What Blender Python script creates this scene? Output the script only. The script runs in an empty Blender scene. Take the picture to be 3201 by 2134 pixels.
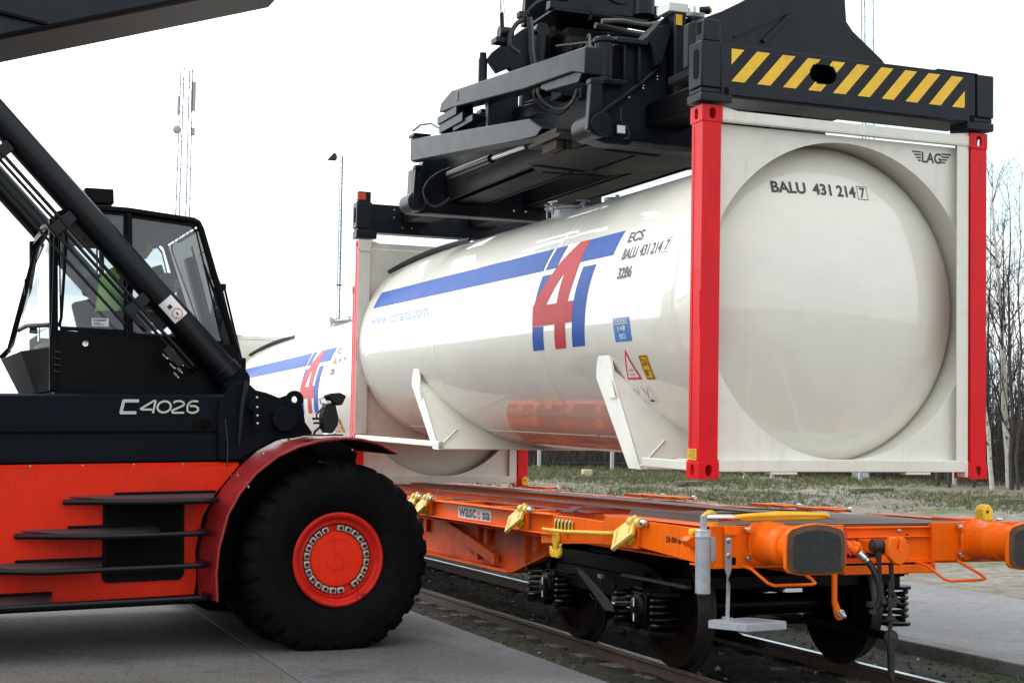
import bpy, bmesh, math, random
from mathutils import Matrix, Vector, Euler
rad = math.radians
S = bpy.context.scene
COL = S.collection
random.seed(7)

# ------------------------------------------------------------------ camera, sky, sun, exposure
def rotZXY(a, b, c):
    return Matrix.Rotation(a, 4, 'Z') @ Matrix.Rotation(b, 4, 'X') @ Matrix.Rotation(c, 4, 'Y')

cd = bpy.data.cameras.new('camera')
cam = bpy.data.objects.new('camera', cd)
COL.objects.link(cam)
cd.sensor_width = 36.0
cd.lens = 50.29
cd.clip_end = 3000
cam.matrix_world = Matrix.Translation((-6.0731, -7.8308, 1.6661)) @ rotZXY(rad(-21.5097), rad(4.2635), rad(-0.6796)) @ Matrix.Rotation(rad(90), 4, 'X')
S.camera = cam
S.view_settings.view_transform = 'Standard'
S.view_settings.look = 'None'
S.view_settings.exposure = 0.60
S.view_settings.gamma = 1.0

SUN_AZ, SUN_EL = rad(325), rad(50)       # azimuth clockwise from +Y; the sun stands beyond the machine to the left, veiled by cloud
W = bpy.data.worlds.new('World')
S.world = W
W.use_nodes = True
nt = W.node_tree
nt.nodes.clear()
def N(tree, kind, **kw):
    n = tree.nodes.new(kind)
    for k_, v_ in kw.items(): setattr(n, k_, v_)
    return n
out = N(nt, 'ShaderNodeOutputWorld')
bg = N(nt, 'ShaderNodeBackground')
sky = N(nt, 'ShaderNodeTexSky')
sky.sky_type = 'NISHITA'; sky.sun_disc = False
sky.sun_elevation = SUN_EL; sky.sun_rotation = SUN_AZ
sky.air_density = 1.0; sky.dust_density = 2.0
bg.inputs['Strength'].default_value = 0.12
tc = N(nt, 'ShaderNodeTexCoord')
sep = N(nt, 'ShaderNodeSeparateXYZ'); nt.links.new(tc.outputs['Generated'], sep.inputs[0])
zz = N(nt, 'ShaderNodeMath', operation='MAXIMUM'); zz.inputs[1].default_value = 0.0
nt.links.new(sep.outputs['Z'], zz.inputs[0])
za = N(nt, 'ShaderNodeMath', operation='ADD'); za.inputs[1].default_value = 0.16
nt.links.new(zz.outputs[0], za.inputs[0])
dx = N(nt, 'ShaderNodeMath', operation='DIVIDE'); nt.links.new(sep.outputs['X'], dx.inputs[0]); nt.links.new(za.outputs[0], dx.inputs[1])
dy = N(nt, 'ShaderNodeMath', operation='DIVIDE'); nt.links.new(sep.outputs['Y'], dy.inputs[0]); nt.links.new(za.outputs[0], dy.inputs[1])
cmb = N(nt, 'ShaderNodeCombineXYZ'); nt.links.new(dx.outputs[0], cmb.inputs[0]); nt.links.new(dy.outputs[0], cmb.inputs[1])
noi = N(nt, 'ShaderNodeTexNoise'); noi.inputs['Scale'].default_value = 0.62; noi.inputs['Detail'].default_value = 6; noi.inputs['Roughness'].default_value = 0.55; noi.inputs['Distortion'].default_value = 0.4
nt.links.new(cmb.outputs[0], noi.inputs['Vector'])
cr = N(nt, 'ShaderNodeValToRGB')
cr.color_ramp.elements[0].position = 0.38; cr.color_ramp.elements[0].color = (0, 0, 0, 1)
cr.color_ramp.elements[1].position = 0.56; cr.color_ramp.elements[1].color = (1, 1, 1, 1)
nt.links.new(noi.outputs['Fac'], cr.inputs[0])
# cloud brightness: brighter low in the west and north-west, thinner overhead
noi2 = N(nt, 'ShaderNodeTexNoise'); noi2.inputs['Scale'].default_value = 1.1; noi2.inputs['Detail'].default_value = 5
nt.links.new(cmb.outputs[0], noi2.inputs['Vector'])
dot = N(nt, 'ShaderNodeVectorMath', operation='DOT_PRODUCT')
nt.links.new(tc.outputs['Generated'], dot.inputs[0]); dot.inputs[1].default_value = (-0.52, 0.74, 0.42)
mr = N(nt, 'ShaderNodeMapRange'); nt.links.new(dot.outputs['Value'], mr.inputs['Value'])
mr.inputs['From Min'].default_value = 0.35; mr.inputs['From Max'].default_value = 0.95
mr.inputs['To Min'].default_value = 0.0; mr.inputs['To Max'].default_value = 11.0
mr2 = N(nt, 'ShaderNodeMapRange'); nt.links.new(noi2.outputs['Fac'], mr2.inputs['Value'])
mr2.inputs['From Min'].default_value = 0.3; mr2.inputs['From Max'].default_value = 0.7
mr2.inputs['To Min'].default_value = 6.6; mr2.inputs['To Max'].default_value = 10.5
adb = N(nt, 'ShaderNodeMath', operation='ADD'); nt.links.new(mr.outputs[0], adb.inputs[0]); nt.links.new(mr2.outputs[0], adb.inputs[1])
ccl = N(nt, 'ShaderNodeVectorMath', operation='SCALE'); ccl.inputs[0].default_value = (0.985, 0.992, 1.0)
nt.links.new(adb.outputs[0], ccl.inputs['Scale'])
# thin cloud gaps: the clear sky, itself veiled with haze
hz = N(nt, 'ShaderNodeMixRGB'); hz.inputs['Fac'].default_value = 0.90; hz.inputs[2].default_value = (6.0, 7.5, 7.8, 1)
nt.links.new(sky.outputs[0], hz.inputs[1])
mx = N(nt, 'ShaderNodeMixRGB'); nt.links.new(cr.outputs[0], mx.inputs['Fac'])
nt.links.new(hz.outputs[0], mx.inputs[1]); nt.links.new(ccl.outputs[0], mx.inputs[2])
# the low southern sky is heavier and darker than the rest
lz = N(nt, 'ShaderNodeMapRange'); nt.links.new(sep.outputs['Z'], lz.inputs['Value']); lz.interpolation_type = 'SMOOTHSTEP'
lz.inputs['From Min'].default_value = 0.02; lz.inputs['From Max'].default_value = 0.55; lz.inputs['To Min'].default_value = 0.06; lz.inputs['To Max'].default_value = 0.0
ly = N(nt, 'ShaderNodeMapRange'); nt.links.new(sep.outputs['Y'], ly.inputs['Value']); ly.interpolation_type = 'SMOOTHSTEP'
ly.inputs['From Min'].default_value = -0.45; ly.inputs['From Max'].default_value = 0.35; ly.inputs['To Min'].default_value = 1.0; ly.inputs['To Max'].default_value = 0.0
lm = N(nt, 'ShaderNodeMath', operation='MULTIPLY'); nt.links.new(lz.outputs[0], lm.inputs[0]); nt.links.new(ly.outputs[0], lm.inputs[1])
li = N(nt, 'ShaderNodeMath', operation='SUBTRACT'); li.inputs[0].default_value = 1.0; nt.links.new(lm.outputs[0], li.inputs[1])
fin = N(nt, 'ShaderNodeVectorMath', operation='SCALE'); nt.links.new(mx.outputs[0], fin.inputs[0]); nt.links.new(li.outputs[0], fin.inputs['Scale'])
nt.links.new(fin.outputs[0], bg.inputs['Color'])
nt.links.new(bg.outputs[0], out.inputs['Surface'])

sl = bpy.data.lights.new('sun', 'SUN')
sl.energy = 1.2; sl.angle = rad(22); sl.color = (1.0, 0.97, 0.92)
sun = bpy.data.objects.new('sun', sl); COL.objects.link(sun)
sd = Vector((math.sin(SUN_AZ) * math.cos(SUN_EL), math.cos(SUN_AZ) * math.cos(SUN_EL), math.sin(SUN_EL)))
sun.rotation_euler = sd.to_track_quat('Z', 'Y').to_euler()
sun.location = (0, 0, 30)

# ------------------------------------------------------------------ materials
MATS = {}
def mat(name, col, rough=0.5, metal=0.0, coat=0.0, var=0.12, scale=3.0, bump=0.0, bscale=60.0, spec=0.5, tint=None, tintamt=0.0, tscale=1.5, tsharp=(0.45, 0.7), coatrough=0.05, streak=None, chip=None):
    if name in MATS: return MATS[name]
    m = bpy.data.materials.new(name); m.use_nodes = True
    t = m.node_tree; b = t.nodes['Principled BSDF']
    b.inputs['Roughness'].default_value = rough; b.inputs['Metallic'].default_value = metal
    b.inputs['Coat Weight'].default_value = coat; b.inputs['Coat Roughness'].default_value = coatrough
    b.inputs['Specular IOR Level'].default_value = spec
    co = N(t, 'ShaderNodeTexCoord')
    n1 = N(t, 'ShaderNodeTexNoise'); n1.inputs['Scale'].default_value = scale; n1.inputs['Detail'].default_value = 6; n1.inputs['Roughness'].default_value = 0.6
    t.links.new(co.outputs['Object'], n1.inputs['Vector'])
    r = N(t, 'ShaderNodeMapRange'); t.links.new(n1.outputs['Fac'], r.inputs['Value'])
    r.inputs['From Min'].default_value = 0.3; r.inputs['From Max'].default_value = 0.7
    r.inputs['To Min'].default_value = 1 - var; r.inputs['To Max'].default_value = 1 + var
    mu = N(t, 'ShaderNodeVectorMath', operation='SCALE'); mu.inputs[0].default_value = col[:3]
    t.links.new(r.outputs[0], mu.inputs['Scale'])
    last = mu.outputs[0]
    if tint:
        n2 = N(t, 'ShaderNodeTexNoise'); n2.inputs['Scale'].default_value = tscale; n2.inputs['Detail'].default_value = 8; n2.inputs['Roughness'].default_value = 0.65
        t.links.new(co.outputs['Object'], n2.inputs['Vector'])
        r2 = N(t, 'ShaderNodeMapRange'); t.links.new(n2.outputs['Fac'], r2.inputs['Value'])
        r2.inputs['From Min'].default_value = tsharp[0]; r2.inputs['From Max'].default_value = tsharp[1]
        r2.inputs['To Min'].default_value = 0; r2.inputs['To Max'].default_value = tintamt
        mm = N(t, 'ShaderNodeMixRGB'); t.links.new(r2.outputs[0], mm.inputs['Fac'])
        t.links.new(last, mm.inputs[1]); mm.inputs[2].default_value = (*tint, 1)
        last = mm.outputs[0]
    if streak:            # run-off marks: noise drawn out along the vertical
        mp = N(t, 'ShaderNodeMapping'); mp.inputs['Scale'].default_value = (11, 11, .8); t.links.new(co.outputs['Object'], mp.inputs['Vector'])
        n4 = N(t, 'ShaderNodeTexNoise'); n4.inputs['Scale'].default_value = 1.6; n4.inputs['Detail'].default_value = 7; n4.inputs['Roughness'].default_value = 0.7; t.links.new(mp.outputs[0], n4.inputs['Vector'])
        r4 = N(t, 'ShaderNodeMapRange'); t.links.new(n4.outputs['Fac'], r4.inputs['Value']); r4.inputs['From Min'].default_value = .52; r4.inputs['From Max'].default_value = .78; r4.inputs['To Max'].default_value = streak[1]
        m4 = N(t, 'ShaderNodeMixRGB'); t.links.new(r4.outputs[0], m4.inputs['Fac']); t.links.new(last, m4.inputs[1]); m4.inputs[2].default_value = (*streak[0], 1); last = m4.outputs[0]
    if chip:              # small chips and scratches
        n5 = N(t, 'ShaderNodeTexNoise'); n5.inputs['Scale'].default_value = chip[2]; n5.inputs['Detail'].default_value = 5; n5.inputs['Roughness'].default_value = 0.75; t.links.new(co.outputs['Object'], n5.inputs['Vector'])
        r5 = N(t, 'ShaderNodeMapRange'); t.links.new(n5.outputs['Fac'], r5.inputs['Value']); r5.inputs['From Min'].default_value = chip[3]; r5.inputs['From Max'].default_value = chip[3] + .02; r5.inputs['To Max'].default_value = chip[1]
        m5 = N(t, 'ShaderNodeMixRGB'); t.links.new(r5.outputs[0], m5.inputs['Fac']); t.links.new(last, m5.inputs[1]); m5.inputs[2].default_value = (*chip[0], 1); last = m5.outputs[0]
    t.links.new(last, b.inputs['Base Color'])
    rr = N(t, 'ShaderNodeMapRange'); t.links.new(n1.outputs['Fac'], rr.inputs['Value'])
    rr.inputs['To Min'].default_value = max(0.02, rough - 0.08); rr.inputs['To Max'].default_value = min(1, rough + 0.1)
    t.links.new(rr.outputs[0], b.inputs['Roughness'])
    if bump:
        n3 = N(t, 'ShaderNodeTexNoise'); n3.inputs['Scale'].default_value = bscale; n3.inputs['Detail'].default_value = 4
        t.links.new(co.outputs['Object'], n3.inputs['Vector'])
        bp = N(t, 'ShaderNodeBump'); bp.inputs['Strength'].default_value = 1.0; bp.inputs['Distance'].default_value = bump
        t.links.new(n3.outputs['Fac'], bp.inputs['Height']); t.links.new(bp.outputs[0], b.inputs['Normal'])
        if coat: t.links.new(bp.outputs[0], b.inputs['Coat Normal'])
    MATS[name] = m
    return m

CREAM = mat('cream_paint', (0.77, 0.745, 0.67), 0.38, coat=0.75, var=0.025, scale=1.2, bump=0.0022, bscale=1.3, coatrough=0.035, tint=(0.56, 0.52, 0.44), tintamt=0.25, tscale=2.6, tsharp=(0.50, 0.80), streak=((0.44, 0.40, 0.33), 0.10))
CREAM.node_tree.nodes['Principled BSDF'].inputs['Coat IOR'].default_value = 1.75
CREAMF = mat('cream_frame_paint', (0.76, 0.74, 0.67), 0.4, coat=0.25, var=0.05, scale=4, tint=(0.40, 0.35, 0.27), tintamt=0.35, tscale=5, tsharp=(0.55, 0.85), streak=((0.36, 0.32, 0.25), 0.22))
POST = mat('post_red', (0.70, 0.006, 0.012), 0.38, spec=0.20, coat=0.12, var=0.08, scale=5, tint=(0.30, 0.02, 0.02), tintamt=0.5, tscale=6, tsharp=(0.6, 0.8), streak=((0.30, 0.012, 0.014), 0.5), chip=((0.16, 0.05, 0.04), 0.6, 26, 0.70))
INK = mat('ink_dark', (0.035, 0.04, 0.045), 0.4, var=0.02)
DBLUE = mat('decal_blue', (0.003, 0.070, 0.36), 0.42, spec=0.16, coat=0.04, var=0.04)
DRED = mat('decal_red', (0.52, 0.018, 0.03), 0.42, spec=0.16, coat=0.04, var=0.04)
DPALE = mat('decal_pale_blue', (0.16, 0.28, 0.58), 0.35, coat=0.3, var=0.03)
SBLUE = mat('sticker_blue', (0.015, 0.16, 0.50), 0.35, coat=0.4, var=0.03)
SWHITE = mat('sticker_white', (0.74, 0.74, 0.74), 0.4, var=0.04)
SRED = mat('sticker_red', (0.70, 0.02, 0.02), 0.4, var=0.04)
SYEL = mat('sticker_yellow', (0.78, 0.42, 0.015), 0.4, var=0.05)
SBLK = mat('sticker_black', (0.015, 0.012, 0.01), 0.5, var=0.05)
SPR = mat('spreader_black', (0.0070, 0.0100, 0.0170), 0.38, var=0.2, scale=4, spec=0.24, tint=(0.022, 0.022, 0.022), tintamt=0.40, tscale=3.5, tsharp=(0.52, 0.85), streak=((0.030, 0.027, 0.024), 0.45), chip=((0.075, 0.065, 0.055), 0.7, 22, 0.685))
SPRG = mat('spreader_grey_plate', (0.034, 0.032, 0.031), 0.5, spec=0.15, var=0.2, scale=5, tint=(0.09, 0.06, 0.035), tintamt=0.5, tscale=5)  # grey-brown also carries reflected light on the boom and belly undersides
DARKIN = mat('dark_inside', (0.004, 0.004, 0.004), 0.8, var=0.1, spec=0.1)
RUSTY = mat('rusty_steel', (0.030, 0.018, 0.012), 0.75, var=0.3, scale=14, tint=(0.012, 0.012, 0.012), tintamt=0.8, tscale=12)
CHBLK = mat('chassis_black', (0.0040, 0.0062, 0.0105), 0.5, spec=0.07, var=0.12, scale=2.5, bump=0.0006, bscale=220, tint=(0.011, 0.011, 0.013), tintamt=0.3, tscale=3, tsharp=(0.55, 0.9), streak=((0.011, 0.011, 0.012), 0.35), chip=((0.03, 0.03, 0.03), 0.4, 30, 0.72))
CABBLK = mat('cab_black', (0.0016, 0.0022, 0.0030), 0.45, spec=0.10, var=0.1, bump=0.0004, bscale=300)
CYLBLK = mat('cylinder_black', (0.003, 0.0042, 0.0066), 0.33, spec=0.28, var=0.15, bump=0.0005, bscale=90)
RUBBER = mat('tyre_rubber', (0.0042, 0.0045, 0.0050), 0.72, var=0.3, scale=7, bump=0.003, bscale=26, spec=0.06, tint=(0.010, 0.010, 0.0095), tintamt=0.5, tscale=6)
HOSE = mat('hose_black', (0.012, 0.013, 0.016), 0.4, var=0.1)
HOSEG = mat('hose_grey', (0.07, 0.07, 0.07), 0.45, var=0.15)
STRED = mat('stacker_red', (0.74, 0.024, 0.005), 0.42, spec=0.14, coat=0.03, var=0.10, scale=2.2, bump=0.0015, bscale=14, tint=(0.34, 0.025, 0.012), tintamt=0.55, tscale=1.6, tsharp=(0.5, 0.85), streak=((0.28, 0.03, 0.02), 0.45), chip=((0.06, 0.03, 0.025), 0.7, 24, 0.705))
RIMRED = mat('rim_red', (0.62, 0.022, 0.012), 0.45, spec=0.2, var=0.15, scale=8, tint=(0.012, 0.008, 0.008), tintamt=0.95, tscale=6, tsharp=(0.60, 0.65), chip=((0.04, 0.015, 0.015), 0.7, 30, 0.64))
HUBRED = mat('hub_red', (0.85, 0.030, 0.006), 0.4, spec=0.15, var=0.06, scale=6, streak=((0.35, 0.02, 0.012), 0.4), chip=((0.10, 0.02, 0.015), 0.6, 28, 0.67))
FENDR = mat('fender_red', (0.30, 0.014, 0.016), 0.45, coat=0.05, var=0.12, scale=5, tint=(0.10, 0.01, 0.012), tintamt=0.7, tscale=4, tsharp=(0.55, 0.8))
CHROME = mat('bright_steel', (0.62, 0.62, 0.60), 0.22, metal=1.0, var=0.1, scale=20)
CLAMP = mat('clamp_steel', (0.50, 0.48, 0.43), 0.35, metal=0.35, var=0.25, scale=30)
GALV = mat('galvanised_steel', (0.36, 0.38, 0.41), 0.45, metal=0.35, var=0.12, scale=18, bump=0.0006, bscale=150)
TREAD = mat('step_tread_plate', (0.06, 0.055, 0.06), 0.55, metal=0.3, var=0.25, scale=40, bump=0.003, bscale=120)
ORANGE = mat('wagon_orange', (0.92, 0.145, 0.003), 0.40, spec=0.16, coat=0.08, var=0.07, scale=3, tint=(0.50, 0.075, 0.01), tintamt=0.6, tscale=2.2, tsharp=(0.52, 0.85), streak=((0.36, 0.07, 0.02), 0.45), chip=((0.12, 0.045, 0.025), 0.75, 26, 0.675))
ORANGED = mat('wagon_orange_dirty', (0.74, 0.100, 0.006), 0.55, spec=0.15, var=0.15, scale=4, tint=(0.24, 0.05, 0.02), tintamt=0.75, tscale=3, tsharp=(0.45, 0.7), streak=((0.14, 0.04, 0.02), 0.6), chip=((0.08, 0.04, 0.025), 0.7, 22, 0.66))
DECK = mat('deck_red_brown', (0.135, 0.052, 0.040), 0.55, var=0.18, scale=6, tint=(0.20, 0.13, 0.11), tintamt=0.6, tscale=5, tsharp=(0.45, 0.75))
DECKG = mat('deck_grey_edge', (0.17, 0.165, 0.15), 0.6, var=0.15, scale=9, tint=(0.1, 0.06, 0.05), tintamt=0.5, tscale=5)
BUFF = mat('buffer_grease', (0.008, 0.0105, 0.012), 0.5, var=0.4, scale=9, bump=0.003, bscale=30, tint=(0.06, 0.035, 0.02), tintamt=0.5, tscale=8, tsharp=(0.5, 0.7))
BUFFR = mat('buffer_rust_edge', (0.09, 0.04, 0.015), 0.65, var=0.4, scale=14)
BOGIE = mat('bogie_black', (0.0014, 0.0014, 0.0017), 0.34, var=0.2, scale=9, spec=0.12)
WHEELR = mat('wheel_rust', (0.011, 0.005, 0.0035), 0.8, spec=0.08, var=0.3, scale=12)
TREADW = mat('wheel_tread_steel', (0.035, 0.033, 0.031), 0.45, metal=0.6, var=0.2, scale=20)
YEL = mat('yellow_paint', (0.86, 0.50, 0.015), 0.42, coat=0.1, chip=((0.10, 0.06, 0.02), 0.7, 30, 0.66), var=0.08, scale=8, tint=(0.45, 0.20, 0.02), tintamt=0.5, tscale=9, tsharp=(0.55, 0.8))
YELP = mat('pale_yellow_paint', (0.80, 0.56, 0.12), 0.45, var=0.10, scale=12, tint=(0.45, 0.25, 0.05), tintamt=0.5, tscale=14, tsharp=(0.55, 0.8))
RAILTOP = mat('rail_top_steel', (0.55, 0.56, 0.58), 0.16, metal=1.0, var=0.1, scale=12)
RAILSIDE = mat('rail_side_rust', (0.075, 0.045, 0.035), 0.7, var=0.3, scale=10)
WOOD = mat('weathered_wood', (0.13, 0.11, 0.095), 0.8, var=0.3, scale=9)
PALEBLOCK = mat('pale_block', (0.48, 0.43, 0.28), 0.8, var=0.2, scale=20)
BIRCH = mat('birch_bark', (0.50, 0.47, 0.42), 0.7, var=0.2, scale=6, tint=(0.03, 0.027, 0.025), tintamt=0.95, tscale=4.5, tsharp=(0.56, 0.62))
BARK = mat('dark_bark', (0.055, 0.048, 0.042), 0.85, var=0.3, scale=8)
TWIG = mat('twig_brown', (0.040, 0.033, 0.032), 0.85, var=0.3, scale=3)
MAST = mat('mast_steel', (0.05, 0.06, 0.13), 0.6, metal=0.0, var=0.1)
CONC = mat('post_concrete', (0.42, 0.42, 0.43), 0.8, var=0.12, scale=12)
SKIN = mat('skin', (0.46, 0.25, 0.19), 0.5, var=0.06, scale=20)
HAIR = mat('hair_grey_brown', (0.10, 0.085, 0.075), 0.7, var=0.3, scale=60)
HIVIS = mat('hi_vis_green', (0.30, 0.72, 0.03), 0.6, var=0.08)
CLOTH = mat('dark_work_cloth', (0.02, 0.024, 0.035), 0.8, var=0.2, scale=20)
SEAT = mat('seat_fabric', (0.01, 0.01, 0.011), 0.85, var=0.15)
MUDF = mat('lamp_lens', (0.75, 0.78, 0.80), 0.12, var=0.05, coat=0.5)
LAMPOR = mat('lamp_orange_red', (0.65, 0.07, 0.02), 0.3, var=0.05)
REDH = mat('red_handle', (0.55, 0.01, 0.02), 0.4, var=0.05)
TEXTG = mat('pale_grey_letters', (0.52, 0.53, 0.50), 0.5, var=0.05)

def glass_mat():
    m = bpy.data.materials.new('cab_glass'); m.use_nodes = True
    t = m.node_tree; t.nodes.clear()
    o = N(t, 'ShaderNodeOutputMaterial'); mxs = N(t, 'ShaderNodeMixShader')
    tr = N(t, 'ShaderNodeBsdfTransparent'); tr.inputs[0].default_value = (0.80, 0.84, 0.86, 1)
    gl = N(t, 'ShaderNodeBsdfGlossy'); gl.inputs['Roughness'].default_value = 0.03; gl.inputs[0].default_value = (0.9, 0.95, 1, 1)
    df = N(t, 'ShaderNodeBsdfDiffuse'); df.inputs[0].default_value = (0.42, 0.43, 0.45, 1)
    fr = N(t, 'ShaderNodeFresnel'); fr.inputs[0].default_value = 1.5
    mx2 = N(t, 'ShaderNodeMixShader'); mx2.inputs[0].default_value = 0.20  # grey diffuse share paints a haze over the dark interior
    t.links.new(tr.outputs[0], mx2.inputs[1]); t.links.new(df.outputs[0], mx2.inputs[2])
    t.links.new(fr.outputs[0], mxs.inputs[0]); t.links.new(mx2.outputs[0], mxs.inputs[1]); t.links.new(gl.outputs[0], mxs.inputs[2])
    t.links.new(mxs.outputs[0], o.inputs[0])
    return m
GLASS = glass_mat()

# ------------------------------------------------------------------ mesh helpers
class MB:
    def __init__(s): s.v = []; s.f = []; s.m = []
    def add(s, vs, fs, mi=0):
        o = len(s.v); s.v += [tuple(p) for p in vs]
        for f in fs: s.f.append(tuple(i + o for i in f)); s.m.append(mi)
        return s
    def box(s, x0, x1, y0, y1, z0, z1, mi=0):
        x0, x1 = sorted((x0, x1)); y0, y1 = sorted((y0, y1)); z0, z1 = sorted((z0, z1))
        return s.add([(x, y, z) for x in (x0, x1) for y in (y0, y1) for z in (z0, z1)],
                     [(0, 1, 3, 2), (4, 6, 7, 5), (0, 4, 5, 1), (2, 3, 7, 6), (0, 2, 6, 4), (1, 5, 7, 3)], mi)
    def prism(s, pts, ax, a, b, mi=0):       # 2-D outline extruded along an axis
        a, b = sorted((a, b))
        n = len(pts)
        ar = sum(pts[i][0] * pts[(i + 1) % n][1] - pts[(i + 1) % n][0] * pts[i][1] for i in range(n))
        pts = list(pts) if ar > 0 else list(pts)[::-1]
        def P(p, t): return (t, p[0], p[1]) if ax == 0 else (p[0], t, p[1]) if ax == 1 else (p[0], p[1], t)
        vs = [P(p, a) for p in pts] + [P(p, b) for p in pts]
        fs = [tuple(range(n)), tuple(range(2 * n - 1, n - 1, -1))] + [(i, i + n, (i + 1) % n + n, (i + 1) % n) for i in range(n)]
        if ax in (0, 2): fs = [f[::-1] for f in fs]
        return s.add(vs, fs, mi)
    def quad(s, a, b, c, d, mi=0): return s.add([a, b, c, d], [(0, 1, 2, 3)], mi)
    def tube(s, path, r, n=8, mi=0, cap=True):
        P = [Vector(p) for p in path]; k = len(P)
        rs = r if isinstance(r, (list, tuple)) else [r] * k
        T = []
        for i in range(k):
            d = (P[min(i + 1, k - 1)] - P[max(i - 1, 0)]); T.append(d.normalized() if d.length > 1e-9 else Vector((0, 0, 1)))
        u = T[0].orthogonal().normalized(); vs = []
        for i in range(k):
            if i: u = (u - T[i] * u.dot(T[i])).normalized()
            w = T[i].cross(u)
            for j in range(n):
                a = 2 * math.pi * j / n; vs.append(P[i] + (u * math.cos(a) + w * math.sin(a)) * rs[i])
        fs = [(i * n + j, i * n + (j + 1) % n, (i + 1) * n + (j + 1) % n, (i + 1) * n + j) for i in range(k - 1) for j in range(n)]
        if cap: fs += [tuple(range(n - 1, -1, -1)), tuple(range((k - 1) * n, k * n))]
        return s.add(vs, fs, mi)
    def cyl(s, p0, p1, r0, r1=None, n=24, mi=0): return s.tube([p0, p1], [r0, r0 if r1 is None else r1], n, mi)
    def beam(s, p0, p1, w, h, up=(0, 0, 1), mi=0, w1=None, h1=None):
        p0 = Vector(p0); p1 = Vector(p1); d = (p1 - p0).normalized(); sd_ = d.cross(Vector(up)).normalized(); u = sd_.cross(d)
        w1 = w if w1 is None else w1; h1 = h if h1 is None else h1
        vs = []
        for p, ww, hh in ((p0, w, h), (p1, w1, h1)):
            for a, b in ((-1, -1), (1, -1), (1, 1), (-1, 1)): vs.append(p + sd_ * a * ww / 2 + u * b * hh / 2)
        return s.add(vs, [(0, 1, 2, 3), (7, 6, 5, 4), (0, 4, 5, 1), (1, 5, 6, 2), (2, 6, 7, 3), (3, 7, 4, 0)], mi)
    def lathe(s, prof, c, ax, n=64, mi=0, mis=None, closed=False):   # prof: (radius, position along the axis)
        vs = []; c = Vector(c)
        for r, a in prof:
            for j in range(n):
                t = 2 * math.pi * j / n; q, w = r * math.cos(t), r * math.sin(t)
                vs.append(c + (Vector((a, q, w)) if ax == 0 else Vector((w, a, q)) if ax == 1 else Vector((q, w, a))))
        k = len(prof); o = len(s.v); s.v += [tuple(p) for p in vs]
        for i in range(k - 1):
            for j in range(n):
                s.f.append((o + i * n + j, o + i * n + (j + 1) % n, o + (i + 1) * n + (j + 1) % n, o + (i + 1) * n + j)); s.m.append(mis[i] if mis else mi)
        return s
    def plate_hole(s, outer, hole, ax, t0, t1, mi=0, wall=None):    # outer and hole: same number of 2-D points, matched by angle
        n = len(outer)
        def P(p, t): return (t, p[0], p[1]) if ax == 0 else (p[0], t, p[1]) if ax == 1 else (p[0], p[1], t)
        vs = [P(p, t) for t in (t0, t1) for ring in (outer, hole) for p in ring]
        fs = []
        for i in range(n):
            j = (i + 1) % n
            fs += [(i, j, n + j, n + i), (2 * n + i, 3 * n + i, 3 * n + j, 2 * n + j), (i, 2 * n + i, 2 * n + j, j)]
        s.add(vs, fs, mi)
        return s.add(vs, [(n + i, n + (i + 1) % n, 3 * n + (i + 1) % n, 3 * n + i) for i in range(n)], mi if wall is None else wall)

def stadium(cx, cy, hw, hh, n=24):
    pts = []
    for i in range(n):
        a = 2 * math.pi * (i + 0.5) / n; c_, s_ = math.cos(a), math.sin(a)
        if hh >= hw: pts.append((cx + hw * c_, cy + hw * s_ + (hh - hw) * (1 if s_ > 0 else -1)))
        else: pts.append((cx + hh * c_ + (hw - hh) * (1 if c_ > 0 else -1), cy + hh * s_))
    return pts
def rect_ring(x0, x1, y0, y1, cx, cy, hw, hh, n=24):
    out_ = []
    for i in range(n):
        a = 2 * math.pi * (i + 0.5) / n; c_, s_ = math.cos(a), math.sin(a)
        t = min(((x1 - cx) / c_ if c_ > 0 else (x0 - cx) / c_), ((y1 - cy) / s_ if s_ > 0 else (y0 - cy) / s_))
        out_.append((cx + t * c_, cy + t * s_))
    for (X, Y) in ((x0, y0), (x1, y0), (x0, y1), (x1, y1)):
        i = min(range(n), key=lambda i: (out_[i][0] - X) ** 2 + (out_[i][1] - Y) ** 2); out_[i] = (X, Y)
    return out_

def build(mb, name, mats, parent=None, bevel=0.0, smooth=True, angle=35, seg=2, mw=None):
    me = bpy.data.meshes.new(name)
    me.from_pydata(mb.v, [], mb.f); me.validate(verbose=False)
    if len(me.polygons) == len(mb.m): me.polygons.foreach_set('material_index', mb.m)
    for m in (mats if isinstance(mats, (list, tuple)) else [mats]): me.materials.append(m)
    me.update()
    if smooth:
        me.polygons.foreach_set('use_smooth', [True] * len(me.polygons)); me.set_sharp_from_angle(angle=rad(angle))
    o = bpy.data.objects.new(name, me); COL.objects.link(o)
    if parent: o.parent = parent
    if mw is not None: o.matrix_world = mw
    if bevel:
        b = o.modifiers.new('bevel', 'BEVEL'); b.width = bevel; b.segments = seg; b.limit_method = 'ANGLE'; b.angle_limit = rad(40)
        b.harden_normals = False
    return o
def tag(o, label=None, cat=None, group=None, kind=None):
    if label: o['label'] = label
    if cat: o['category'] = cat
    if group: o['group'] = group
    if kind: o['kind'] = kind
    return o
def empty(name, M, label, cat, group=None):
    o = bpy.data.objects.new(name, None); COL.objects.link(o); o.empty_display_size = 0.2
    o.matrix_world = M; return tag(o, label, cat, group)
def copy_tree(o, parent=None, skip=()):
    c = o.copy(); COL.objects.link(c)
    if parent: c.parent = parent
    for ch in list(o.children):
        if ch.name.split('.')[0] in skip: continue
        copy_tree(ch, c, skip)
    return c

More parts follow.
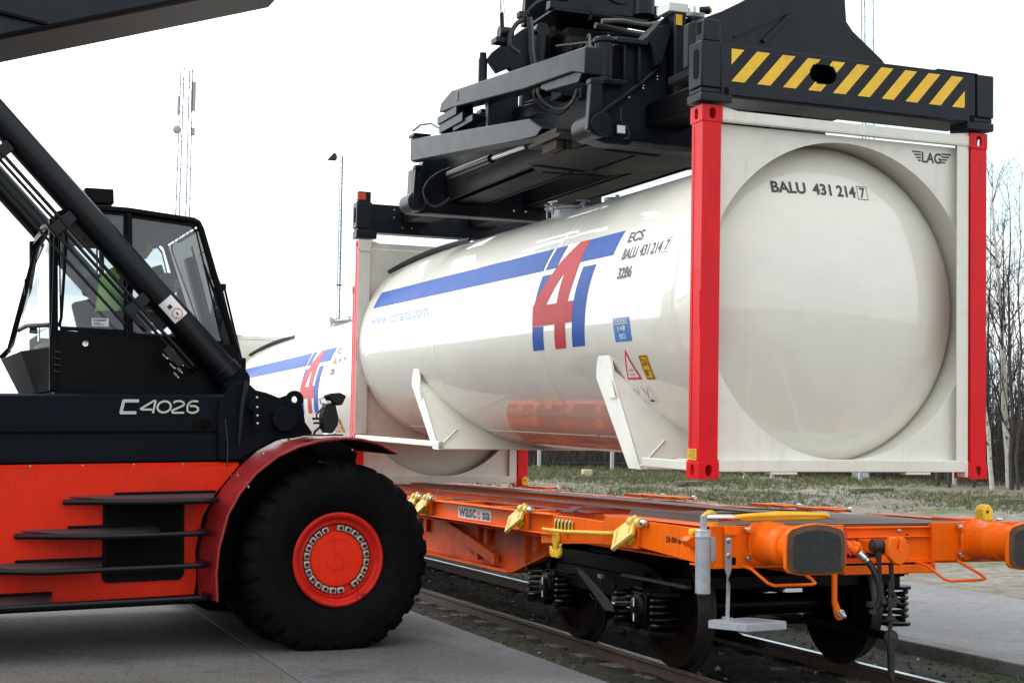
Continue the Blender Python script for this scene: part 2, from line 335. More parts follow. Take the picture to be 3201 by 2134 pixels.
_fc = {}
def text2d(s_, size=1.0, sx=1.0, shear=0.0, bold=0.0):
    key = (s_, round(bold, 3))
    if key not in _fc:
        cu = bpy.data.curves.new('t', 'FONT'); cu.body = s_; cu.resolution_u = 3; cu.offset = bold; cu.fill_mode = 'FRONT' if hasattr(cu, 'fill_mode') else 'BOTH'
        ob = bpy.data.objects.new('t', cu); COL.objects.link(ob)
        dg = bpy.context.evaluated_depsgraph_get(); me = bpy.data.meshes.new_from_object(ob.evaluated_get(dg))
        _fc[key] = ([tuple(v.co[:2]) for v in me.vertices], [tuple(p.vertices) for p in me.polygons])
        bpy.data.objects.remove(ob); bpy.data.curves.remove(cu); bpy.data.meshes.remove(me)
    v, f = _fc[key]
    x0 = min(p[0] for p in v); x1 = max(p[0] for p in v); y0 = min(p[1] for p in v); y1 = max(p[1] for p in v)
    return v, f, (x0, x1, y0, y1)
def text_fit(mb, s_, w, h, fn, mi=0, bold=0.0, shear=0.0):     # text fitted into a w x h box, fn maps (u, v) to 3-D
    v, f, (x0, x1, y0, y1) = text2d(s_, bold=bold)
    pts = [((p[0] - x0) / (x1 - x0) * w, (p[1] - y0) / (y1 - y0) * h) for p in v]
    return mb.add([fn(a + shear * b, b) for a, b in pts], f, mi)
def flat_map(polys, fn, mi=0, step=0.06, mb=None):             # 2-D polygons cut into strips and laid on a curved surface
    mb = mb or MB()
    for pts in polys:
        bm = bmesh.new(); bm.faces.new([bm.verts.new((p[0], p[1], 0)) for p in pts])
        bmesh.ops.triangulate(bm, faces=bm.faces[:])
        y0 = min(p[1] for p in pts); y1 = max(p[1] for p in pts); y = math.ceil(y0 / step) * step
        while y < y1:
            bmesh.ops.bisect_plane(bm, geom=bm.verts[:] + bm.edges[:] + bm.faces[:], plane_co=(0, y, 0), plane_no=(0, 1, 0)); y += step
        bm.verts.index_update()
        fs = []
        for f_ in bm.faces:
            ids = [v.index for v in f_.verts]
            if f_.normal.z < 0: ids = ids[::-1]
            fs.append(tuple(ids))
        mb.add([fn(v.co.x, v.co.y) for v in bm.verts], fs, mi); bm.free()
    return mb

# ------------------------------------------------------------------ tank container (local: x across, y along, z up; 2.438 x 9.125 x 2.591)
CX, CZ, TR = 1.219, 1.27, 1.20
K = Matrix.Translation((-1.27881, 0.83326, 1.46995)) @ rotZXY(rad(-0.1078), rad(1.49498), rad(-0.19))
def on_tank(y, s_, off=0.0025):
    t = s_ / TR; r = TR + off
    return (CX - r * math.cos(t), y, CZ + r * math.sin(t))
def casting(mb, x0, x1, y0, y1, z0, z1, hx, hy):
    # hollow corner block, oval holes through the x and y faces
    cx, cy, cz = (x0 + x1) / 2, (y0 + y1) / 2, (z0 + z1) / 2
    n = 24; t = 0.026
    ow, oh = 0.028, 0.040
    for (a, b, sg) in ((x0, x0 + t, 1), (x1 - t, x1, 1)):
        mb.plate_hole(rect_ring(y0, y1, z0, z1, cy, cz, 0, 0, n), stadium(cy, cz, 0.026, oh, n), 0, a, b)
    for (a, b) in ((y0, y0 + t), (y1 - t, y1)):
        mb.plate_hole(rect_ring(x0 + t, x1 - t, z0, z1, cx, cz, 0, 0, n), stadium(cx, cz, 0.026, oh, n), 1, a, b)
    mb.box(x0 + t, x1 - t, y0 + t, y1 - t, z0, z0 + 0.018); mb.box(x0 + t, x1 - t, y0 + t, y1 - t, z1 - 0.018, z1)
    return mb

def tank_container(M, label):
    root = empty('tank_container', M, label, 'tank container', 'cream tank containers with red corner posts')
    L = 9.125
    for px in (0, 1):
        for py in (0, 1):
            xa, xb = (0, .162) if px == 0 else (2.276, 2.438)
            ya, yb = (0, .178) if py == 0 else (L - .178, L)
            m = MB()
            e = .005
            m.box(xa + (e if px == 0 else 0.012), xb - (0.010 if px == 0 else e), ya + (e if py == 0 else .02), yb - (.02 if py == 0 else e), .118, 2.473)
            if px == 0:
                m.box(xa + .0015, xa + e - .0005, ya + .012, ya + .095, 1.06, 1.30)
                m.box(xa + .002, xa + e - .0005, yb - .058, yb - .052, .14, 2.45)
            p = build(m, 'corner_post', POST, root, bevel=.004)
            if py == 1:      # the inner face of the far posts is cream
                i_ = MB(); i_.box(xa + .007, xb - .007, ya + .012, ya + .019, .12, 2.471); i_.box(xa + .001, xb - .001, ya - .003, ya - .0005, 2.45, 2.589); build(i_, 'inner_face', CREAMF, p, bevel=.001)
            for z0, z1 in ((0, .118), (2.473, 2.591)):
                c = build(casting(MB(), xa, xb, ya, yb, z0, z1, 1, 1), 'corner_casting', POST, p, bevel=.004)
    # end frames: a plate with the round opening, rails above and below, an upright at the right post, a skirt round the tank
    for end in (0, 1):
        Y = (lambda y: y) if end == 0 else (lambda y: L - y)
        n = 96; R = 1.150
        hole = []; outer = []
        for i in range(n):
            a = 2 * math.pi * (i + .5) / n; c_, s_ = math.cos(a), math.sin(a)
            x = CX + R * c_; z = CZ + .012 + R * s_
            hole.append((min(max(x, .19), 2.248), z))
            t = min((2.279 - CX) / abs(c_) if abs(c_) > 1e-6 else 9, ((2.48 - CZ) if s_ > 0 else (CZ - .09)) / abs(s_) if abs(s_) > 1e-6 else 9)
            outer.append((CX + t * c_, CZ + t * s_))
        for X in (CX - 1.06, CX + 1.06):
            for Z in (2.48, .09):
                i = min(range(n), key=lambda i: (outer[i][0] - X) ** 2 + (outer[i][1] - Z) ** 2); outer[i] = (X, Z)
        m = MB(); m.plate_hole(outer, hole, 1, Y(.082), Y(.094))
        build(m, 'end_plate', CREAMF, root)
        m = MB(); m.box(.152, 2.286, Y(.012), Y(.10), 2.497, 2.566); m.box(.155, 2.28, Y(.012), Y(.018), 2.488, 2.497)
        m.add([(.162, Y(.02), 2.590), (.30, Y(.02), 2.568), (.162, Y(.02), 2.560), (.162, Y(.17), 2.590), (.30, Y(.09), 2.568), (.162, Y(.17), 2.560)], [(0, 1, 2), (3, 5, 4), (0, 3, 4, 1), (1, 4, 5, 2)])
        m.add([(2.276, Y(.02), 2.590), (2.10, Y(.02), 2.568), (2.276, Y(.02), 2.560), (2.276, Y(.17), 2.590), (2.10, Y(.09), 2.568), (2.276, Y(.17), 2.560)], [(0, 1, 2), (3, 5, 4), (0, 3, 4, 1), (1, 4, 5, 2)])
        build(m, 'top_rail', CREAMF, root, bevel=.006)
        m = MB(); m.box(.165, 2.25, Y(.010), Y(.11), .050, .137); m.box(.58, .80, Y(.013), Y(.09), .030, .050); m.box(1.72, 1.94, Y(.013), Y(.09), .030, .050)
        m.box(2.25, 2.276, Y(.010), Y(.11), .012, .137)
        build(m, 'bottom_rail', CREAMF, root, bevel=.006)
        m = MB(); m.box(2.175, 2.279, Y(.020), Y(.030), .137, 2.49); m.box(2.249, 2.276, Y(.030), Y(.081), .137, 2.49)
        build(m, 'upright', CREAMF, root, bevel=.003)
        m = MB(); prof = [(1.178, .096), (1.178, .55), (1.186, .55), (1.186, .096)] if end == 0 else [(1.186, L - .096), (1.186, L - .55), (1.178, L - .55), (1.178, L - .096)]
        m.lathe(prof, (CX, 0, CZ + .006), 1, 96)
        build(m, 'skirt', CREAM, root)
    # shell with dished ends
    def dome(y0, sg):
        pr = []
        for i in range(13):                     # large crown radius
            t = i / 12 * 0.4115; r = 2.60 * math.sin(t); pr.append((max(r, .0005), y0 + sg * 2.60 * (1 - math.cos(t))))
        r0, a0 = pr[-1]; t0 = .4115
        k_ = (TR - .004 - r0) / (1 - math.sin(t0))
        for i in range(1, 11):
            t = t0 + (math.pi / 2 - t0) * i / 10
            pr.append((r0 + k_ * (math.sin(t) - math.sin(t0)), a0 + sg * k_ * (math.cos(t0) - math.cos(t))))
        return pr
    fr = dome(.035, 1); bk = dome(L - .035, -1)[::-1]
    mid = [(TR, .60), (TR, .64), (TR, 2.925), (TR, 2.941), (TR + .0022, 2.945), (TR + .0022, 2.951), (TR, 2.955), (TR, 2.97), (TR, 5.91), (TR, 5.93), (TR + .002, 5.934), (TR + .002, 5.941), (TR, 5.945), (TR, 5.965), (TR, L - .64), (TR, L - .60)]
    m = MB(); m.lathe(fr + mid + bk, (CX, 0, CZ), 1, 128)
    shell = build(m, 'tank_shell', CREAM, root, angle=60)
    # horizontal seam bead low on the side
    m = MB()
    for (a, b) in ((.55, 2.9), (2.97, 8.5)):
        m.tube([on_tank(a, -1.245, .001), on_tank(b, -1.245, .001)], .004, 6)
    build(m, 'weld_seam', CREAMF, shell)
    # saddles: leaning web under the tank with an outer flange that ends in a rounded pad
    for (yb, lean, fw, zt) in ((.90, .86, .20, .84), (5.62, 1.22, .19, .83)):
        for side in (0, 1):
            X = (lambda x: x) if side == 0 else (lambda x: 2.438 - x)
            yy = lambda z, o=0: yb + o + lean * (z - .03)
            m = MB()
            xs = [.012 + i * .055 for i in range(23)]
            for t in (0, .012):
                vs = []; fs = []
                for x in xs:
                    q = TR ** 2 - (x - CX) ** 2
                    zt_ = CZ - math.sqrt(q) + .01 if q > 0 else 2
                    zt_ = min(zt_, .80 if x < .10 else .74)
                    vs += [(X(x), yy(.03, t), .03), (X(max(x, .014 + .062 * (max(0, zt_ - .03) / .82) ** 1.6)), yy(zt_, t), zt_)]
                for i in range(len(xs) - 1): fs.append((2 * i, 2 * i + 2, 2 * i + 3, 2 * i + 1))
                m.add(vs, fs)
            a = MB()
            # flange in the side plane, rounded at the top
            pts = [(yy(.03, 0), .03), (yy(.03, fw), .03)]
            zc2 = zt - fw * .60
            fb = fw; fw = fw * 1.55
            pts += [(yy(zc2, fw), zc2)]
            for i in range(1, 12):
                t = math.pi * i / 12; pts.append((yy(zc2, fw / 2) + math.cos(t) * fw / 2 + .30 * fw * math.sin(t), zc2 + math.sin(t) * fw * .75))
            pts += [(yy(zc2, 0), zc2)]
            fw = fb
            vs = []; 
            for o in (0, .014):
                for (y, z) in pts:
                    xe = .010 + .062 * max(0, (z - .03) / .82) ** 1.6
                    vs.append((X(xe + o), y, z))
            n = len(pts)
            m.add(vs, [tuple(range(n)), tuple(range(2 * n - 1, n - 1, -1))] + [(i, (i + 1) % n, n + (i + 1) % n, n + i) for i in range(n)])
            # small pad plate and bottom shoe
            m.add([(X(.030), yy(.56, .03), .56), (X(.030), yy(.56, .15), .56), (X(.050), yy(.70, .15), .70), (X(.050), yy(.70, .03), .70)], [(0, 1, 2, 3)])
            m.beam((X(.05), yy(.03, 0), .035), (X(1.219), yy(.03, 0), .035), .05, .012, mi=0)
            build(m, 'saddle', CREAMF, root, bevel=.002)
            # stiffener rib across the web
            r_ = MB(); r_.beam((X(.02), yy(.05, -.006), .05), (X(.30), yy(.24, -.006), .24), .012, .012)
            build(r_, 'saddle_rib', CREAMF, root)
    for side in (0, 1):
        X0, X1 = ((.010, .062) if side == 0 else (2.376, 2.428))
        for (ya, yb_, za, zb) in ((.178, .89, .052, .118), (5.62, 8.947, .052, .112)):
            m = MB(); m.box(X0, X1, ya, yb_, za, zb)
            if ya < 1: m.box(X0 + .003, X1 - .003, ya, ya + .16, zb, zb + .012)
            build(m, 'side_rail', CREAMF, root, bevel=.006)
    # manhole with swing bolts, spill box band, top fittings
    m = MB(); m.lathe([(.27, -.10), (.27, .055), (.30, .055), (.30, .075), (.29, .085), (.05, .12), (.0005, .12)], (CX, 4.86, CZ + TR), 2, 40)
    mh = build(m, 'manhole', GALV, root)
    for i in range(6):
        m = MB()
        a = i * math.pi / 3 + .3; c_, s_ = math.cos(a), math.sin(a)
        m.cyl((CX + .33 * c_, 4.86 + .33 * s_, CZ + TR - .01), (CX + .33 * c_, 4.86 + .33 * s_, CZ + TR + .13), .013, n=8)
        m.beam((CX + .33 * c_ - .07 * s_, 4.86 + .33 * s_ + .07 * c_, CZ + TR + .12), (CX + .33 * c_ + .07 * s_, 4.86 + .33 * s_ - .07 * c_, CZ + TR + .12), .018, .016)
        m.beam((CX + .18 * c_, 4.86 + .18 * s_, CZ + TR + .10), (CX + .36 * c_, 4.86 + .36 * s_, CZ + TR + .09), .03, .02)
        build(m, 'swing_bolt', GALV, mh)
    m = MB(); m.cyl((CX, 4.0, CZ + TR - .03), (CX, 4.0, CZ + TR + .05), .06, n=16); m.cyl((CX - .02, 3.86, CZ + TR - .03), (CX - .02, 3.86, CZ + TR + .09), .022, n=12); m.cyl((CX, 4.0, CZ + TR + .05), (CX, 4.0, CZ + TR + .08), .085, n=16)
    build(m, 'top_valve', GALV, root)
    m = MB()
    arc = []
    for i in range(15):
        t = i / 14; yv = 8.95 - 1.95 * t; sa = 1.02 + .45 * math.sin(t * math.pi / 2)
        arc.append(on_tank(yv, sa, .035 + .02 * math.sin(math.pi * t)))
    m.tube(arc, .022, 8)
    for i in range(14):
        a, b = Vector(arc[i]), Vector(arc[i + 1]); c = Vector(on_tank(0, 0)); 
        pa = Vector(on_tank(a.y, math.atan2(a.z - CZ, CX - a.x) * TR, .0)); pb = Vector(on_tank(b.y, math.atan2(b.z - CZ, CX - b.x) * TR, .0))
        m.quad(a, b, pb, pa)
    build(m, 'spill_box_edge', HOSE, root)
    # markings
    B = [[(8.511, .650), (3.030, .655), (3.045, .428), (8.540, .425)], [(2.965, .655), (2.718, .652), (2.745, .430), (2.997, .430)],
         [(3.005, .377), (2.769, .377), (3.085, .10), (3.085, .16)], [(3.012, .377), (2.765, .377), (2.78, .36), (2.92, .22), (3.075, .04)],
         [(2.240, .655), (1.586, .657), (1.608, .437), (2.262, .437)],
         [(2.143, .385), (1.886, .384), (1.938, .129), (1.966, -.046), (2.025, -.285), (2.276, -.287), (2.228, -.076), (2.21, .042), (2.192, .162)],
         [(3.097, -.082), (2.849, -.085), (2.896, -.290), (3.143, -.294)]]
    del B[2]
    build(flat_map([[(-a, b) for a, b in p] for p in B], lambda u, v: on_tank(-u, v), step=.05), 'logo_blue', DBLUE, root)
    Rr = [[(2.458, .657), (2.240, .655), (2.247, .493), (2.259, .314), (2.375, .374 - .13), (2.522, .374), (2.697, .478)],
          ]
    red = [[(2.458, .657), (2.240, .655), (2.250, .480), (2.262, .314), (2.520, .376), (2.697, .480)],
           [(2.697, .480), (2.522, .374), (2.799, .100), (3.092, .100), (3.060, .132), (2.899, .286)],
           [(2.520, .376), (2.262, .314), (2.334, .100), (2.561, .100)],
           [(3.092, .100), (2.202, .100), (2.228, -.078), (3.097, -.080)],
           [(2.599, -.079), (2.381, -.079), (2.387, -.175), (2.414, -.290), (2.642, -.293)]]
    build(flat_map([[(-a, b) for a, b in p] for p in red], lambda u, v: on_tank(-u, v, .0034), step=.05), 'logo_red', DRED, root)
    def on_side(y1, s0, off=.003): return lambda u, v: on_tank(y1 - u, s0 + v, off)
    m = MB(); text_fit(m, 'ECS', .270, .100, on_side(1.430, .520), bold=.03, shear=-.2)
    build(m, 'lettering', INK, root)
    for w_, a_, l_ in (('BALU', 1.418, .250), ('431', 1.118, .150), ('214', .922, .165)):
        m = MB(); text_fit(m, w_, l_, .098, on_side(a_, .371), bold=.022)
        if w_ != '214': build(m, 'lettering', INK, root)
    build(m, 'lettering', INK, root); m = MB(); text_fit(m, '7', .052, .090, on_side(.702, .375), bold=.01)
    for a, b, c, d in ((.735, .625, .362, .366), (.735, .625, .478, .482), (.735, .731, .366, .478), (.629, .625, .366, .478)):
        m.quad(on_tank(a, c, .003), on_tank(b, c, .003), on_tank(b, d, .003), on_tank(a, d, .003))
    build(m, 'check_digit', INK, root)
    m = MB(); text_fit(m, '32B6', .248, .096, on_side(1.413, .213), bold=.035)
    build(m, 'lettering', INK, root)
    m = MB(); text_fit(m, 'www.idtrans.com', 2.28, .15, on_side(8.46, .19), bold=.0)
    build(m, 'web_address', DPALE, root)
    # stickers
    st = build(flat_map([[(-1.439, -.092), (-1.152, -.092), (-1.152, -.278), (-1.439, -.278)]], lambda u, v: on_tank(-u, v, .0025), step=.05), 'stacking_sticker', SBLUE, root)
    m = MB(); text_fit(m, 'STACKING:', .225, .030, on_side(1.42, -.130, .0045), bold=.02); m.quad(*[on_tank(a, b, .0045) for a, b in ((1.42, -.142), (1.18, -.142), (1.18, -.137), (1.42, -.137))])
    text_fit(m, '1+8', .13, .042, on_side(1.365, -.196, .0045), bold=.02); text_fit(m, 'ISO', .11, .042, on_side(1.35, -.258, .0045), bold=.02)
    build(m, 'sticker_text', SWHITE, st)
    tri = lambda k_, c=(-1.308, -.505): [(c[0] + (x - c[0]) * k_, c[1] + (y - c[1]) * k_) for x, y in ((-1.308, -.335), (-1.440, -.590), (-1.180, -.590))]
    st = build(flat_map([tri(1.0)], lambda u, v: on_tank(-u, v, .0025), step=.05), 'super_heavy_sticker', SRED, root)
    m = flat_map([tri(.72, (-1.308, -.512))], lambda u, v: on_tank(-u, v, .004), step=.05)
    build(m, 'sticker_face', SWHITE, st)
    m = MB(); text_fit(m, 'SUPER', .085, .020, on_side(1.352, -.518, .0055)); text_fit(m, 'HEAVY', .095, .020, on_side(1.357, -.555, .0055))
    build(m, 'sticker_text', SRED, st)
    st = build(flat_map([[(-1.108, -.392), (-.962, -.392), (-.962, -.595), (-1.108, -.595)]], lambda u, v: on_tank(-u, v, .0025), step=.05), 'height_sticker', SYEL, root)
    m = MB()
    for a, b, c, d in ((-1.098, -.972, -.408, -.400), (-1.098, -.972, -.587, -.578), (-1.098, -1.088, -.587, -.400), (-.982, -.972, -.587, -.400)):
        flat_map([[(a, c), (b, c), (b, d), (a, d)]], lambda u, v: on_tank(-u, v, .004), mb=m)
    text_fit(m, '2.6', .075, .055, on_side(1.075, -.475, .004), bold=.02); text_fit(m, '8', .035, .055, on_side(1.075, -.562, .004), bold=.02); text_fit(m, '6', .02, .025, on_side(1.022, -.53, .004))
    build(m, 'sticker_text', SBLK, st)
    st = build(flat_map([[(-1.460, -.648), (-1.140, -.648), (-1.140, -.806), (-1.460, -.806)]], lambda u, v: on_tank(-u, v, .0025), step=.05), 'no_forklift_sticker', SWHITE, root)
    m = MB(); m2 = MB()
    for c in (-1.385, -1.225):
        for (a, b) in (((c - .06, -.66), (c + .06, -.795)), ((c + .055, -.66), (c - .05, -.795))):
            d = .0035; flat_map([[(a[0] - d, a[1]), (a[0] + d, a[1]), (b[0] + d, b[1]), (b[0] - d, b[1])]], lambda u, v: on_tank(-u, v, .0048), mb=m)
        flat_map([[(c - .015, -.775), (c + .035, -.765), (c + .045, -.79), (c - .02, -.792)], [(c - .035, -.665), (c - .03, -.665), (c + .005, -.72), (c, -.72)]], lambda u, v: on_tank(-u, v, .004), mb=m2)
    build(m, 'sticker_cross', SRED, st); build(m2, 'sticker_text', SBLK, st)
    st = MB(); st.box(-.0006, .0048, .032, .158, .128, .205); st = build(st, 'owner_sticker', SYEL, root)
    m = MB()
    for i, w_ in enumerate((.08, .085, .06, .1, .09, .05)): m.box(-.0014, -.0008, .045, .045 + w_, .194 - i * .011, .197 - i * .011)
    build(m, 'sticker_text', SBLK, st)
    # number on the dished end, mark on the end plate
    def on_dome(u, v, off=.004):
        x, z = u, v; r = math.hypot(x - CX, z - CZ); t = min(r / 2.60, .99)
        y = .035 + 2.60 * (1 - math.sqrt(max(0, 1 - t * t)))
        return (x, y - off, z)
    sh_ = lambda u, v: on_dome(u, v)
    for w_, a_, l_ in (('BALU', .690, .265), ('431', 1.010, .155), ('214', 1.212, .165)):
        m = MB(); text_fit(m, w_, l_, .088, lambda u, v: sh_(a_ + u, 2.052 + v), bold=.028)
        if w_ != '214': build(m, 'end_lettering', INK, root)
    build(m, 'end_lettering', INK, root); m = MB(); text_fit(m, '7', .050, .080, lambda u, v: sh_(1.418 + u, 2.056 + v), bold=.012)
    for a, b, c, d in ((1.395, 1.490, 2.044, 2.048), (1.395, 1.490, 2.144, 2.148), (1.395, 1.399, 2.048, 2.144), (1.486, 1.490, 2.048, 2.144)): m.quad(sh_(a, c), sh_(b, c), sh_(b, d), sh_(a, d))
    build(m, 'end_digit', INK, root)
    m = MB(); ep = lambda u, v: (u, .0790, v)
    text_fit(m, 'LAG', .175, .080, lambda u, v: ep(1.899 + u, 2.346 + v), bold=.022)
    for i in range(4):
        z = 2.428 - i * .021; a = .085 - i * .017
        m.quad(ep(1.895 - a, z), ep(1.890, z), ep(1.890, z - .011), ep(1.899 - a, z - .011)); m.quad(ep(2.078, z), ep(2.078 + a, z), ep(2.074 + a, z - .011), ep(2.078, z - .011))
    build(m, 'maker_mark', INK, root)
    return root
tc1 = tank_container(K, 'cream tank container hanging in the air under the black spreader, round end facing us')
tc2 = copy_tree(tc1, skip=('end_lettering', 'end_digit'))
tc2.matrix_world = Matrix.Translation((-1.219, 10.02, 1.155))
tc2['label'] = 'cream tank container standing on the orange wagon, behind and below the lifted one'

# ------------------------------------------------------------------ spreader (same local frame as the lifted container; origin at its underside)
SM = K @ Matrix.Translation((0, 0, 2.6))
spr = empty('spreader', SM, 'black lifting spreader with folded arms, yellow striped end beam, gripping the lifted tank', 'spreader')
def sbuild(mb, name, m=SPR, parent=None, bevel=.008, **kw):
    mb.v = [(x, y, z - 2.6) for x, y, z in mb.v]
    return build(mb, name, m, parent or spr, bevel=bevel, **kw)
def s_oval(name, parent, ax, t, cx, cy, hw, hh, m=DARKIN, dep=.01):
    mb = MB(); mb.prism(stadium(cx, cy, hw, hh, 32), ax, t, t + dep); return sbuild(mb, name, m, parent, bevel=0)
# near end beam: front plate with the slot
m = MB()
n = 48
m.plate_hole(rect_ring(.125, 2.300, 2.665, 3.022, .957, 2.888, 0, 0, n), stadium(.957, 2.888, .113, .068, n), 1, -.030, -.015)
m.box(.125, 2.300, -.014, .30, 3.004, 3.022); m.box(.125, 2.300, -.014, .30, 2.650, 2.668); m.box(.125, 2.3, .285, .30, 2.668, 3.004)
m.box(1.95, 2.32, -.034, .28, 3.022, 3.034)
eb = sbuild(m, 'end_beam')
m = MB(); m.plate_hole(rect_ring(.60, 1.30, 2.70, 2.99, .957, 2.888, 0, 0, n), stadium(.957, 2.888, .113, .068, n), 1, .02, .022); m.box(.6, 1.3, .15, .16, 2.7, 2.99); sbuild(m, 'slot_lining', DARKIN, eb, 0)
def clip_stripe(xb, w, sk, x0=.206, x1=2.198, z0=2.760, z1=2.990):
    P = [(xb, z0), (xb + w, z0), (xb + w + sk, z1), (xb + sk, z1)]
    def clip(P, f):
        o = []
        for i in range(len(P)):
            a, b = P[i], P[(i + 1) % len(P)]; fa, fb = f(a), f(b)
            if fa >= 0: o.append(a)
            if (fa >= 0) != (fb >= 0):
                t = fa / (fa - fb); o.append((a[0] + (b[0] - a[0]) * t, a[1] + (b[1] - a[1]) * t))
        return o
    P = clip(P, lambda p: p[0] - x0)
    return clip(P, lambda p: x1 - p[0]) if P else P
for i in range(-1, 10):
    P = clip_stripe(.206 + i * .2085, .105, .205)
    if len(P) < 3: continue
    # keep clear of the slot: cut the stripe outline around it
    bm = bmesh.new(); bm.faces.new([bm.verts.new((x, z, 0)) for x, z in P]); 
    for q in range(-6, 7):
        bmesh.ops.bisect_plane(bm, geom=bm.verts[:] + bm.edges[:] + bm.faces[:], plane_co=(0, 2.888 + q * .0125, 0), plane_no=(0, 1, 0))
    for q in range(-16, 17):
        bmesh.ops.bisect_plane(bm, geom=bm.verts[:] + bm.edges[:] + bm.faces[:], plane_co=(.957 + q * .008, 0, 0), plane_no=(1, 0, 0))
    def inside(c):
        ddx = max(abs(c.x - .957) - .045, 0); return math.hypot(ddx, c.y - 2.888) < .070
    dead = [f for f in bm.faces if inside(f.calc_center_median())]
    bmesh.ops.delete(bm, geom=dead, context='FACES')
    bm.verts.index_update()
    left = set(bm.faces)
    while left:                                  # one object for each separate piece of yellow
        st_ = [left.pop()]; isl = list(st_)
        while st_:
            f = st_.pop()
            for e in f.edges:
                for g_ in e.link_faces:
                    if g_ in left: left.remove(g_); st_.append(g_); isl.append(g_)
        sm = MB(); sm.add([(v.co.x, -.0325, v.co.y) for v in bm.verts], [tuple(v.index for v in f.verts) for f in isl])
        us = sorted({j for f in sm.f for j in f}); mp_ = {j: n_ for n_, j in enumerate(us)}; sm.v = [sm.v[j] for j in us]; sm.f = [tuple(mp_[j] for j in f) for f in sm.f]
        sbuild(sm, 'warning_stripe', YEL, eb, 0)
    bm.free()
for side in (0, 1):
    X = (lambda x: x) if side == 0 else (lambda x: 2.438 - x)
    m = MB(); m.box(X(-.030), X(.124), -.031, .155, 2.705, 3.028); m.box(X(-.022), X(.19), -.022, .16, 2.668, 2.704); m.box(X(-.030), X(.215), -.034, .175, 2.606, 2.667)
    hb = sbuild(m, 'corner_head', SPR, eb)
    s_oval('lifting_eye', eb, 0, (-.0335 if side == 0 else 2.4615), .048, 2.872, .034, .105)
    m = MB(); m.box(X(.155), X(.185), -.0365, -.02, 2.668, 2.712); sbuild(m, 'twistlock_slot', DARKIN, eb, 0)
    m = MB(); m.cyl((X(.081), .089, 2.50), (X(.081), .089, 2.60), .028, n=12); sbuild(m, 'twistlock', RUSTY, eb)
m = MB(); m.box(-.012, .120, -.028, .09, 3.029, 3.180); sbuild(m, 'sensor_box')
m = MB(); m.box(.045, .070, -.10, -.03, 3.07, 3.16); 
m = MB(); m.box(-.016, -.012, .02, .075, 3.085, 3.17); sbuild(m, 'sensor_window', DARKIN, spr, .002)
# far end beam
m = MB(); m.box(.17, 2.30, 8.97, 9.16, 2.705, 3.062); m.box(.15, 2.3, 8.95, 9.17, 2.690, 2.704)
fb = sbuild(m, 'end_beam')
m = MB()
for (x, z) in ((.46, 3.00), (.46, 2.90), (.58, 2.86), (.70, 2.86), (.58, 2.78), (.70, 2.78)): m.lathe([(.0005, -.014), (.010, -.012), (.013, -.004), (.013, 0)], (x, 8.97, z), 1, 8)
sbuild(m, 'bolt_row', CHROME, fb, 0)
for side in (0, 1):
    X = (lambda x: x) if side == 0 else (lambda x: 2.438 - x)
    m = MB(); m.box(X(-.035), X(.169), 8.955, 9.15, 2.745, 3.074); m.box(X(-.02), X(.20), 8.965, 9.145, 2.706, 2.744); m.box(X(-.035), X(.235), 8.95, 9.15, 2.612, 2.705)
    sbuild(m, 'corner_head', SPR, fb)
    s_oval('lifting_eye', fb, 0, (-.0385 if side == 0 else 2.4665), 9.05, 2.91, .045, .10)
m = MB(); m.box(-.01, .155, 8.98, 9.10, 3.075, 3.215); sbuild(m, 'sensor_box', SPR)
m = MB(); m.box(-.02, .082, 8.972, 8.979, 3.105, 3.195); m.box(-.02, -.011, 8.972, 9.05, 3.105, 3.195); sbuild(m, 'warning_lamp', LAMPOR, spr, .002)
# telescopic beams and main frame
for x0, x1 in ((.56, .90), (1.48, 1.80)):
    m = MB(); m.box(x0, x1, .302, 8.949, 2.83, 3.02); sbuild(m, 'telescopic_beam', CABBLK)
for x0, x1 in ((.44, .96), (1.40, 1.88)):
    m = MB(); m.box(x0, x1, 2.2, 6.85, 3.03, 3.32); m.box(x0, x0 + .03, 2.2, 6.85, 2.83, 3.03); m.box(x1 - .03, x1, 2.2, 6.85, 2.83, 3.03); sbuild(m, 'main_beam', CABBLK)
# belly plate with its long slots
m = MB(); m.prism([(.50, 2.22), (1.75, 2.22), (1.75, 3.35), (1.22, 4.17), (.92, 4.04), (.54, 4.3), (.25, 3.9), (.42, 3.0)], 2, 2.800, 2.814); 
bp_ = sbuild(m, 'belly_plate', SPRG, bevel=0)  # underside colour includes the brownish light reflected up onto it
for (a, b, w) in (((.62, 2.90), (1.18, 2.96), .07), ((.98, 3.05), (.98, 3.95), .03), ((.36, 3.95), (.92, 4.05), .09), ((.58, 4.28), (1.2, 4.2), .06)):
    m = MB(); m.beam((a[0], a[1], 2.797), (b[0], b[1], 2.797), w, .004); sbuild(m, 'plate_slot', DARKIN, bp_, 0)
# near transverse frame
NF = [(.19, 2.665), (.06, 2.70), (.02, 2.82), (.10, 2.92), (.11, 3.17), (.24, 3.20), (.26, 3.50), (.52, 3.53), (.60, 3.66), (.74, 3.79), (1.62, 3.80), (1.84, 3.64), (1.92, 3.53), (2.18, 3.50), (2.20, 3.20), (2.33, 3.17), (2.34, 2.92), (2.42, 2.82), (2.38, 2.70), (2.25, 2.665)]
m = MB(); m.prism(NF, 1, 2.0, 2.20); fr1 = sbuild(m, 'carrier_frame', SPR)
m = MB(); m.prism([(.40, 2.668), (1.99, 2.668), (1.99, 2.69), (.40, 2.69)], 1, 1.93, 1.998); sbuild(m, 'frame_lip', SPRG, fr1)
m = MB(); m.box(.24, .53, 1.90, 1.998, 3.50, 3.545); m.box(.32, .345, 1.93, 1.998, 3.20, 3.50); m.box(.455, .48, 1.93, 1.998, 3.20, 3.50); m.box(.10, .34, 1.90, 1.998, 3.15, 3.19)
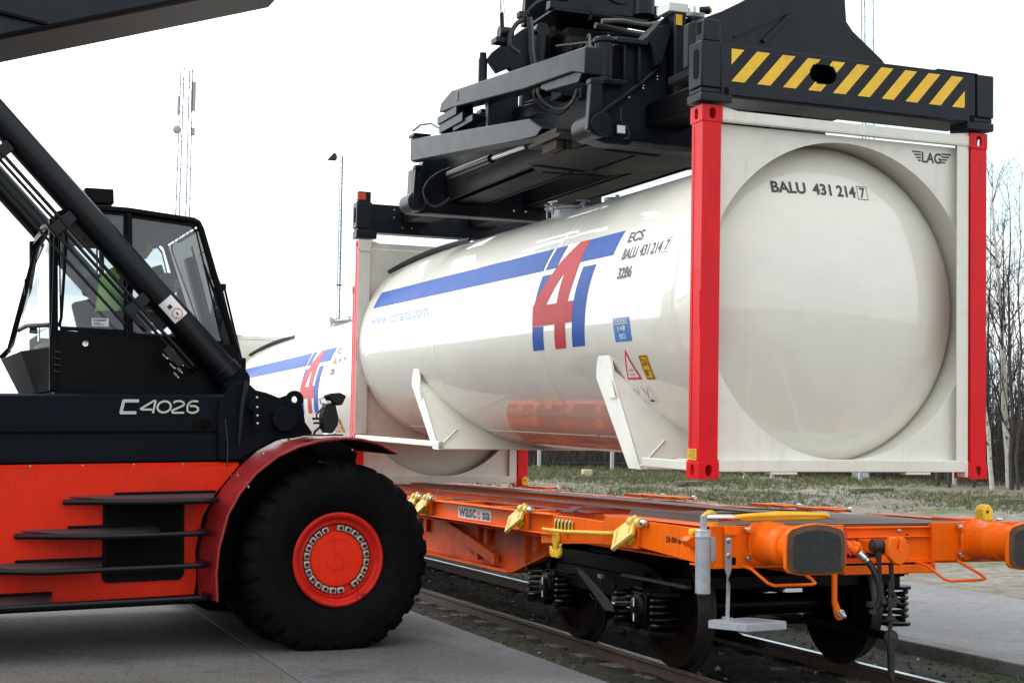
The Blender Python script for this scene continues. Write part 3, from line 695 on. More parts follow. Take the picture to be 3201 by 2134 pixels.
sbuild(m, 'pivot_bracket', SPR, fr1)
m = MB(); m.cyl((.15, 1.96, 3.20), (.15, 1.96, 3.49), .075, n=28); m.cyl((.15, 1.96, 3.49), (.15, 1.96, 3.53), .09, n=28); m.cyl((.15, 1.96, 3.16), (.15, 1.96, 3.20), .085, n=28); sbuild(m, 'pivot_barrel', SPR, fr1)
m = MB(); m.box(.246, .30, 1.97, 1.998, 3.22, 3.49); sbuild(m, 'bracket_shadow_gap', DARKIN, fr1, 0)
m = MB(); m.cyl((.085, 1.86, 2.795), (.085, 2.22, 2.795), .108, n=40); m.cyl((.085, 1.845, 2.795), (.085, 1.86, 2.795), .09, n=32); sbuild(m, 'pivot_drum', SPR, fr1)
m = MB(); m.cyl((.185, 1.95, 2.79), (.185, 1.998, 2.79), .075, n=28); sbuild(m, 'pivot_cover', SPR, fr1)
m = MB(); m.lathe([(.008, 1.935), (.024, 1.937), (.028, 1.950)], (.185, 0, 2.796), 1, 14); sbuild(m, 'pivot_bolt', RUSTY, fr1, 0)
m = MB(); m.prism([(-.004, 3.165), (.094, 3.165), (.100, 2.98), (.085, 2.80), (.06, 2.70), (-.03, 2.74), (-.015, 2.95)], 1, 1.86, 1.93); m.box(-.012, .11, 1.85, 1.95, 3.12, 3.165)
sbuild(m, 'hanger_link', SPR, spr)
m = MB(); m.tube([(.672, 1.97, 3.345), (.50, 1.965, 3.19), (.28, 1.955, 3.02), (.16, 1.94, 2.93), (.075, 1.93, 2.84)], .020, 10); sbuild(m, 'locking_rod', SPR, fr1, 0)
m = MB(); m.prism([(.60, 3.33), (.66, 3.37), (.74, 3.62), (.725, 3.70), (.60, 3.67), (.50, 3.56), (.56, 3.5)], 1, 1.90, 1.998); sbuild(m, 'gusset', SPR, fr1)
m = MB(); m.box(.748, .86, 1.86, 1.998, 2.90, 3.80); m.box(.748, .775, 1.845, 1.998, 2.90, 3.80); m.box(.90, 1.02, 1.83, 1.998, 2.93, 3.78); col = sbuild(m, 'upright_column', SPR, fr1)
m = MB(); m.box(.755, .812, 1.8395, 1.8445, 3.685, 3.775); sbuild(m, 'yellow_label', SYEL, col, 0)
m = MB(); m.box(.70, .88, 1.86, 2.08, 3.805, 3.88); sbuild(m, 'valve_box', SWHITE, spr, .004)
m = MB(); m.cyl((.92, 1.95, 3.80), (.92, 1.95, 3.87), .03, n=12); m.cyl((.99, 1.97, 3.80), (.99, 1.97, 3.90), .022, n=12); m.box(.94, 1.06, 1.9, 2.05, 3.80, 3.835); sbuild(m, 'valve_fitting', CHROME, spr, .003)
m = MB(); m.cyl((1.06, 2.0, 3.88), (1.14, 1.96, 3.885), .035, n=16); m.cyl((1.14, 1.96, 3.885), (1.155, 1.953, 3.885), .024, n=16, mi=1); sbuild(m, 'capped_coupling', [CYLBLK, YEL], spr, .002)
for (x, z) in ((.70, 3.49), (.665, 3.27), (.665, 3.245), (.53, 3.18), (.53, 3.155), (.40, 3.09), (.40, 3.065), (.915, 3.65), (.915, 3.60), (.915, 3.17), (.915, 3.12)):
    m = MB(); m.lathe([(.0005, -.016), (.009, -.014), (.011, 0)], (x, 1.998 if x < .8 else 1.845, z), 1, 8); sbuild(m, 'bolt', CHROME, fr1, 0)
m = MB(); m.box(.262, .352, 1.94, 1.99, 2.742, 2.822); lw = sbuild(m, 'work_lamp', SPR, fr1)
m = MB(); m.box(.270, .344, 1.932, 1.938, 2.750, 2.814); sbuild(m, 'lens', MUDF, lw, .002)
m = MB(); m.tube([(.345, 1.93, 2.825), (.365, 1.93, 2.80), (.385, 1.94, 2.76), (.38, 1.95, 2.72), (.34, 1.96, 2.71)], .004, 6); m.tube([(.33, 1.96, 2.83), (.31, 1.96, 2.90), (.32, 1.965, 2.97)], .003, 6); sbuild(m, 'lamp_cable', HOSEG, fr1, 0)
# far transverse frame
FF = [(.117, 2.687), (.06, 2.72), (.02, 2.82), (.07, 2.93), (.08, 3.20), (.16, 3.22), (.24, 3.36), (.60, 3.50), (1.84, 3.50), (2.20, 3.36), (2.38, 3.30), (2.47, 3.22), (2.466, 2.70), (1.62, 2.697)]
m = MB(); m.prism(FF, 1, 6.95, 7.15); fr2 = sbuild(m, 'carrier_frame', SPR)
m = MB(); m.box(.20, 2.40, 6.90, 6.948, 2.69, 2.702); sbuild(m, 'frame_lip', SPRG, fr2)
m = MB(); m.cyl((.10, 6.82, 2.81), (.10, 7.18, 2.81), .115, n=40); m.cyl((.10, 6.80, 2.81), (.10, 6.82, 2.81), .10, n=32); sbuild(m, 'pivot_drum', SPR, fr2)
m = MB(); m.lathe([(.012, 6.78), (.03, 6.783), (.035, 6.80)], (.195, 0, 2.813), 1, 14); sbuild(m, 'pivot_bolt', RUSTY, fr2, 0)
m = MB(); m.prism([(.055, 3.21), (.125, 3.21), (.14, 2.95), (.12, 2.80), (.10, 2.69), (.03, 2.74), (.04, 2.95)], 1, 6.78, 6.86); m.box(.045, .14, 6.76, 6.87, 3.17, 3.215); m.box(.09, .13, 6.77, 6.8, 3.02, 3.14)
sbuild(m, 'hanger_link', SPR, spr)
for (x, z) in ((1.32, 2.80), (1.47, 2.80)):
    m = MB(); m.lathe([(.0005, -.03), (.016, -.025), (.022, 0)], (x, 6.95, z), 1, 10); sbuild(m, 'bolt', CHROME, fr2, 0)
# folded piggyback arms (near side pair, and the far side pair mirrored)
def arm(far, mirror):
    X0, X1 = (-.045, .135) if not mirror else (2.303, 2.483)
    m = MB()
    if not far:
        m.prism([(1.90, 3.43), (3.2, 3.555), (5.29, 3.752), (5.62, 3.69), (5.68, 3.60), (5.18, 3.56), (3.24, 3.35), (2.17, 3.275), (1.90, 3.20)], 0, X0, X1)
        m.prism([(1.98, 3.27), (2.9, 3.33), (2.95, 3.30), (2.8, 3.24), (2.1, 3.17)], 0, X0 + .03, X1 - .03)
    else:
        m.prism([(6.69, 3.485), (3.12, 3.060), (2.80, 2.915), (2.93, 2.862), (3.29, 2.890), (6.68, 3.235)], 0, X0, X1)
    a = sbuild(m, 'folding_arm', SPR, spr, .012)
    m = MB()
    if not far:
        m.box(X0 - .005, X1 + .005, 5.10, 5.72, 3.47, 3.555); m.box(X0 + .01, X1 + .02, 4.95, 5.70, 3.375, 3.468); m.box(X0 + .03, X1, 4.7, 5.3, 3.33, 3.40)
    else:
        m.box(X0 - .005, X1 + .015, 2.40, 3.10, 2.775, 2.812); m.box(X0 + .02, X0 + .09, 2.52, 2.84, 2.69, 2.774); m.box(X0 + .11, X1 - .01, 2.52, 2.84, 2.69, 2.774); m.box(X0 + .03, X1 - .03, 2.55, 2.80, 2.71, 2.774); m.box(X0 + .01, X1, 2.50, 3.0, 2.813, 2.87)
    foot = sbuild(m, 'arm_foot', RUSTY if far else SPR, a, .006)
    m = MB()
    if far: m.box(X0 - .01, X1 + .01, 6.52, 6.72, 3.495, 3.53); m.box(X0 + .02, X0 + .10, 6.55, 6.66, 3.22, 3.30); m.tube([(X0, 6.6, 3.56), (X0 + .03, 6.4, 3.60), (X0 + .05, 6.1, 3.56), (X0 + .06, 5.8, 3.45)], .012, 6)
    else: m.box(X0 - .005, X1 + .005, 5.05, 5.12, 3.60, 3.70)
    sbuild(m, 'arm_fitting', SPR, a, .004)
    return a
for far in (0, 1):
    for mir in (0, 1): arm(far, mir)
m = MB(); m.tube([(.30, 4.98, 3.02), (.30, 4.04, 2.99)], .020, 12); sbuild(m, 'piston_rod', CHROME, spr, 0)
m = MB(); m.tube([(.30, 6.3, 3.05), (.30, 4.98, 3.02)], .045, 14); sbuild(m, 'arm_cylinder', CYLBLK, spr, 0)
# rotator, slewing gear and tilt gear in the middle
m = MB(); m.cyl((1.22, 4.56, 3.33), (1.22, 4.56, 3.46), .86, n=64); m.cyl((1.22, 4.56, 3.46), (1.22, 4.56, 3.52), .78, n=64); ring = sbuild(m, 'slewing_ring', SPR)
m = MB(); m.prism([(.07, 3.93), (.12, 4.00), (.44, 4.27), (.55, 4.30), (1.7, 4.30), (1.98, 4.26), (2.36, 3.95), (2.36, 3.60), (1.95, 3.54), (.62, 3.54), (.53, 3.60), (.46, 3.70), (.30, 3.86), (.18, 3.80)], 1, 4.52, 4.60); sbuild(m, 'tilt_plate', SPR)
m = MB(); m.prism([(.07, 3.55), (.25, 3.70), (.42, 3.60), (.42, 3.24), (.13, 3.22)], 1, 4.55, 4.62); m.box(.44, .53, 4.50, 4.60, 3.30, 3.62); m.box(.08, .16, 4.50, 4.58, 3.22, 3.62); sbuild(m, 'side_plate', SPR)
m = MB(); m.cyl((.70, 4.0, 3.98), (1.80, 4.0, 3.98), .13, n=28); m.box(.75, 1.75, 4.1, 5.1, 3.60, 4.22); m.cyl((.9, 3.9, 4.3), (1.6, 3.9, 4.26), .05, n=16); sbuild(m, 'cross_head', CABBLK)
for x in (.595, 1.84):
    m = MB(); m.cyl((x, 4.40, 3.62), (x, 4.40, 4.18), .078, n=20); m.cyl((x, 4.36, 4.24), (x, 4.50, 4.24), .075, n=20); m.box(x - .05, x + .05, 4.38, 4.46, 4.16, 4.30); sbuild(m, 'tilt_cylinder', CYLBLK, spr, .004)
m = MB(); m.cyl((.02, 4.52, 3.62), (.02, 4.52, 3.92), .045, n=16); m.cyl((.02, 4.52, 3.92), (.02, 4.52, 3.98), .035, n=16); sbuild(m, 'damper_cylinder', CYLBLK, spr, .003)
m = MB(); m.box(.02, .20, 4.15, 4.3, 4.01, 4.06); m.cyl((.07, 4.22, 4.12), (.21, 4.22, 4.12), .06, n=18); m.tube([(.10, 4.2, 4.1), (.09, 4.2, 4.30), (.085, 4.2, 4.31)], .022, 8); sbuild(m, 'sway_damper', SPR)
m = MB(); m.tube([(.088, 4.2, 4.30), (.07, 4.2, 4.50), (.05, 4.2, 4.8)], .013, 8); sbuild(m, 'damper_rod', CHROME, spr, 0)
m = MB(); m.tube([(.10, 4.2, 4.45), (.125, 4.2, 4.28), (.16, 4.2, 4.25), (.22, 4.2, 4.27)], .004, 6); sbuild(m, 'thin_cable', HOSE, spr, 0)
m = MB(); m.box(.26, .34, 4.15, 4.25, 4.28, 4.34); sbuild(m, 'junction_box', SPRG, spr, .006)
for pth, r_, mm_ in (([(.35, 4.1, 4.27), (.37, 4.1, 4.12), (.38, 4.1, 3.98), (.40, 4.1, 3.85), (.44, 4.1, 3.72)], .022, HOSEG),
                     ([(.32, 4.1, 4.27), (.34, 4.1, 4.10), (.35, 4.1, 3.95), (.38, 4.1, 3.80)], .014, HOSE),
                     ([(.28, 4.1, 4.24), (.20, 4.1, 4.18), (.14, 4.1, 4.05), (.15, 4.1, 3.96), (.24, 4.1, 3.90)], .024, HOSE),
                     ([(.34, 4.15, 4.33), (.42, 4.1, 4.42), (.55, 4.05, 4.47), (.70, 4.0, 4.46)], .022, HOSE),
                     ([(.02, 3.0, 3.34), (-.01, 3.0, 3.28), (.04, 3.0, 3.20), (.12, 3.0, 3.155), (.22, 3.0, 3.14), (.31, 3.0, 3.20), (.35, 3.0, 3.27), (.37, 3.0, 3.34)], .015, HOSEG),
                     ([(.0, 3.05, 3.33), (-.03, 3.05, 3.26), (.02, 3.05, 3.18), (.10, 3.05, 3.13), (.22, 3.05, 3.11), (.32, 3.05, 3.18)], .011, HOSE),
                     ([(.14, 6.75, 2.93), (.16, 6.72, 2.82), (.22, 6.7, 2.76), (.32, 6.7, 2.76), (.45, 6.7, 2.86), (.60, 6.7, 3.02)], .014, HOSE),
                     ([(.14, 6.75, 2.93), (.18, 6.7, 3.03), (.30, 6.7, 3.13), (.46, 6.7, 3.21), (.58, 6.7, 3.33)], .014, HOSE),
                     ([(.40, 2.55, 3.85), (.60, 2.55, 3.875), (.85, 2.55, 3.87), (1.00, 2.4, 3.90)], .022, HOSEG),
                     ([(.36, 2.6, 3.82), (.60, 2.6, 3.80), (.80, 2.5, 3.76), (.86, 2.4, 3.74)], .030, HOSE),
                     ([(.55, 3.3, 3.55), (.58, 3.3, 3.80), (.75, 3.3, 3.92), (1.0, 3.3, 3.93)], .014, HOSE),
                     ([(.85, 2.2, 3.85), (.78, 2.1, 3.80), (.74, 2.0, 3.70), (.72, 1.95, 3.62)], .012, HOSE)):
    cs = []
    for i in range(len(pth) - 1):          # smooth the run
        p0, p1, p2, p3 = [Vector(pth[max(0, min(len(pth) - 1, i + d))]) for d in (-1, 0, 1, 2)]
        for q in range(4):
            t = q / 4; cs.append(.5 * ((2 * p1) + (p2 - p0) * t + (2 * p0 - 5 * p1 + 4 * p2 - p3) * t * t + (3 * p1 - p0 - 3 * p2 + p3) * t ** 3))
    cs.append(Vector(pth[-1])); m = MB(); m.tube(cs, r_, 8); sbuild(m, 'hydraulic_hose', mm_, spr, 0)
m = MB(); m.box(.37, .42, 2.9, 3.0, 3.24, 3.34); sbuild(m, 'cable_clamp', SPR, spr, .003)
random.seed(3)
for i in range(9):
    x0 = .30 + .07 * i; z1 = 3.75 + .12 * random.random(); P_ = [(x0, 2.4 + random.random() * .3, 3.35), (x0 + random.uniform(-.1, .1), 2.6, 3.5 + .1 * random.random()), (x0 + random.uniform(-.05, .3), 3.0, z1), (x0 + random.uniform(.1, .4), 3.6, z1 + .1), (x0 + .4, 4.1, 3.9)]
    m = MB(); m.tube(P_, .010 + .008 * random.random(), 7); sbuild(m, 'hydraulic_hose', HOSE, spr, 0)
for (x, y, z, w_, h_) in ((.35, 3.3, 3.34, .16, .20), (.60, 2.8, 3.34, .22, .14), (.95, 3.1, 3.34, .20, .30), (1.35, 2.9, 3.34, .25, .22), (.28, 5.3, 3.34, .2, .22), (.5, 6.1, 3.34, .3, .16)):
    m = MB(); m.box(x, x + w_, y, y + .25, z, z + h_); m.box(x + .03, x + w_ - .03, y + .03, y + .2, z + h_, z + h_ + .05); sbuild(m, 'valve_housing', SPR, spr, .01)
for (y, z0) in ((5.6, 3.20), (5.9, 3.42)):
    m = MB(); m.prism([(y, z0), (y + .06, z0), (y + .10, z0 + .30), (y + .02, z0 + .30)], 0, .12, .20); sbuild(m, 'hose_bracket', SPR, spr, .006)
m = MB(); m.prism([(.60, 4.42), (1.80, 4.44), (1.55, 4.70), (1.45, 5.1), (.75, 5.1), (.62, 4.75)], 1, 4.2, 4.32); m.prism([(.60, 4.42), (1.80, 4.44), (1.55, 4.70), (1.45, 5.1), (.75, 5.1), (.62, 4.75)], 1, 4.9, 5.0); m.box(.64, 1.6, 4.2, 5.0, 4.40, 4.43); hd = sbuild(m, 'rotator_head', SPR)
m = MB(); m.lathe([(.20, 4.175), (.20, 4.198)], (1.35, 0, 4.75), 1, 40); m.lathe([(.17, 4.175), (.20, 4.175)], (1.35, 0, 4.75), 1, 40); sbuild(m, 'pin_ring', CYLBLK, hd, 0)
m = MB(); m.lathe([(.0005, 4.18), (.022, 4.182), (.028, 4.198)], (.80, 0, 4.60), 1, 14); sbuild(m, 'grease_cap', CHROME, hd, 0)
m = MB(); m.cyl((1.28, 3.5, 4.24), (1.28, 3.5, 4.75), .105, n=24); m.box(1.37, 1.44, 3.45, 3.6, 4.22, 4.34); sbuild(m, 'slewing_motor', CYLBLK, spr, .004)
m = MB(); m.box(1.385, 1.445, 3.44, 3.449, 4.25, 4.33); sbuild(m, 'motor_plate', SWHITE, spr, 0)
# mast plate standing on the near telescopic beams
m = MB(); m.prism([(.30, 3.05), (.30, 3.38), (.59, 3.51), (.79, 3.62), (.92, 3.72), (.95, 4.4), (1.72, 4.4), (1.69, 3.80), (1.71, 3.56), (1.77, 3.49), (2.05, 3.29), (2.12, 3.21), (2.12, 3.05)], 1, .78, .86); mp = sbuild(m, 'mast_plate', SPR)
m = MB(); m.beam((.94, .765, 3.31), (1.17, .765, 3.54), .03, .028, (0, 1, 0)); m.beam((.69, .77, 3.32), (1.19, .77, 3.575), .012, .012, (0, 1, 0)); sbuild(m, 'plate_rib', SPR, mp, 0)
m = MB(); m.box(.35, 2.1, .62, 1.2, 3.0, 3.06); sbuild(m, 'mast_base', CABBLK)

# ------------------------------------------------------------------ reach stacker (local: X forward, Y away from us, Z up; origin on the ground under the near front wheel)
RM = Matrix.Translation((-3.04, 3.69, 0.0)) @ Euler((0, rad(-1.2), rad(3.0))).to_matrix().to_4x4()
rs = empty('reach_stacker', RM, 'red and black reach stacker with big front wheel, cab, steps and raised boom', 'reach stacker')
def rb(mb, name, m, parent=None, bevel=.006, **kw): return build(mb, name, m, parent or rs, bevel=bevel, **kw)
# tyre: lugs wrap over the shoulder
def make_wheel(parent):
    nl = 28; sub = 10; n = nl * sub; hz = .735
    m = MB()
    prof = [(.385, .085), (.40, .055), (.44, .035), (.50, .012), (.56, .0), (.63, .0), (.66, .008), (.69, .006), (.725, .022), (.762, .048), (.790, .085), (.800, .14), (.805, .25), (.800, .36), (.790, .415), (.762, .452), (.69, .49), (.60, .50), (.44, .465), (.385, .42)]
    vs = []
    for (r, y) in prof:
        for j in range(n):
            a = 2 * math.pi * j / n; ph = (j % sub) / sub
            g = 1.0 if .0 <= ph < .28 else 0.0
            rr, yy = r, y
            if g and .68 < r and y < .2: rr = r - .019 * min(1, (r - .68) / .07); yy = y + .013 * min(1, (r - .68) / .07)
            if not g and r > .74: rr = r + random.uniform(-.0012, .0012)
            x, z = rr * math.sin(a + (.02 if y < .2 else 0)), rr * math.cos(a)
            z = max(z, -.728); vs.append((x, yy, hz + z))
    fs = [(i * n + j, i * n + (j + 1) % n, (i + 1) * n + (j + 1) % n, (i + 1) * n + j) for i in range(len(prof) - 1) for j in range(n)]
    m.add(vs, [f[::-1] for f in fs])
    w = rb(MB(), 'wheel', RUBBER, parent, 0) if False else None
    t = rb(m, 'wheel', RUBBER, parent, 0, angle=38)
    m = MB(); m.lathe([(.385, .12), (.388, .055), (.372, .042), (.352, .050), (.345, .085), (.325, .10), (.300, .085), (.292, .10), (.288, .145), (.275, .15)], (0, 0, hz), 1, 80)
    rim = rb(m, 'rim', RIMRED, t, 0, angle=50)
    m = MB(); m.lathe([(.300, .149), (.275, .152), (.232, .152), (.228, .112), (.215, .100), (.165, .098), (.163, .101), (.090, .100), (.088, .094), (.040, .093), (.038, .098), (.0005, .098)], (0, 0, hz), 1, 64)
    hub = rb(m, 'hub', HUBRED, t, 0, angle=30)
    for i in range(24):
        if i in (10, 23): continue
        a = 2 * math.pi * (i + .5) / 24
        q = MB(); q.box(-.029, .029, .095, .15, -.024, .024); nut = MB()
        R_ = Matrix.Rotation(a, 4, 'Y'); ctr = Vector((.258 * math.sin(a), 0, .258 * math.cos(a) + hz))
        q.v = [tuple(R_ @ Vector(v) + ctr) for v in q.v]
        c = rb(q, 'rim_clamp', CLAMP, t, .007)
        nut.lathe([(.0005, -.006), (.011, -.006), (.016, .002), (.017, .012)], (0, .0, 0), 1, 6); nut.v = [tuple(Vector(v) + ctr + Vector((0, .0825, 0))) for v in nut.v]
        rb(nut, 'nut', SBLK, c, 0)
    return t
w1_ = make_wheel(rs); w1_.location = (.035, 0, 0)
def dup_wheel(dx_, dy_, skip=('rim_clamp',)):
    c = copy_tree(w1_, rs, skip); c.location = (dx_, dy_, 0); return c
dup_wheel(0, .58); dup_wheel(0, 3.10); dup_wheel(0, 3.68)
dup_wheel(-5.7, .45); dup_wheel(-5.7, 3.2)
m = MB(); m.cyl((0, .3, .735), (0, 3.9, .735), .22, n=24); rb(m, 'axle', CHBLK)
# chassis
m = MB()
bulge = [(-7.4, .62), (-7.4, 2.09), (-.82, 2.09), (-.45, 1.74), (-.45, .62)]
m.box(-7.4, -.80, .60, 3.56, .50, 1.55); m.box(-7.3, .55, 1.15, 3.0, .95, 1.62)
m.box(-7.2, -.95, .95, 3.2, .34, .50); m.box(-.95, 1.0, 1.25, 2.9, .42, .95)  # low box under the middle, added to deepen the shade beneath the machine
chs = rb(m, 'chassis', CHBLK)
m = MB()   # black upper flank, creased along its length
prof = [(.60, 2.105), (.555, 2.085), (.545, 1.80), (.560, 1.785), (.555, 1.555), (.60, 1.545)]
vs = []; 
for X in (-7.4, -.60):
    for (y, z) in prof: vs.append((X, y, z))
k_ = len(prof); m.add(vs, [(i, i + 1, k_ + i + 1, k_ + i) for i in range(k_ - 1)]); 
m.box(-7.4, -.60, .60, 3.5, 1.56, 2.10)
fl = rb(m, 'upper_flank', CHBLK, chs, .004)
m = MB(); cs = stadium(-1.00, 1.855, .075, .04, 20); m.prism(cs, 1, .538, .544); m.box(-1.0, -.80, .538, .544, 1.815, 1.895); rb(m, 'flank_opening', DARKIN, fl, 0)
# badge, drawn as strokes
m = MB()
def stroke(pts, w=.011):
    for i in range(len(pts) - 1):
        a, b = Vector(pts[i]), Vector(pts[i + 1]); d = (b - a).normalized() * w; nn = Vector((-d.y, d.x)); a2, b2 = a - d * .5, b + d * .5
        m.quad(*[(p.x, .5395 - .0004 * (i % 2), p.y) for p in (a2 - nn, b2 - nn, b2 + nn, a2 + nn)])
def arcp(cx, cz, rx, rz, a0, a1, sh=.12, n=14): return [(cx + rx * math.cos(rad(a0 + (a1 - a0) * i / n)) + sh * rz * math.sin(rad(a0 + (a1 - a0) * i / n)), cz + rz * math.sin(rad(a0 + (a1 - a0) * i / n))) for i in range(n + 1)]
zb, zt = 1.951, 2.047
stroke([(-1.515, zt), (-1.63, zt), (-1.652, zb), (-1.535, zb)], .0125)
stroke([(-1.395, zb), (-1.375, zt), (-1.390, zt), (-1.495, zb + .032), (-1.480, zb + .026), (-1.405, zb + .026)], .008)
stroke(arcp(-1.305, (zb + zt) / 2, .055, .046, 0, 360), .008)
stroke([(-1.225, zt - .014)] + arcp(-1.19, zt - .024, .047, .024, 130, -50) + [(-1.24, zb + .018), (-1.235, zb), (-1.145, zb)], .008)
stroke([(-1.03, zt - .002), (-1.07, zt)] + arcp(-1.07, (zb + zt) / 2, .045, .047, 90, 180) + arcp(-1.07, zb + .027, .045, .028, 180, 450) + [(-1.09, zb + .055)], .008)
rb(m, 'model_badge', TEXTG, fl, 0)
# red side body with its dark step recess
m = MB()
out_ = [(-7.4, .52), (-3.4, .52), (-2.19, .462), (-1.065, .470), (-1.05, .60), (-1.06, .82), (-1.00, 1.10), (-.90, 1.28), (-.70, 1.515), (-7.4, 1.515)]
m.prism(out_, 1, .452, .50); m.add([(-7.4, .452, 1.516), (-.70, .452, 1.516), (-.69, .56, 1.542), (-7.4, .56, 1.542)], [(0, 1, 2, 3)])
body = rb(m, 'side_body', STRED, rs, .004)
m = MB(); m.prism([(-1.80, 1.25), (-1.155, 1.25), (-1.155, .64), (-1.19, .598), (-1.77, .598), (-1.80, .63)], 1, .430, .451); rb(m, 'recess_frame', CABBLK, body, .004)
m = MB(); m.box(-1.77, -1.185, .4265, .4295, .635, 1.24); rb(m, 'recess', DARKIN, body, 0)
for X in (-2.35, -1.95, -1.55, -1.15, -2.8, -3.3):
    m = MB(); m.lathe([(.011, 0), (.011, .008), (.0005, .012)], (X, .51, 1.530), 2, 8); rb(m, 'body_bolt', CHROME, body, 0)
# steps: bent tube with a chequered plate behind it
def step(z, pts, plate, name='step'):
    m = MB(); P = [(x, y, z) for x, y in pts]; sm_ = []
    for i in range(len(P) - 1):
        a, b = Vector(P[i]), Vector(P[i + 1]); L_ = (b - a).length; r_ = min(.05, L_ * .3)
        sm_ += [a + (b - a).normalized() * (r_ if i else 0), b - (b - a).normalized() * (r_ if i < len(P) - 2 else 0)]
    m.tube(sm_, .023, 12); t = rb(m, name, CYLBLK, rs, 0)
    m = MB(); n_ = len(plate); zz_ = [z + .006 + (.040 if p[1] > .2 else 0) for p in plate]
    m.add([(p[0], p[1], q_) for p, q_ in zip(plate, zz_)] + [(p[0], p[1], q_ - .008) for p, q_ in zip(plate, zz_)], [tuple(range(n_)), tuple(range(2 * n_ - 1, n_ - 1, -1))] + [(i, i + n_, (i + 1) % n_ + n_, (i + 1) % n_) for i in range(n_)]); rb(m, 'tread', TREAD, t, .002)
    m = MB(); a, b = plate[0], plate[-1]; m.beam((a[0] + .35, a[1] - .01, z + .056), (b[0], b[1] - .01, z + .056), .012, .024); rb(m, 'kick_strip', CABBLK, t, .003)
    return t
step(1.245, [(-2.10, .44), (-1.50, .03), (-1.02, .03), (-.96, .12)], [(-2.06, .445), (-1.50, .045), (-1.02, .045), (-.90, .445)])
step(.990, [(-2.46, .44), (-1.90, .03), (-1.10, .03), (-1.03, .10), (-1.03, .40)], [(-2.42, .445), (-1.90, .045), (-1.42, .045), (-1.36, .445)])
step(.738, [(-2.85, .44), (-2.29, .03), (-1.10, .03), (-1.04, .10), (-1.04, .40)], [(-2.81, .445), (-2.29, .045), (-1.86, .045), (-1.80, .445)])
step(.485, [(-3.25, .44), (-2.68, .03), (-1.08, .03), (-1.03, .10), (-1.00, .35)], [(-3.21, .445), (-2.68, .045), (-2.24, .045), (-2.18, .445)])
# fender: a bent sheet over the tyre with a rolled lip
lip = [(-.985, .455), (-.995, .67), (-.975, .87), (-.905, 1.13), (-.81, 1.30), (-.68, 1.455), (-.50, 1.59), (-.32, 1.668), (-.13, 1.715), (.07, 1.732), (.20, 1.722), (.36, 1.685), (.52, 1.60)]
def lerp_out(p, d): 
    c = (-.02, .70); v = Vector((p[0] - c[0], p[1] - c[1])); v.normalize(); return (p[0] + v.x * d, p[1] + v.y * d)
m = MB(); yw = lambda i: .47 if i < 6 else .47 + (i - 5) * .09
vs = []
n_ = len(lip)
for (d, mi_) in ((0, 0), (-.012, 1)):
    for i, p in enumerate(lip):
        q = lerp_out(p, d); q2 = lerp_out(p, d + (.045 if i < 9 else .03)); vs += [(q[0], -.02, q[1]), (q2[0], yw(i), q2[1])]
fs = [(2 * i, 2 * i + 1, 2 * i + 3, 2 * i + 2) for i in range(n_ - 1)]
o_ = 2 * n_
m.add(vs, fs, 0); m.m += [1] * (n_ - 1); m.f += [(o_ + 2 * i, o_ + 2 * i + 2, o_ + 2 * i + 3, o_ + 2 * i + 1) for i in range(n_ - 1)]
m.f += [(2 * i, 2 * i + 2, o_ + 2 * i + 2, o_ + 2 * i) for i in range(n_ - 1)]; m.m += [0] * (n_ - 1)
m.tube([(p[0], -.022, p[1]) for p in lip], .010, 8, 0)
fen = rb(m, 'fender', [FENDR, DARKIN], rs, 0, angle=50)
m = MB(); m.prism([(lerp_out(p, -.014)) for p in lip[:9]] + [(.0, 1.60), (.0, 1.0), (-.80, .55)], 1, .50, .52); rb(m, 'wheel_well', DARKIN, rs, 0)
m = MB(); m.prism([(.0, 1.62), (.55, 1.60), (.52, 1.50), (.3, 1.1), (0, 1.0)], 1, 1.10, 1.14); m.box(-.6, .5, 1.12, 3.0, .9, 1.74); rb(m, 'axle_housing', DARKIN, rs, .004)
for (x, z, y) in ((-.77, 1.43, .20), (-.72, 1.34, .05), (-.55, 1.60, .25), (-.30, 1.71, .35), (-.08, 1.755, .42), (.13, 1.76, .44)):
    m = MB(); q = lerp_out((x, z), .0); m.cyl((x, y, z), (q[0] - .012, y, z + .018), .012, n=8); rb(m, 'fender_bolt', CHROME, fen, 0)
m = MB(); m.tube([(-.80, .33, 1.47), (-.80, .29, 1.40), (-.77, .24, 1.36), (-.745, .20, 1.33)], .006, 6); m.tube([(-.80, .45, 1.50), (-.79, .48, 1.7), (-.81, .5, 1.9)], .006, 6); rb(m, 'loose_cable', HOSE, fen, 0)
# bracket with the cylinder foot and lifting ear
BR = [(-.86, 2.03), (-.80, 2.12), (-.74, 2.20), (-.62, 2.205), (-.55, 2.14), (-.46, 2.12), (-.34, 2.075), (-.285, 2.11), (-.25, 2.135), (-.215, 2.142), (-.18, 2.130), (-.152, 2.095), (-.145, 2.05), (-.13, 1.94), (-.12, 1.87), (-.05, 1.77), (-.22, 1.735), (-.40, 1.72), (-.69, 1.56), (-.86, 1.56)]
m = MB()
hc = (-.212, 2.062)
m.prism([p for p in BR if not (-.33 < p[0] < -.14 and p[1] > 2.0)], 1, .50, .54)
ear = [(hc[0] + .078 * math.cos(2 * math.pi * (i + .5) / 24), hc[1] + .078 * math.sin(2 * math.pi * (i + .5) / 24)) for i in range(24)]
m.plate_hole(ear, stadium(hc[0], hc[1], .028, .028, 24), 1, .498, .538)
m.prism([(-.345, 2.078), (-.28, 2.10), (-.285, 2.03), (-.30, 1.95), (-.44, 1.98)], 1, .501, .537); m.prism([(-.145, 2.03), (-.28, 2.01), (-.30, 1.93), (-.128, 1.93)], 1, .501, .537)
br = rb(m, 'boom_bracket', CHBLK, rs, .005)
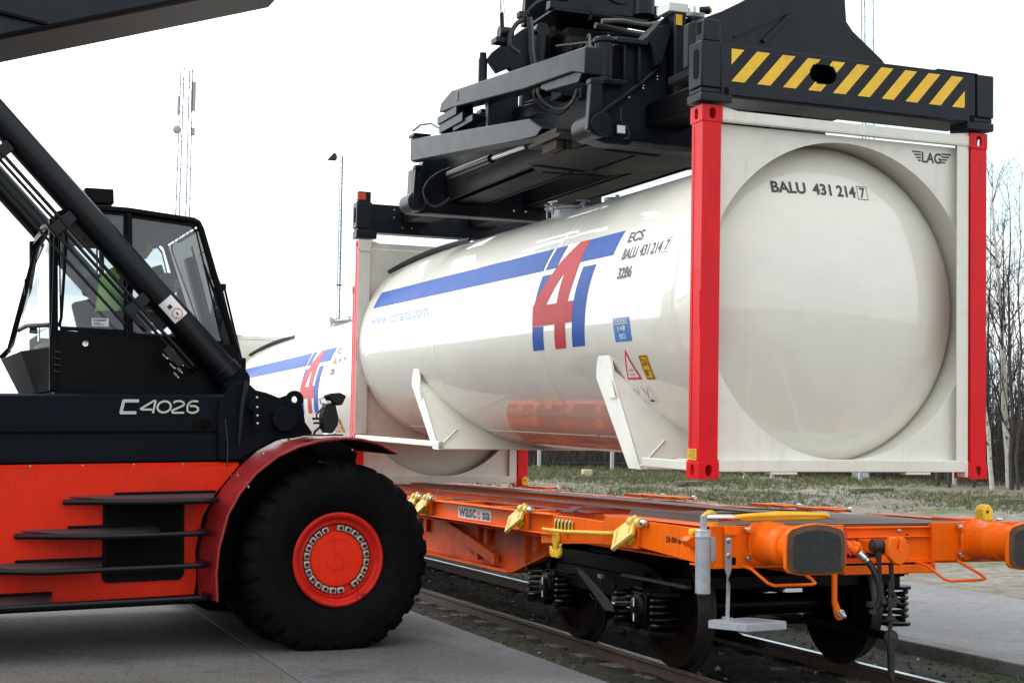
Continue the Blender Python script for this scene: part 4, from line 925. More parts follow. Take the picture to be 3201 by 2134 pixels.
m = MB(); m.cyl((-.32, .40, 1.895), (-.32, .50, 1.895), .105, n=40); m.cyl((-.565, .42, 2.00), (-.565, .50, 2.00), .058, n=28); rb(m, 'pivot_boss', CHBLK, br, .006)
m = MB(); m.prism([(-.60, 2.09), (-.53, 2.09), (-.525, 1.80), (-.585, 1.80)], 1, .405, .418); rb(m, 'keeper_plate', CABBLK, br, .002)
for z in (2.075, 1.995, 1.925, 1.86):
    m = MB(); m.lathe([(.0005, .392), (.009, .393), (.011, .405)], (-.565 + (2.0 - z) * .03, 0, z), 1, 10); rb(m, 'bolt', CHROME, br, 0)
m = MB(); m.prism([(-.655, 2.22), (-.615, 2.20), (-.66, 2.02), (-.675, 1.86), (-.70, 1.66), (-.715, 1.66), (-.705, 1.88), (-.69, 2.05)], 1, .44, .455); rb(m, 'mirror_arm', CYLBLK, br, .004)
# lift cylinders and their pipes
def liftcyl(Y):
    a, b = Vector((-.60, Y, 2.235)), Vector((-3.9, Y, 5.83)); d = (b - a).normalized()
    m = MB(); m.cyl(a + d * .12, b, .118, n=40); m.cyl(a + d * .06, a + d * .16, .128, n=40); c = rb(m, 'lift_cylinder', CYLBLK, rs, .006)
    m = MB(); m.cyl(a - Vector((0, .09, 0)), a + Vector((0, .09, 0)), .12, n=32); m.beam(a - d * .05, a + d * .14, .16, .20, (0, 1, 0)); m.cyl(a + Vector((-.02, -.3, -.13)), a + Vector((-.02, .3, -.13)), .10, n=24); rb(m, 'cylinder_foot', CHBLK, c, .006)
    return a, b, d, c
a, b, d, c1 = liftcyl(1.05)
pn = Vector((-d.z, 0, d.x)) * -1
if pn.z > 0: pn = -pn
for off, yy, r_, sb, se in ((.20, .93, .016, .35, 4.8), (.235, .99, .014, .35, 4.8), (.315, .92, .012, .9, 4.8), (.40, .90, .012, 1.0, 4.8)):
    m = MB(); q0 = a + d * sb + pn * off; q1 = a + d * se + pn * off; q0.y = q1.y = yy; m.tube([q0 + Vector((.05, .05, -.03)), q0, q1], r_, 8); rb(m, 'hydraulic_pipe', CYLBLK, c1, 0)
for t in (1.05, 1.95, 2.7, 3.3):
    m = MB(); q = a + d * t; m.beam((q + pn * .10).xyz * 1, (q + pn * .33).xyz * 1, .10, .05, (0, 1, 0)); m.v = [(x, y - .10, z) for x, y, z in m.v]; rb(m, 'pipe_clamp', CYLBLK, c1, .004)
q = a + d * .95 + pn * -.0
m = MB(); u = d; v_ = pn
def onc(s_, w_, r_=.1205):   # a point on the cylinder wall facing us
    p = a + d * s_; t = w_ / .1205; return p + Vector((0, -1, 0)) * r_ * math.cos(t) + (-pn) * r_ * math.sin(t)
lab = MB()
for i in range(6):
    w0, w1 = -.075 + i * .025, -.075 + (i + 1) * .025
    lab.quad(onc(.72, w0), onc(.93, w0), onc(.93, w1), onc(.72, w1))
lb = rb(lab, 'warning_sticker', SWHITE, c1, 0)
m = MB()
for i in range(20):
    t0, t1 = 2 * math.pi * i / 20, 2 * math.pi * (i + 1) / 20
    f_ = lambda t, r_: onc(.775 + r_ * math.cos(t), r_ * math.sin(t), .1225)
    m.quad(f_(t0, .040), f_(t1, .040), f_(t1, .047), f_(t0, .047))
m.quad(onc(.747, -.030, .1225), onc(.753, -.034, .1225), onc(.803, .030, .1225), onc(.797, .034, .1225)); rb(m, 'prohibition_ring', SRED, lb, 0)
m = MB(); m.quad(*[onc(*p, .1225) for p in ((.84, -.03), (.875, -.03), (.875, .005), (.84, .005))]); rb(m, 'sticker_symbol', SBLK, lb, 0); m = MB(); m.quad(*[onc(*p, .1225) for p in ((.76, -.012), (.79, -.006), (.785, .006), (.757, .002))]); rb(m, 'sticker_symbol', SBLK, lb, 0)
liftcyl(3.05)
# valve block on the cylinder
m = MB(); vb = Vector((-1.17, .90, 2.43)); m.beam(vb - d * .10, vb + d * .10, .07, .14, (0, 1, 0)); blk = rb(m, 'valve_block', CYLBLK, c1, .005)
for s0, w0, r_ in ((.08, -.05, .012), (.03, -.03, .010), (-.02, -.06, .013), (-.05, .01, .010), (-.09, -.04, .012), (.06, .03, .009), (-.10, -.09, .010)):
    m = MB(); p = vb + d * s0 + pn * (-w0) + Vector((0, -.05, 0)); m.cyl(p, p - d * .045, r_, n=6); m.cyl(p - d * .045, p - d * .065, r_ * .6, n=8); rb(m, 'fitting', CHROME, blk, 0)
# boom
bz = lambda X: 5.22 + .325 * (X + 2.5)
m = MB()
def boomseg(x0, x1, y0, y1, lift, hgt):
    P = [(x0, bz(x0) + lift), (x1, bz(x1) + lift), (x1 - .3 * hgt, bz(x1) + lift + hgt), (x0 - .3 * hgt, bz(x0) + lift + hgt)]; m.prism(P, 1, y0, y1)
boomseg(-7.6, .1, 1.60, 2.56, 0, 1.0); bo = rb(m, 'boom', SPR, rs, .03, seg=3)
m = MB(); P = [(-7.5, bz(-7.5) - .003), (.08, bz(.08) - .003), (.08, bz(.08) - .001), (-7.5, bz(-7.5) - .001)]
m.prism(P, 1, 1.63, 2.53); rb(m, 'bounce_lit_sheet', SPRG, bo, 0)  # thin sheet paints the ground-bounce light on the boom's underside
m = MB(); m.beam((-4.2, 1.585, bz(-4.2) + 1.0), (-2.15, 1.585, bz(-2.15) + .045), .03, .22, (0, 1, 0), h1=.03); m.beam((-7.5, 1.588, bz(-7.5) + .03), (0, 1.588, bz(0) + .03), .022, .02, (0, 1, 0)); m.box(-1.75, -1.55, 1.57, 1.598, bz(-1.65) + .30, bz(-1.65) + .6); rb(m, 'boom_rib', CABBLK, bo, .004)
m = MB(); boomseg(.1, 3.3, 1.70, 2.46, .12, .78); m.beam((3.1, 2.08, 7.6), (3.1, 1.75, 5.6), .55, .6, (1, 0, 0)); rb(m, 'boom_tip', SPR, rs, .02)
m = MB(); m.beam((-7.0, 2.08, bz(-7) + .4), (-6.4, 2.08, 1.8), 1.2, .5, (0, 1, 0)); m.box(-7.3, -5.9, 1.0, 3.1, 1.5, 2.6); rb(m, 'boom_tower', CHBLK, rs, .02)
# front work lamp on the fender
m = MB()
m.prism([(-.04, 2.085), (-.02, 2.105), (.07, 2.112), (.125, 2.085), (.085, 2.005), (.02, 2.01)], 1, .12, .27); lp = rb(m, 'work_lamp', CYLBLK, rs, .012)
m = MB(); m.prism([(.118, 2.075), (.128, 2.078), (.092, 2.012), (.084, 2.014)], 1, .135, .255); rb(m, 'lens', MUDF, lp, 0)
m = MB(); m.prism([(-.045, 2.02), (.035, 2.01), (.062, 1.90), (.055, 1.84), (.01, 1.775), (-.045, 1.775), (-.075, 1.83), (-.075, 1.93)], 1, .14, .25)
m.tube([(-.06, .18, 1.99), (-.12, .18, 1.93), (-.115, .18, 1.905)], .008, 6); m.box(-.15, -.07, .16, .2, 1.885, 1.905); m.box(-.14, -.07, .16, .2, 1.85, 1.868); m.tube([(-.07, .18, 1.84), (-.13, .18, 1.79), (-.14, .18, 1.765)], .012, 6); m.tube([(-.055, .18, 2.07), (-.09, .18, 2.06), (-.08, .18, 2.02), (-.05, .18, 2.02)], .005, 6); m.box(-.24, .09, .10, .30, 1.752, 1.764)
rb(m, 'lamp_bracket', CYLBLK, lp, .006)
m = MB(); m.box(-.035, -.005, .135, .141, 2.02, 2.045); rb(m, 'lamp_plug', CHROME, lp, .003)

# cab (side outline in X-Z, from Y 1.15 to 2.75)
YA, YB = 1.15, 2.72
SIDE = [(-2.10, 2.13), (-.455, 2.14), (-.47, 2.30), (-.565, 2.55), (-.875, 3.60), (-.93, 3.672), (-1.50, 3.725), (-1.88, 3.735), (-2.10, 3.66), (-2.14, 3.52), (-2.115, 2.68)]
m = MB(); m.prism([(-2.10, 2.13), (-.455, 2.14), (-.47, 2.30), (-.56, 2.56), (-2.115, 2.66)], 1, YA, YA + .04); m.prism([(-2.10, 2.13), (-.455, 2.14), (-.47, 2.30), (-.56, 2.56), (-2.115, 2.66)], 1, YB - .04, YB)
m.box(-2.10, -.46, YA, YB, 2.11, 2.16); m.box(-.53, -.46, YA + .04, YB - .04, 2.16, 2.45)
m.prism([(-2.12, 2.16), (-2.05, 2.16), (-2.06, 2.60), (-2.12, 2.60)], 1, YA + .04, YB - .04)
cab = rb(m, 'cab', CABBLK, rs, .012)
def bar(P, y, w, h, mb): 
    for i in range(len(P) - 1): mb.beam((P[i][0], y, P[i][1]), (P[i + 1][0], y, P[i + 1][1]), w, h, (0, 1, 0))
for y in (YA + .03, YB - .03):
    m = MB(); m.tube([(-.545, y, 2.50), (-.60, y, 2.66), (-.875, y, 3.58), (-.90, y, 3.63), (-.95, y, 3.655)], .030, 8); rb(m, 'front_pillar', CABBLK, cab, 0)
    m = MB(); m.beam((-2.10, y, 2.14), (-2.125, y, 3.60), .07, .07, (0, 1, 0)); rb(m, 'rear_pillar', CABBLK, cab, .012)
    m = MB(); m.beam((-1.478, y - (.01 if y < 2 else -.01), 2.56), (-1.50, y - (.01 if y < 2 else -.01), 3.69), .045, .045, (0, 1, 0)); rb(m, 'door_pillar', CABBLK, cab, .006)
m = MB(); m.prism([(-.90, 3.60), (-.93, 3.672), (-1.50, 3.728), (-1.88, 3.738), (-2.10, 3.66), (-2.14, 3.55), (-2.08, 3.60), (-1.87, 3.685), (-1.5, 3.68), (-.95, 3.625)], 1, YA - .01, YB + .01); rb(m, 'roof', CABBLK, cab, .012)
m = MB(); m.prism([(-.98, 3.60), (-1.5, 3.655), (-2.05, 3.58), (-2.05, 3.52), (-1.5, 3.60), (-1.0, 3.57)], 1, YA + .08, YB - .08); m.box(-1.75, -1.2, YA + .3, YB - .3, 3.52, 3.6); rb(m, 'roof_lining', SPRG, cab, .01)
m = MB(); m.prism([(-1.83, 3.80), (-1.58, 3.80), (-1.585, 3.93), (-1.83, 3.93)], 1, 1.45, 2.0); m.box(-1.79, -1.62, 1.5, 1.95, 3.73, 3.80); rb(m, 'roof_unit', CABBLK, cab, .006)
def pane(P, y, name='window'):
    g = MB(); g.add([(x, y, z) for x, z in P], [tuple(range(len(P)))]); gl_ = rb(g, name, GLASS, cab, 0, smooth=False)
    fr_ = MB(); c_ = (sum(p[0] for p in P) / len(P), sum(p[1] for p in P) / len(P)); Q = [(p[0] * .975 + c_[0] * .025, p[1] * .975 + c_[1] * .025) for p in P]
    n = len(P); sg = -1 if y < 2 else 1
    fr_.add([(x, y + sg * .004, z) for x, z in P] + [(x + (c_[0] - x) * .055, y + sg * .004, z + (c_[1] - z) * .055) for x, z in P], [(i, (i + 1) % n, n + (i + 1) % n, n + i) for i in range(n)])
    rb(fr_, 'seal', CABBLK, gl_, 0, smooth=False)
    return gl_
for y in (YA + .015, YB - .015):
    pane([(-2.06, 2.655), (-1.515, 2.635), (-1.53, 3.675), (-1.87, 3.69), (-2.03, 3.58), (-2.08, 3.45)], y)
    pane([(-1.475, 2.615), (-.67, 2.555), (-.915, 3.56), (-.96, 3.615), (-1.495, 3.665)], y)
g = MB(); g.add([(-.552, YA + .06, 2.52), (-.552, YB - .06, 2.52), (-.885, YB - .06, 3.60), (-.885, YA + .06, 3.60)], [(0, 1, 2, 3)]); rb(g, 'windscreen', GLASS, cab, 0, smooth=False)
# rear wall: glazed, bowed backwards, from the near pillar to the far one
m = MB()
for P in ([(-2.07, 3.64), (-2.32, 2.58)], [(-2.32, 2.58), (-2.40, 2.49)]): bar(P, 2.66, .05, .05, m)
m.tube([(-2.12, 1.19, 3.55), (-2.12, 1.9, 3.62), (-2.07, 2.66, 3.63)], .03, 8); m.tube([(-2.13, 1.19, 2.70), (-2.25, 1.9, 2.74), (-2.245, 2.66, 2.755)], .022, 8)
rw = rb(m, 'rear_wall', CABBLK, cab, .006)
m = MB(); V = [(-2.11, 1.19, 2.52), (-2.33, 1.6, 2.50), (-2.40, 2.68, 2.485), (-2.11, 1.19, 2.14), (-2.20, 1.6, 2.14), (-2.23, 2.68, 2.15), (-2.09, 2.68, 2.48), (-2.09, 2.68, 2.15)]
m.add(V, [(0, 3, 4, 1), (1, 4, 5, 2), (2, 5, 7, 6), (0, 1, 2, 6), (3, 7, 5, 4)]); rb(m, 'rear_panel', CABBLK, rw, .006)
for V in ([(-2.13, 1.20, 3.52), (-2.09, 2.64, 3.58), (-2.24, 2.64, 2.78), (-2.14, 1.20, 2.73)], [(-2.14, 1.20, 2.68), (-2.26, 2.64, 2.73), (-2.35, 2.64, 2.53), (-2.12, 1.20, 2.53)]):
    g = MB(); g.add(V, [(0, 1, 2, 3)]); rb(g, 'rear_window', GLASS, rw, 0, smooth=False)
m = MB(); m.box(-2.235, -2.225, 2.3, 2.33, 3.05, 3.20); rb(m, 'window_latch', CABBLK, rw, .003)
# door details
m = MB(); m.cyl((-1.855, 1.135, 2.54), (-1.855, 1.15, 2.54), .036, n=28); lk = rb(m, 'door_lock', CABBLK, cab, 0)
m = MB(); m.lathe([(.0005, 1.127), (.008, 1.126), (.012, 1.129), (.024, 1.127), (.026, 1.136)], (-1.855, 0, 2.545), 1, 28); rb(m, 'lock_ring', CHROME, lk, 0)
m = MB(); m.box(-1.80, -1.66, 1.156, 1.160, 2.695, 2.765); nl_ = rb(m, 'notice', SWHITE, cab, 0)
m = MB(); [m.box(-1.79, -1.79 + w, 1.1535, 1.1550, z, z + .006) for w, z in ((.11, 2.75), (.10, 2.738), (.06, 2.72), (.09, 2.708))]; rb(m, 'notice_print', INK, nl_, 0)
m = MB()
for i in range(4): m.beam((-2.055, 1.138, 2.30 + i * .055), (-2.105, 1.138, 2.31 + i * .055), .012, .016, (0, 1, 0))
rb(m, 'vent_louvre', SPRG, cab, .003)
m = MB(); m.tube([(-2.075, 1.11, 2.68), (-2.06, 1.09, 2.75), (-2.025, 1.09, 3.42), (-2.03, 1.12, 3.50)], .013, 8); m.tube([(-2.135, 1.10, 2.60), (-2.13, 1.08, 2.7), (-2.12, 1.08, 3.5)], .010, 6); rb(m, 'grab_handle', CABBLK, cab, 0)
m = MB(); m.tube([(-.86, 1.3, 3.36), (-.80, 1.28, 3.42), (-.66, 1.27, 3.06), (-.56, 1.27, 2.66)], .007, 6); m.tube([(-.66, 1.27, 3.08), (-.645, 1.27, 3.09), (-.50, 1.27, 2.5), (-.44, 1.27, 2.26)], .011, 6); m.box(-.68, -.63, 1.25, 1.3, 3.05, 3.11); rb(m, 'wiper', CABBLK, cab, 0)
m = MB(); m.beam((-.82, 1.30, 3.28), (-.57, 1.30, 2.62), .02, .014, (0, 1, 0)); rb(m, 'wiper_blade', HOSE, cab, 0)
# cab interior: seat, console, wheel, rails
m = MB(); m.box(-1.52, -1.12, 1.75, 2.25, 2.42, 2.52); m.beam((-1.50, 2.0, 2.46), (-1.64, 2.0, 3.02), .46, .12, (0, 1, 0)); m.beam((-1.64, 2.0, 3.05), (-1.68, 2.0, 3.22), .24, .09, (0, 1, 0)); m.box(-1.45, -1.18, 1.8, 2.2, 2.16, 2.42); rb(m, 'driver_seat', SEAT, cab, .03)
m = MB(); m.prism([(-.62, 2.16), (-.80, 2.16), (-.98, 2.50), (-.94, 2.72), (-.86, 2.74), (-.70, 2.58), (-.60, 2.50)], 1, 1.75, 2.3); m.beam((-.88, 2.02, 2.72), (-.96, 2.02, 2.88), .05, .05, (0, 1, 0)); rb(m, 'dashboard', SEAT, cab, .02)
m = MB()
for i in range(24):
    a0, a1 = 2 * math.pi * i / 24, 2 * math.pi * (i + 1) / 24
    f_ = lambda t: Vector((-.97, 2.02, 2.90)) + Vector((.07, 0, .16)) * math.sin(t) * .9 + Vector((0, .17, 0)) * math.cos(t)
    m.tube([f_(a0), f_(a1)], .013, 6)
rb(m, 'steering_wheel', SEAT, cab, 0)
m = MB(); m.beam((-.70, 2.60, 2.55), (-1.0, 2.6, 3.40), .10, .12, (0, 1, 0)); rb(m, 'interior_column', SPRG, cab, .012)
m = MB(); m.tube([(-.95, 1.20, 3.42), (-.93, 1.20, 3.34), (-.83, 1.20, 2.86), (-.80, 1.20, 2.83), (-.74, 1.20, 2.82)], .009, 8); rb(m, 'grab_rail', HOSEG, cab, 0)

# ------------------------------------------------------------------ people in the cab
def person(M, label, pose, vest, hair=HAIR):
    root = empty('person', M, label, 'person', 'people in the cab')
    J = pose
    def skinned(name, nodes, edges, m_, parent, sub=2, rootj=0):
        me = bpy.data.meshes.new(name); me.from_pydata([n_[0] for n_ in nodes], edges, []); me.materials.append(m_)
        o = bpy.data.objects.new(name, me); COL.objects.link(o); o.parent = parent
        md = o.modifiers.new('skin', 'SKIN'); me.skin_vertices[0].data[rootj].use_root = True
        for i, n_ in enumerate(nodes): me.skin_vertices[0].data[i].radius = (n_[1], n_[2] if len(n_) > 2 else n_[1])
        s_ = o.modifiers.new('sub', 'SUBSURF'); s_.levels = sub; s_.render_levels = sub
        md.use_smooth_shade = True
        return o
    names = list(J.keys()); idx = {k_: i for i, k_ in enumerate(names)}
    nodes = [(J[k_][0], J[k_][1], J[k_][2] if len(J[k_]) > 2 else J[k_][1]) for k_ in names]
    edges = []
    for a_, b_ in (('pelvis', 'belly'), ('belly', 'chest'), ('chest', 'neck'), ('neck', 'skull'), ('chest', 'shoulder_l'), ('shoulder_l', 'elbow_l'), ('elbow_l', 'wrist_l'), ('wrist_l', 'palm_l'), ('chest', 'shoulder_r'), ('shoulder_r', 'elbow_r'), ('elbow_r', 'wrist_r'), ('wrist_r', 'palm_r'), ('pelvis', 'hip_l'), ('hip_l', 'knee_l'), ('knee_l', 'ankle_l'), ('ankle_l', 'toe_l'), ('pelvis', 'hip_r'), ('hip_r', 'knee_r'), ('knee_r', 'ankle_r'), ('ankle_r', 'toe_r')):
        edges.append((idx[a_], idx[b_]))
    body_ = skinned('body', nodes, edges, CLOTH, root, 2, idx['pelvis'])
    # head: an ovoid with brow, nose, chin and ears, facing +X
    h = Vector(J['skull'][0]); bm = bmesh.new(); bmesh.ops.create_uvsphere(bm, u_segments=28, v_segments=20, radius=1)
    for v in bm.verts:
        x, y, z = v.co; w_ = 1 - .22 * max(0, -z)
        x2, y2, z2 = x * .088 * w_, y * .070 * w_, z * .110
        if x > .5 and abs(y) < .28:
            x2 += .020 * math.exp(-((z + .12) / .16) ** 2) * math.exp(-(y / .14) ** 2)
            x2 += .006 * math.exp(-((z + .48) / .07) ** 2) * math.exp(-(y / .28) ** 2)
            x2 += .008 * math.exp(-((z + .80) / .12) ** 2)
        if x > .6: x2 += .005 * math.exp(-((z - .22) / .08) ** 2) - .007 * math.exp(-((z - .06) / .08) ** 2) * math.exp(-((abs(y) - .36) / .14) ** 2)
        v.co = (x2, y2, z2)
    me = bpy.data.meshes.new('head'); bm.to_mesh(me); bm.free(); me.materials.append(SKIN); me.polygons.foreach_set('use_smooth', [True] * len(me.polygons))
    hd_ = bpy.data.objects.new('head', me); COL.objects.link(hd_); hd_.parent = root; hd_.location = h + Vector((.01, 0, .03))
    m = MB()
    m.lathe([(.0005, .112), (.05, .104), (.079, .070), (.092, .02), (.088, -.02), (.080, -.045)], (-.012, 0, .006), 2, 28)
    m.v = [((x if x < .05 else .05 + (x - .05) * .5), y * .86, z + (.035 if x > .03 else 0) * (1 if z < .06 else .2)) for x, y, z in m.v]
    build(m, 'hair', hair, hd_, smooth=True, angle=80)
    for sg in (-1, 1):
        m = MB(); m.lathe([(.0005, -.006), (.012, -.005), (.016, .002), (.010, .008)], (0, 0, 0), 1, 14); m.v = [(x * .8, sg * (.068 + abs(y)), z * 1.5) for x, y, z in m.v]; build(m, 'ear', SKIN, hd_)
        m = MB(); m.lathe([(.0005, .008), (.006, .006), (.009, 0)], (.072, sg * .026, .008), 0, 12); build(m, 'eye', SBLK, hd_)
        hn = 'l' if sg > 0 else 'r'; w_ = Vector(J['wrist_' + hn][0]); p_ = Vector(J['palm_' + hn][0]); fd = (p_ - w_).normalized(); sd2 = fd.cross(Vector((0, 0, 1))).normalized() * sg
        nodes2 = [(tuple(w_), .024, .018), (tuple(p_), .034, .015)]; ed = [(0, 1)]
        for fi, (o_f, ln) in enumerate(((-.030, .068), (-.010, .080), (.010, .074), (.028, .058))):
            b0 = p_ + sd2 * o_f + fd * .028; b1 = b0 + fd * ln * .5 + Vector((0, 0, -.008)); b2 = b1 + fd * ln * .3 + Vector((0, 0, -.026))
            i0 = len(nodes2); nodes2 += [(tuple(b0), .009), (tuple(b1), .008), (tuple(b2), .007)]; ed += [(1, i0), (i0, i0 + 1), (i0 + 1, i0 + 2)]
        i0 = len(nodes2); tb = w_ + fd * .03 - sd2 * .028; nodes2 += [(tuple(tb), .011), (tuple(tb + fd * .035 - sd2 * .018 + Vector((0, 0, -.012))), .009)]; ed += [(0, i0), (i0, i0 + 1)]
        skinned('hand', nodes2, ed, SKIN, root, 1, 0)
    if vest:
        m = MB(); pz, cz_, nk = Vector(J['pelvis'][0]), Vector(J['chest'][0]), Vector(J['neck'][0])
        ringr = ((pz + (cz_ - pz) * .05, .150, .200), (pz + (cz_ - pz) * .4, .148, .195), (cz_, .160, .225), (cz_ + (nk - cz_) * .6, .130, .200), (cz_ + (nk - cz_) * .85, .075, .100))
        vs = []; n = 24
        for c_, rx, ry in ringr:
            for j in range(n): t = 2 * math.pi * j / n; vs.append((c_.x + rx * math.cos(t), c_.y + ry * math.sin(t), c_.z))
        m.add(vs, [(i * n + j, i * n + (j + 1) % n, (i + 1) * n + (j + 1) % n, (i + 1) * n + j) for i in range(4) for j in range(n)]); build(m, 'vest', vest, root, smooth=True, angle=80)
    return root
PM = RM @ Matrix.Translation((-1.38, 1.95, 2.22))     # the driver, seated (cab floor is local z 0)
drv = person(PM, 'person sitting at the controls in the cab, short grey hair, leaning forward', {
    'pelvis': ((0, 0, .42), .13, .15), 'belly': ((.04, 0, .54), .12, .14), 'chest': ((.11, 0, .70), .12, .16), 'neck': ((.26, 0, .83), .05), 'skull': ((.37, 0, .90), .055),
    'shoulder_l': ((.14, .18, .74), .055), 'elbow_l': ((.26, .24, .54), .042), 'wrist_l': ((.44, .14, .62), .028), 'palm_l': ((.50, .12, .645), .02),
    'shoulder_r': ((.14, -.18, .74), .055), 'elbow_r': ((.26, -.24, .54), .042), 'wrist_r': ((.44, -.14, .62), .028), 'palm_r': ((.50, -.12, .645), .02),
    'hip_l': ((.05, .10, .40), .085), 'knee_l': ((.40, .12, .42), .062), 'ankle_l': ((.46, .12, .08), .042), 'toe_l': ((.58, .12, .04), .032),
    'hip_r': ((.05, -.10, .40), .085), 'knee_r': ((.40, -.12, .42), .062), 'ankle_r': ((.46, -.12, .08), .042), 'toe_r': ((.58, -.12, .04), .032)}, None)
PM2 = RM @ Matrix.Translation((-1.53, 1.85, 2.20))
std = person(PM2, 'person in a bright green vest standing behind the driver in the cab', {
    'pelvis': ((0, 0, .66), .12, .15), 'belly': ((.02, 0, .78), .115, .14), 'chest': ((.05, 0, .98), .115, .16), 'neck': ((.16, 0, 1.14), .05), 'skull': ((.25, 0, 1.24), .055),
    'shoulder_l': ((.06, .18, 1.02), .055), 'elbow_l': ((.12, .22, .78), .042), 'wrist_l': ((.32, .18, .74), .028), 'palm_l': ((.39, .17, .75), .02),
    'shoulder_r': ((.06, -.18, 1.02), .055), 'elbow_r': ((.08, -.22, .78), .042), 'wrist_r': ((.24, -.20, .68), .028), 'palm_r': ((.31, -.19, .68), .02),
    'hip_l': ((0, .09, .62), .08), 'knee_l': ((.06, .10, .34), .06), 'ankle_l': ((.0, .10, .07), .042), 'toe_l': ((.12, .10, .035), .032),
    'hip_r': ((0, -.09, .62), .08), 'knee_r': ((.06, -.10, .34), .06), 'ankle_r': ((.0, -.10, .07), .042), 'toe_r': ((.12, -.10, .035), .032)}, HIVIS)

# ------------------------------------------------------------------ container flat wagon (world axes: x across, y along the track, z up from the rail top)
wg = empty('flat_wagon', Matrix.Translation((0, .62, 0)), 'orange container flat wagon with buffers and yellow latches standing on the track', 'rail wagon')
def wb(mb, name, m=ORANGE, parent=None, bevel=.006, **kw):
    mb.v = [(x, y - .62, z) for x, y, z in mb.v]
    return build(mb, name, m, parent or wg, bevel=bevel, **kw)
WL = 19.74 - 1.24
# headstock
for e_ in (0, 1):
    Y = (lambda y: y) if e_ == 0 else (lambda y: 19.74 - y)
    m = MB()
    m.box(-1.30, -.25, Y(.62), Y(.64), .880, 1.165); m.box(.50, 1.30, Y(.62), Y(.64), .900, 1.175)
    m.box(-.25, .50, Y(.655), Y(.675), .905, 1.135); m.box(-.25, .52, Y(.615), Y(.72), .818, .880); m.box(-.25, .50, Y(.620), Y(.70), .895, .905); m.box(-.25, .50, Y(.625), Y(.66), 1.07, 1.082); m.box(-.25, .50, Y(.62), Y(.70), 1.135, 1.150)
    m.box(.485, .50, Y(.60), Y(.66), .84, 1.165); m.box(-1.30, 1.30, Y(.641), Y(.92), .885, .900)
    hs = wb(m, 'headstock')
    m = MB(); m.box(-.20, .06, Y(.648), Y(.6545), .935, 1.045); m.box(-.25, .35, Y(.63), Y(.654), .8805, .894); wb(m, 'coupler_opening', DARKIN, hs, 0)
    if e_ == 0:
        for z in (1.085, 1.03, .985, .94):
            m = MB(); m.cyl((.305, .6535, z), (.305, .655, z), .009, n=10); wb(m, 'bolt_hole', DARKIN if z != .985 else CHROME, hs, 0)
        for (x, z) in ((.235, 1.118),):
            m = MB(); m.lathe([(.0005, .638), (.010, .639), (.012, .644), (.018, .646), (.018, .655)], (x, 0, z), 1, 6); wb(m, 'bolt', CHROME, hs, 0)
    # buffers
    for sx in (-1, 1):
        cx = sx * .875; cz = 1.045
        m = MB()
        fl = []
        for i in range(48):
            a = 2 * math.pi * i / 48; c_, s_ = math.cos(a), math.sin(a)
            r_ = .128 + .052 * max(0, abs(math.sin(2 * a))) ** 3
            fl.append((cx + r_ * c_ * 1.02, cz + r_ * s_))
        m.prism(fl, 1, Y(.596), Y(.619))
        bf = wb(m, 'buffer', ORANGE, wg, .004)
        m = MB(); m.lathe([(.150, Y(.60)), (.142, Y(.588)), (.137, Y(.57)), (.134, Y(.42)), (.136, Y(.415)), (.136, Y(.385)), (.132, Y(.38)), (.131, Y(.30)), (.116, Y(.292)), (.115, Y(.08)), (.13, Y(.055))], (cx, 0, cz), 1, 48); wb(m, 'buffer_casing', ORANGE, bf, 0, angle=40)
        pl = []
        for (px, pz) in ((-.232, -.118), (-.206, -.148), (-.12, -.162), (.12, -.162), (.206, -.148), (.225, -.118), (.230, .0), (.225, .10), (.195, .132), (.10, .156), (.0, .165), (-.10, .156), (-.195, .132), (-.228, .10), (-.235, .0)): pl.append((cx + px * .98, cz + pz))
        m = MB(); m.prism(pl, 1, Y(.012), Y(.050)); hd_ = wb(m, 'buffer_head', ORANGE, bf, .008)
        ctr = (cx, cz)
        m = MB()
        n_ = len(pl)
        ra = [(ctr[0] + (p[0] - ctr[0]) * .965, ctr[1] + (p[1] - ctr[1]) * .965) for p in pl]; rb_ = [(ctr[0] + (p[0] - ctr[0]) * .80 , ctr[1] - .008 + (p[1] - ctr[1]) * .80) for p in pl]
        vs = [(p[0], Y(.0112), p[1]) for p in ra] + [(p[0], Y(.004), p[1]) for p in rb_]
        m.add(vs, [(i, (i + 1) % n_, n_ + (i + 1) % n_, n_ + i) for i in range(n_)], 1); m.add(vs[n_:], [tuple(range(n_))[::-1] if e_ == 0 else tuple(range(n_))], 0)
        wb(m, 'buffer_face', [BUFF, BUFFR], hd_, 0)
        for (bx, bzz) in ((-.158, .094), (-.158, -.094), (.158, .094), (.158, -.094)):
            m = MB(); m.lathe([(.0005, Y(.566)), (.012, Y(.567)), (.0125, Y(.578)), (.020, Y(.579)), (.023, Y(.590)), (.024, Y(.597))], (cx + bx, 0, cz + bzz), 1, 12); wb(m, 'bolt', CHROME, bf, 0)
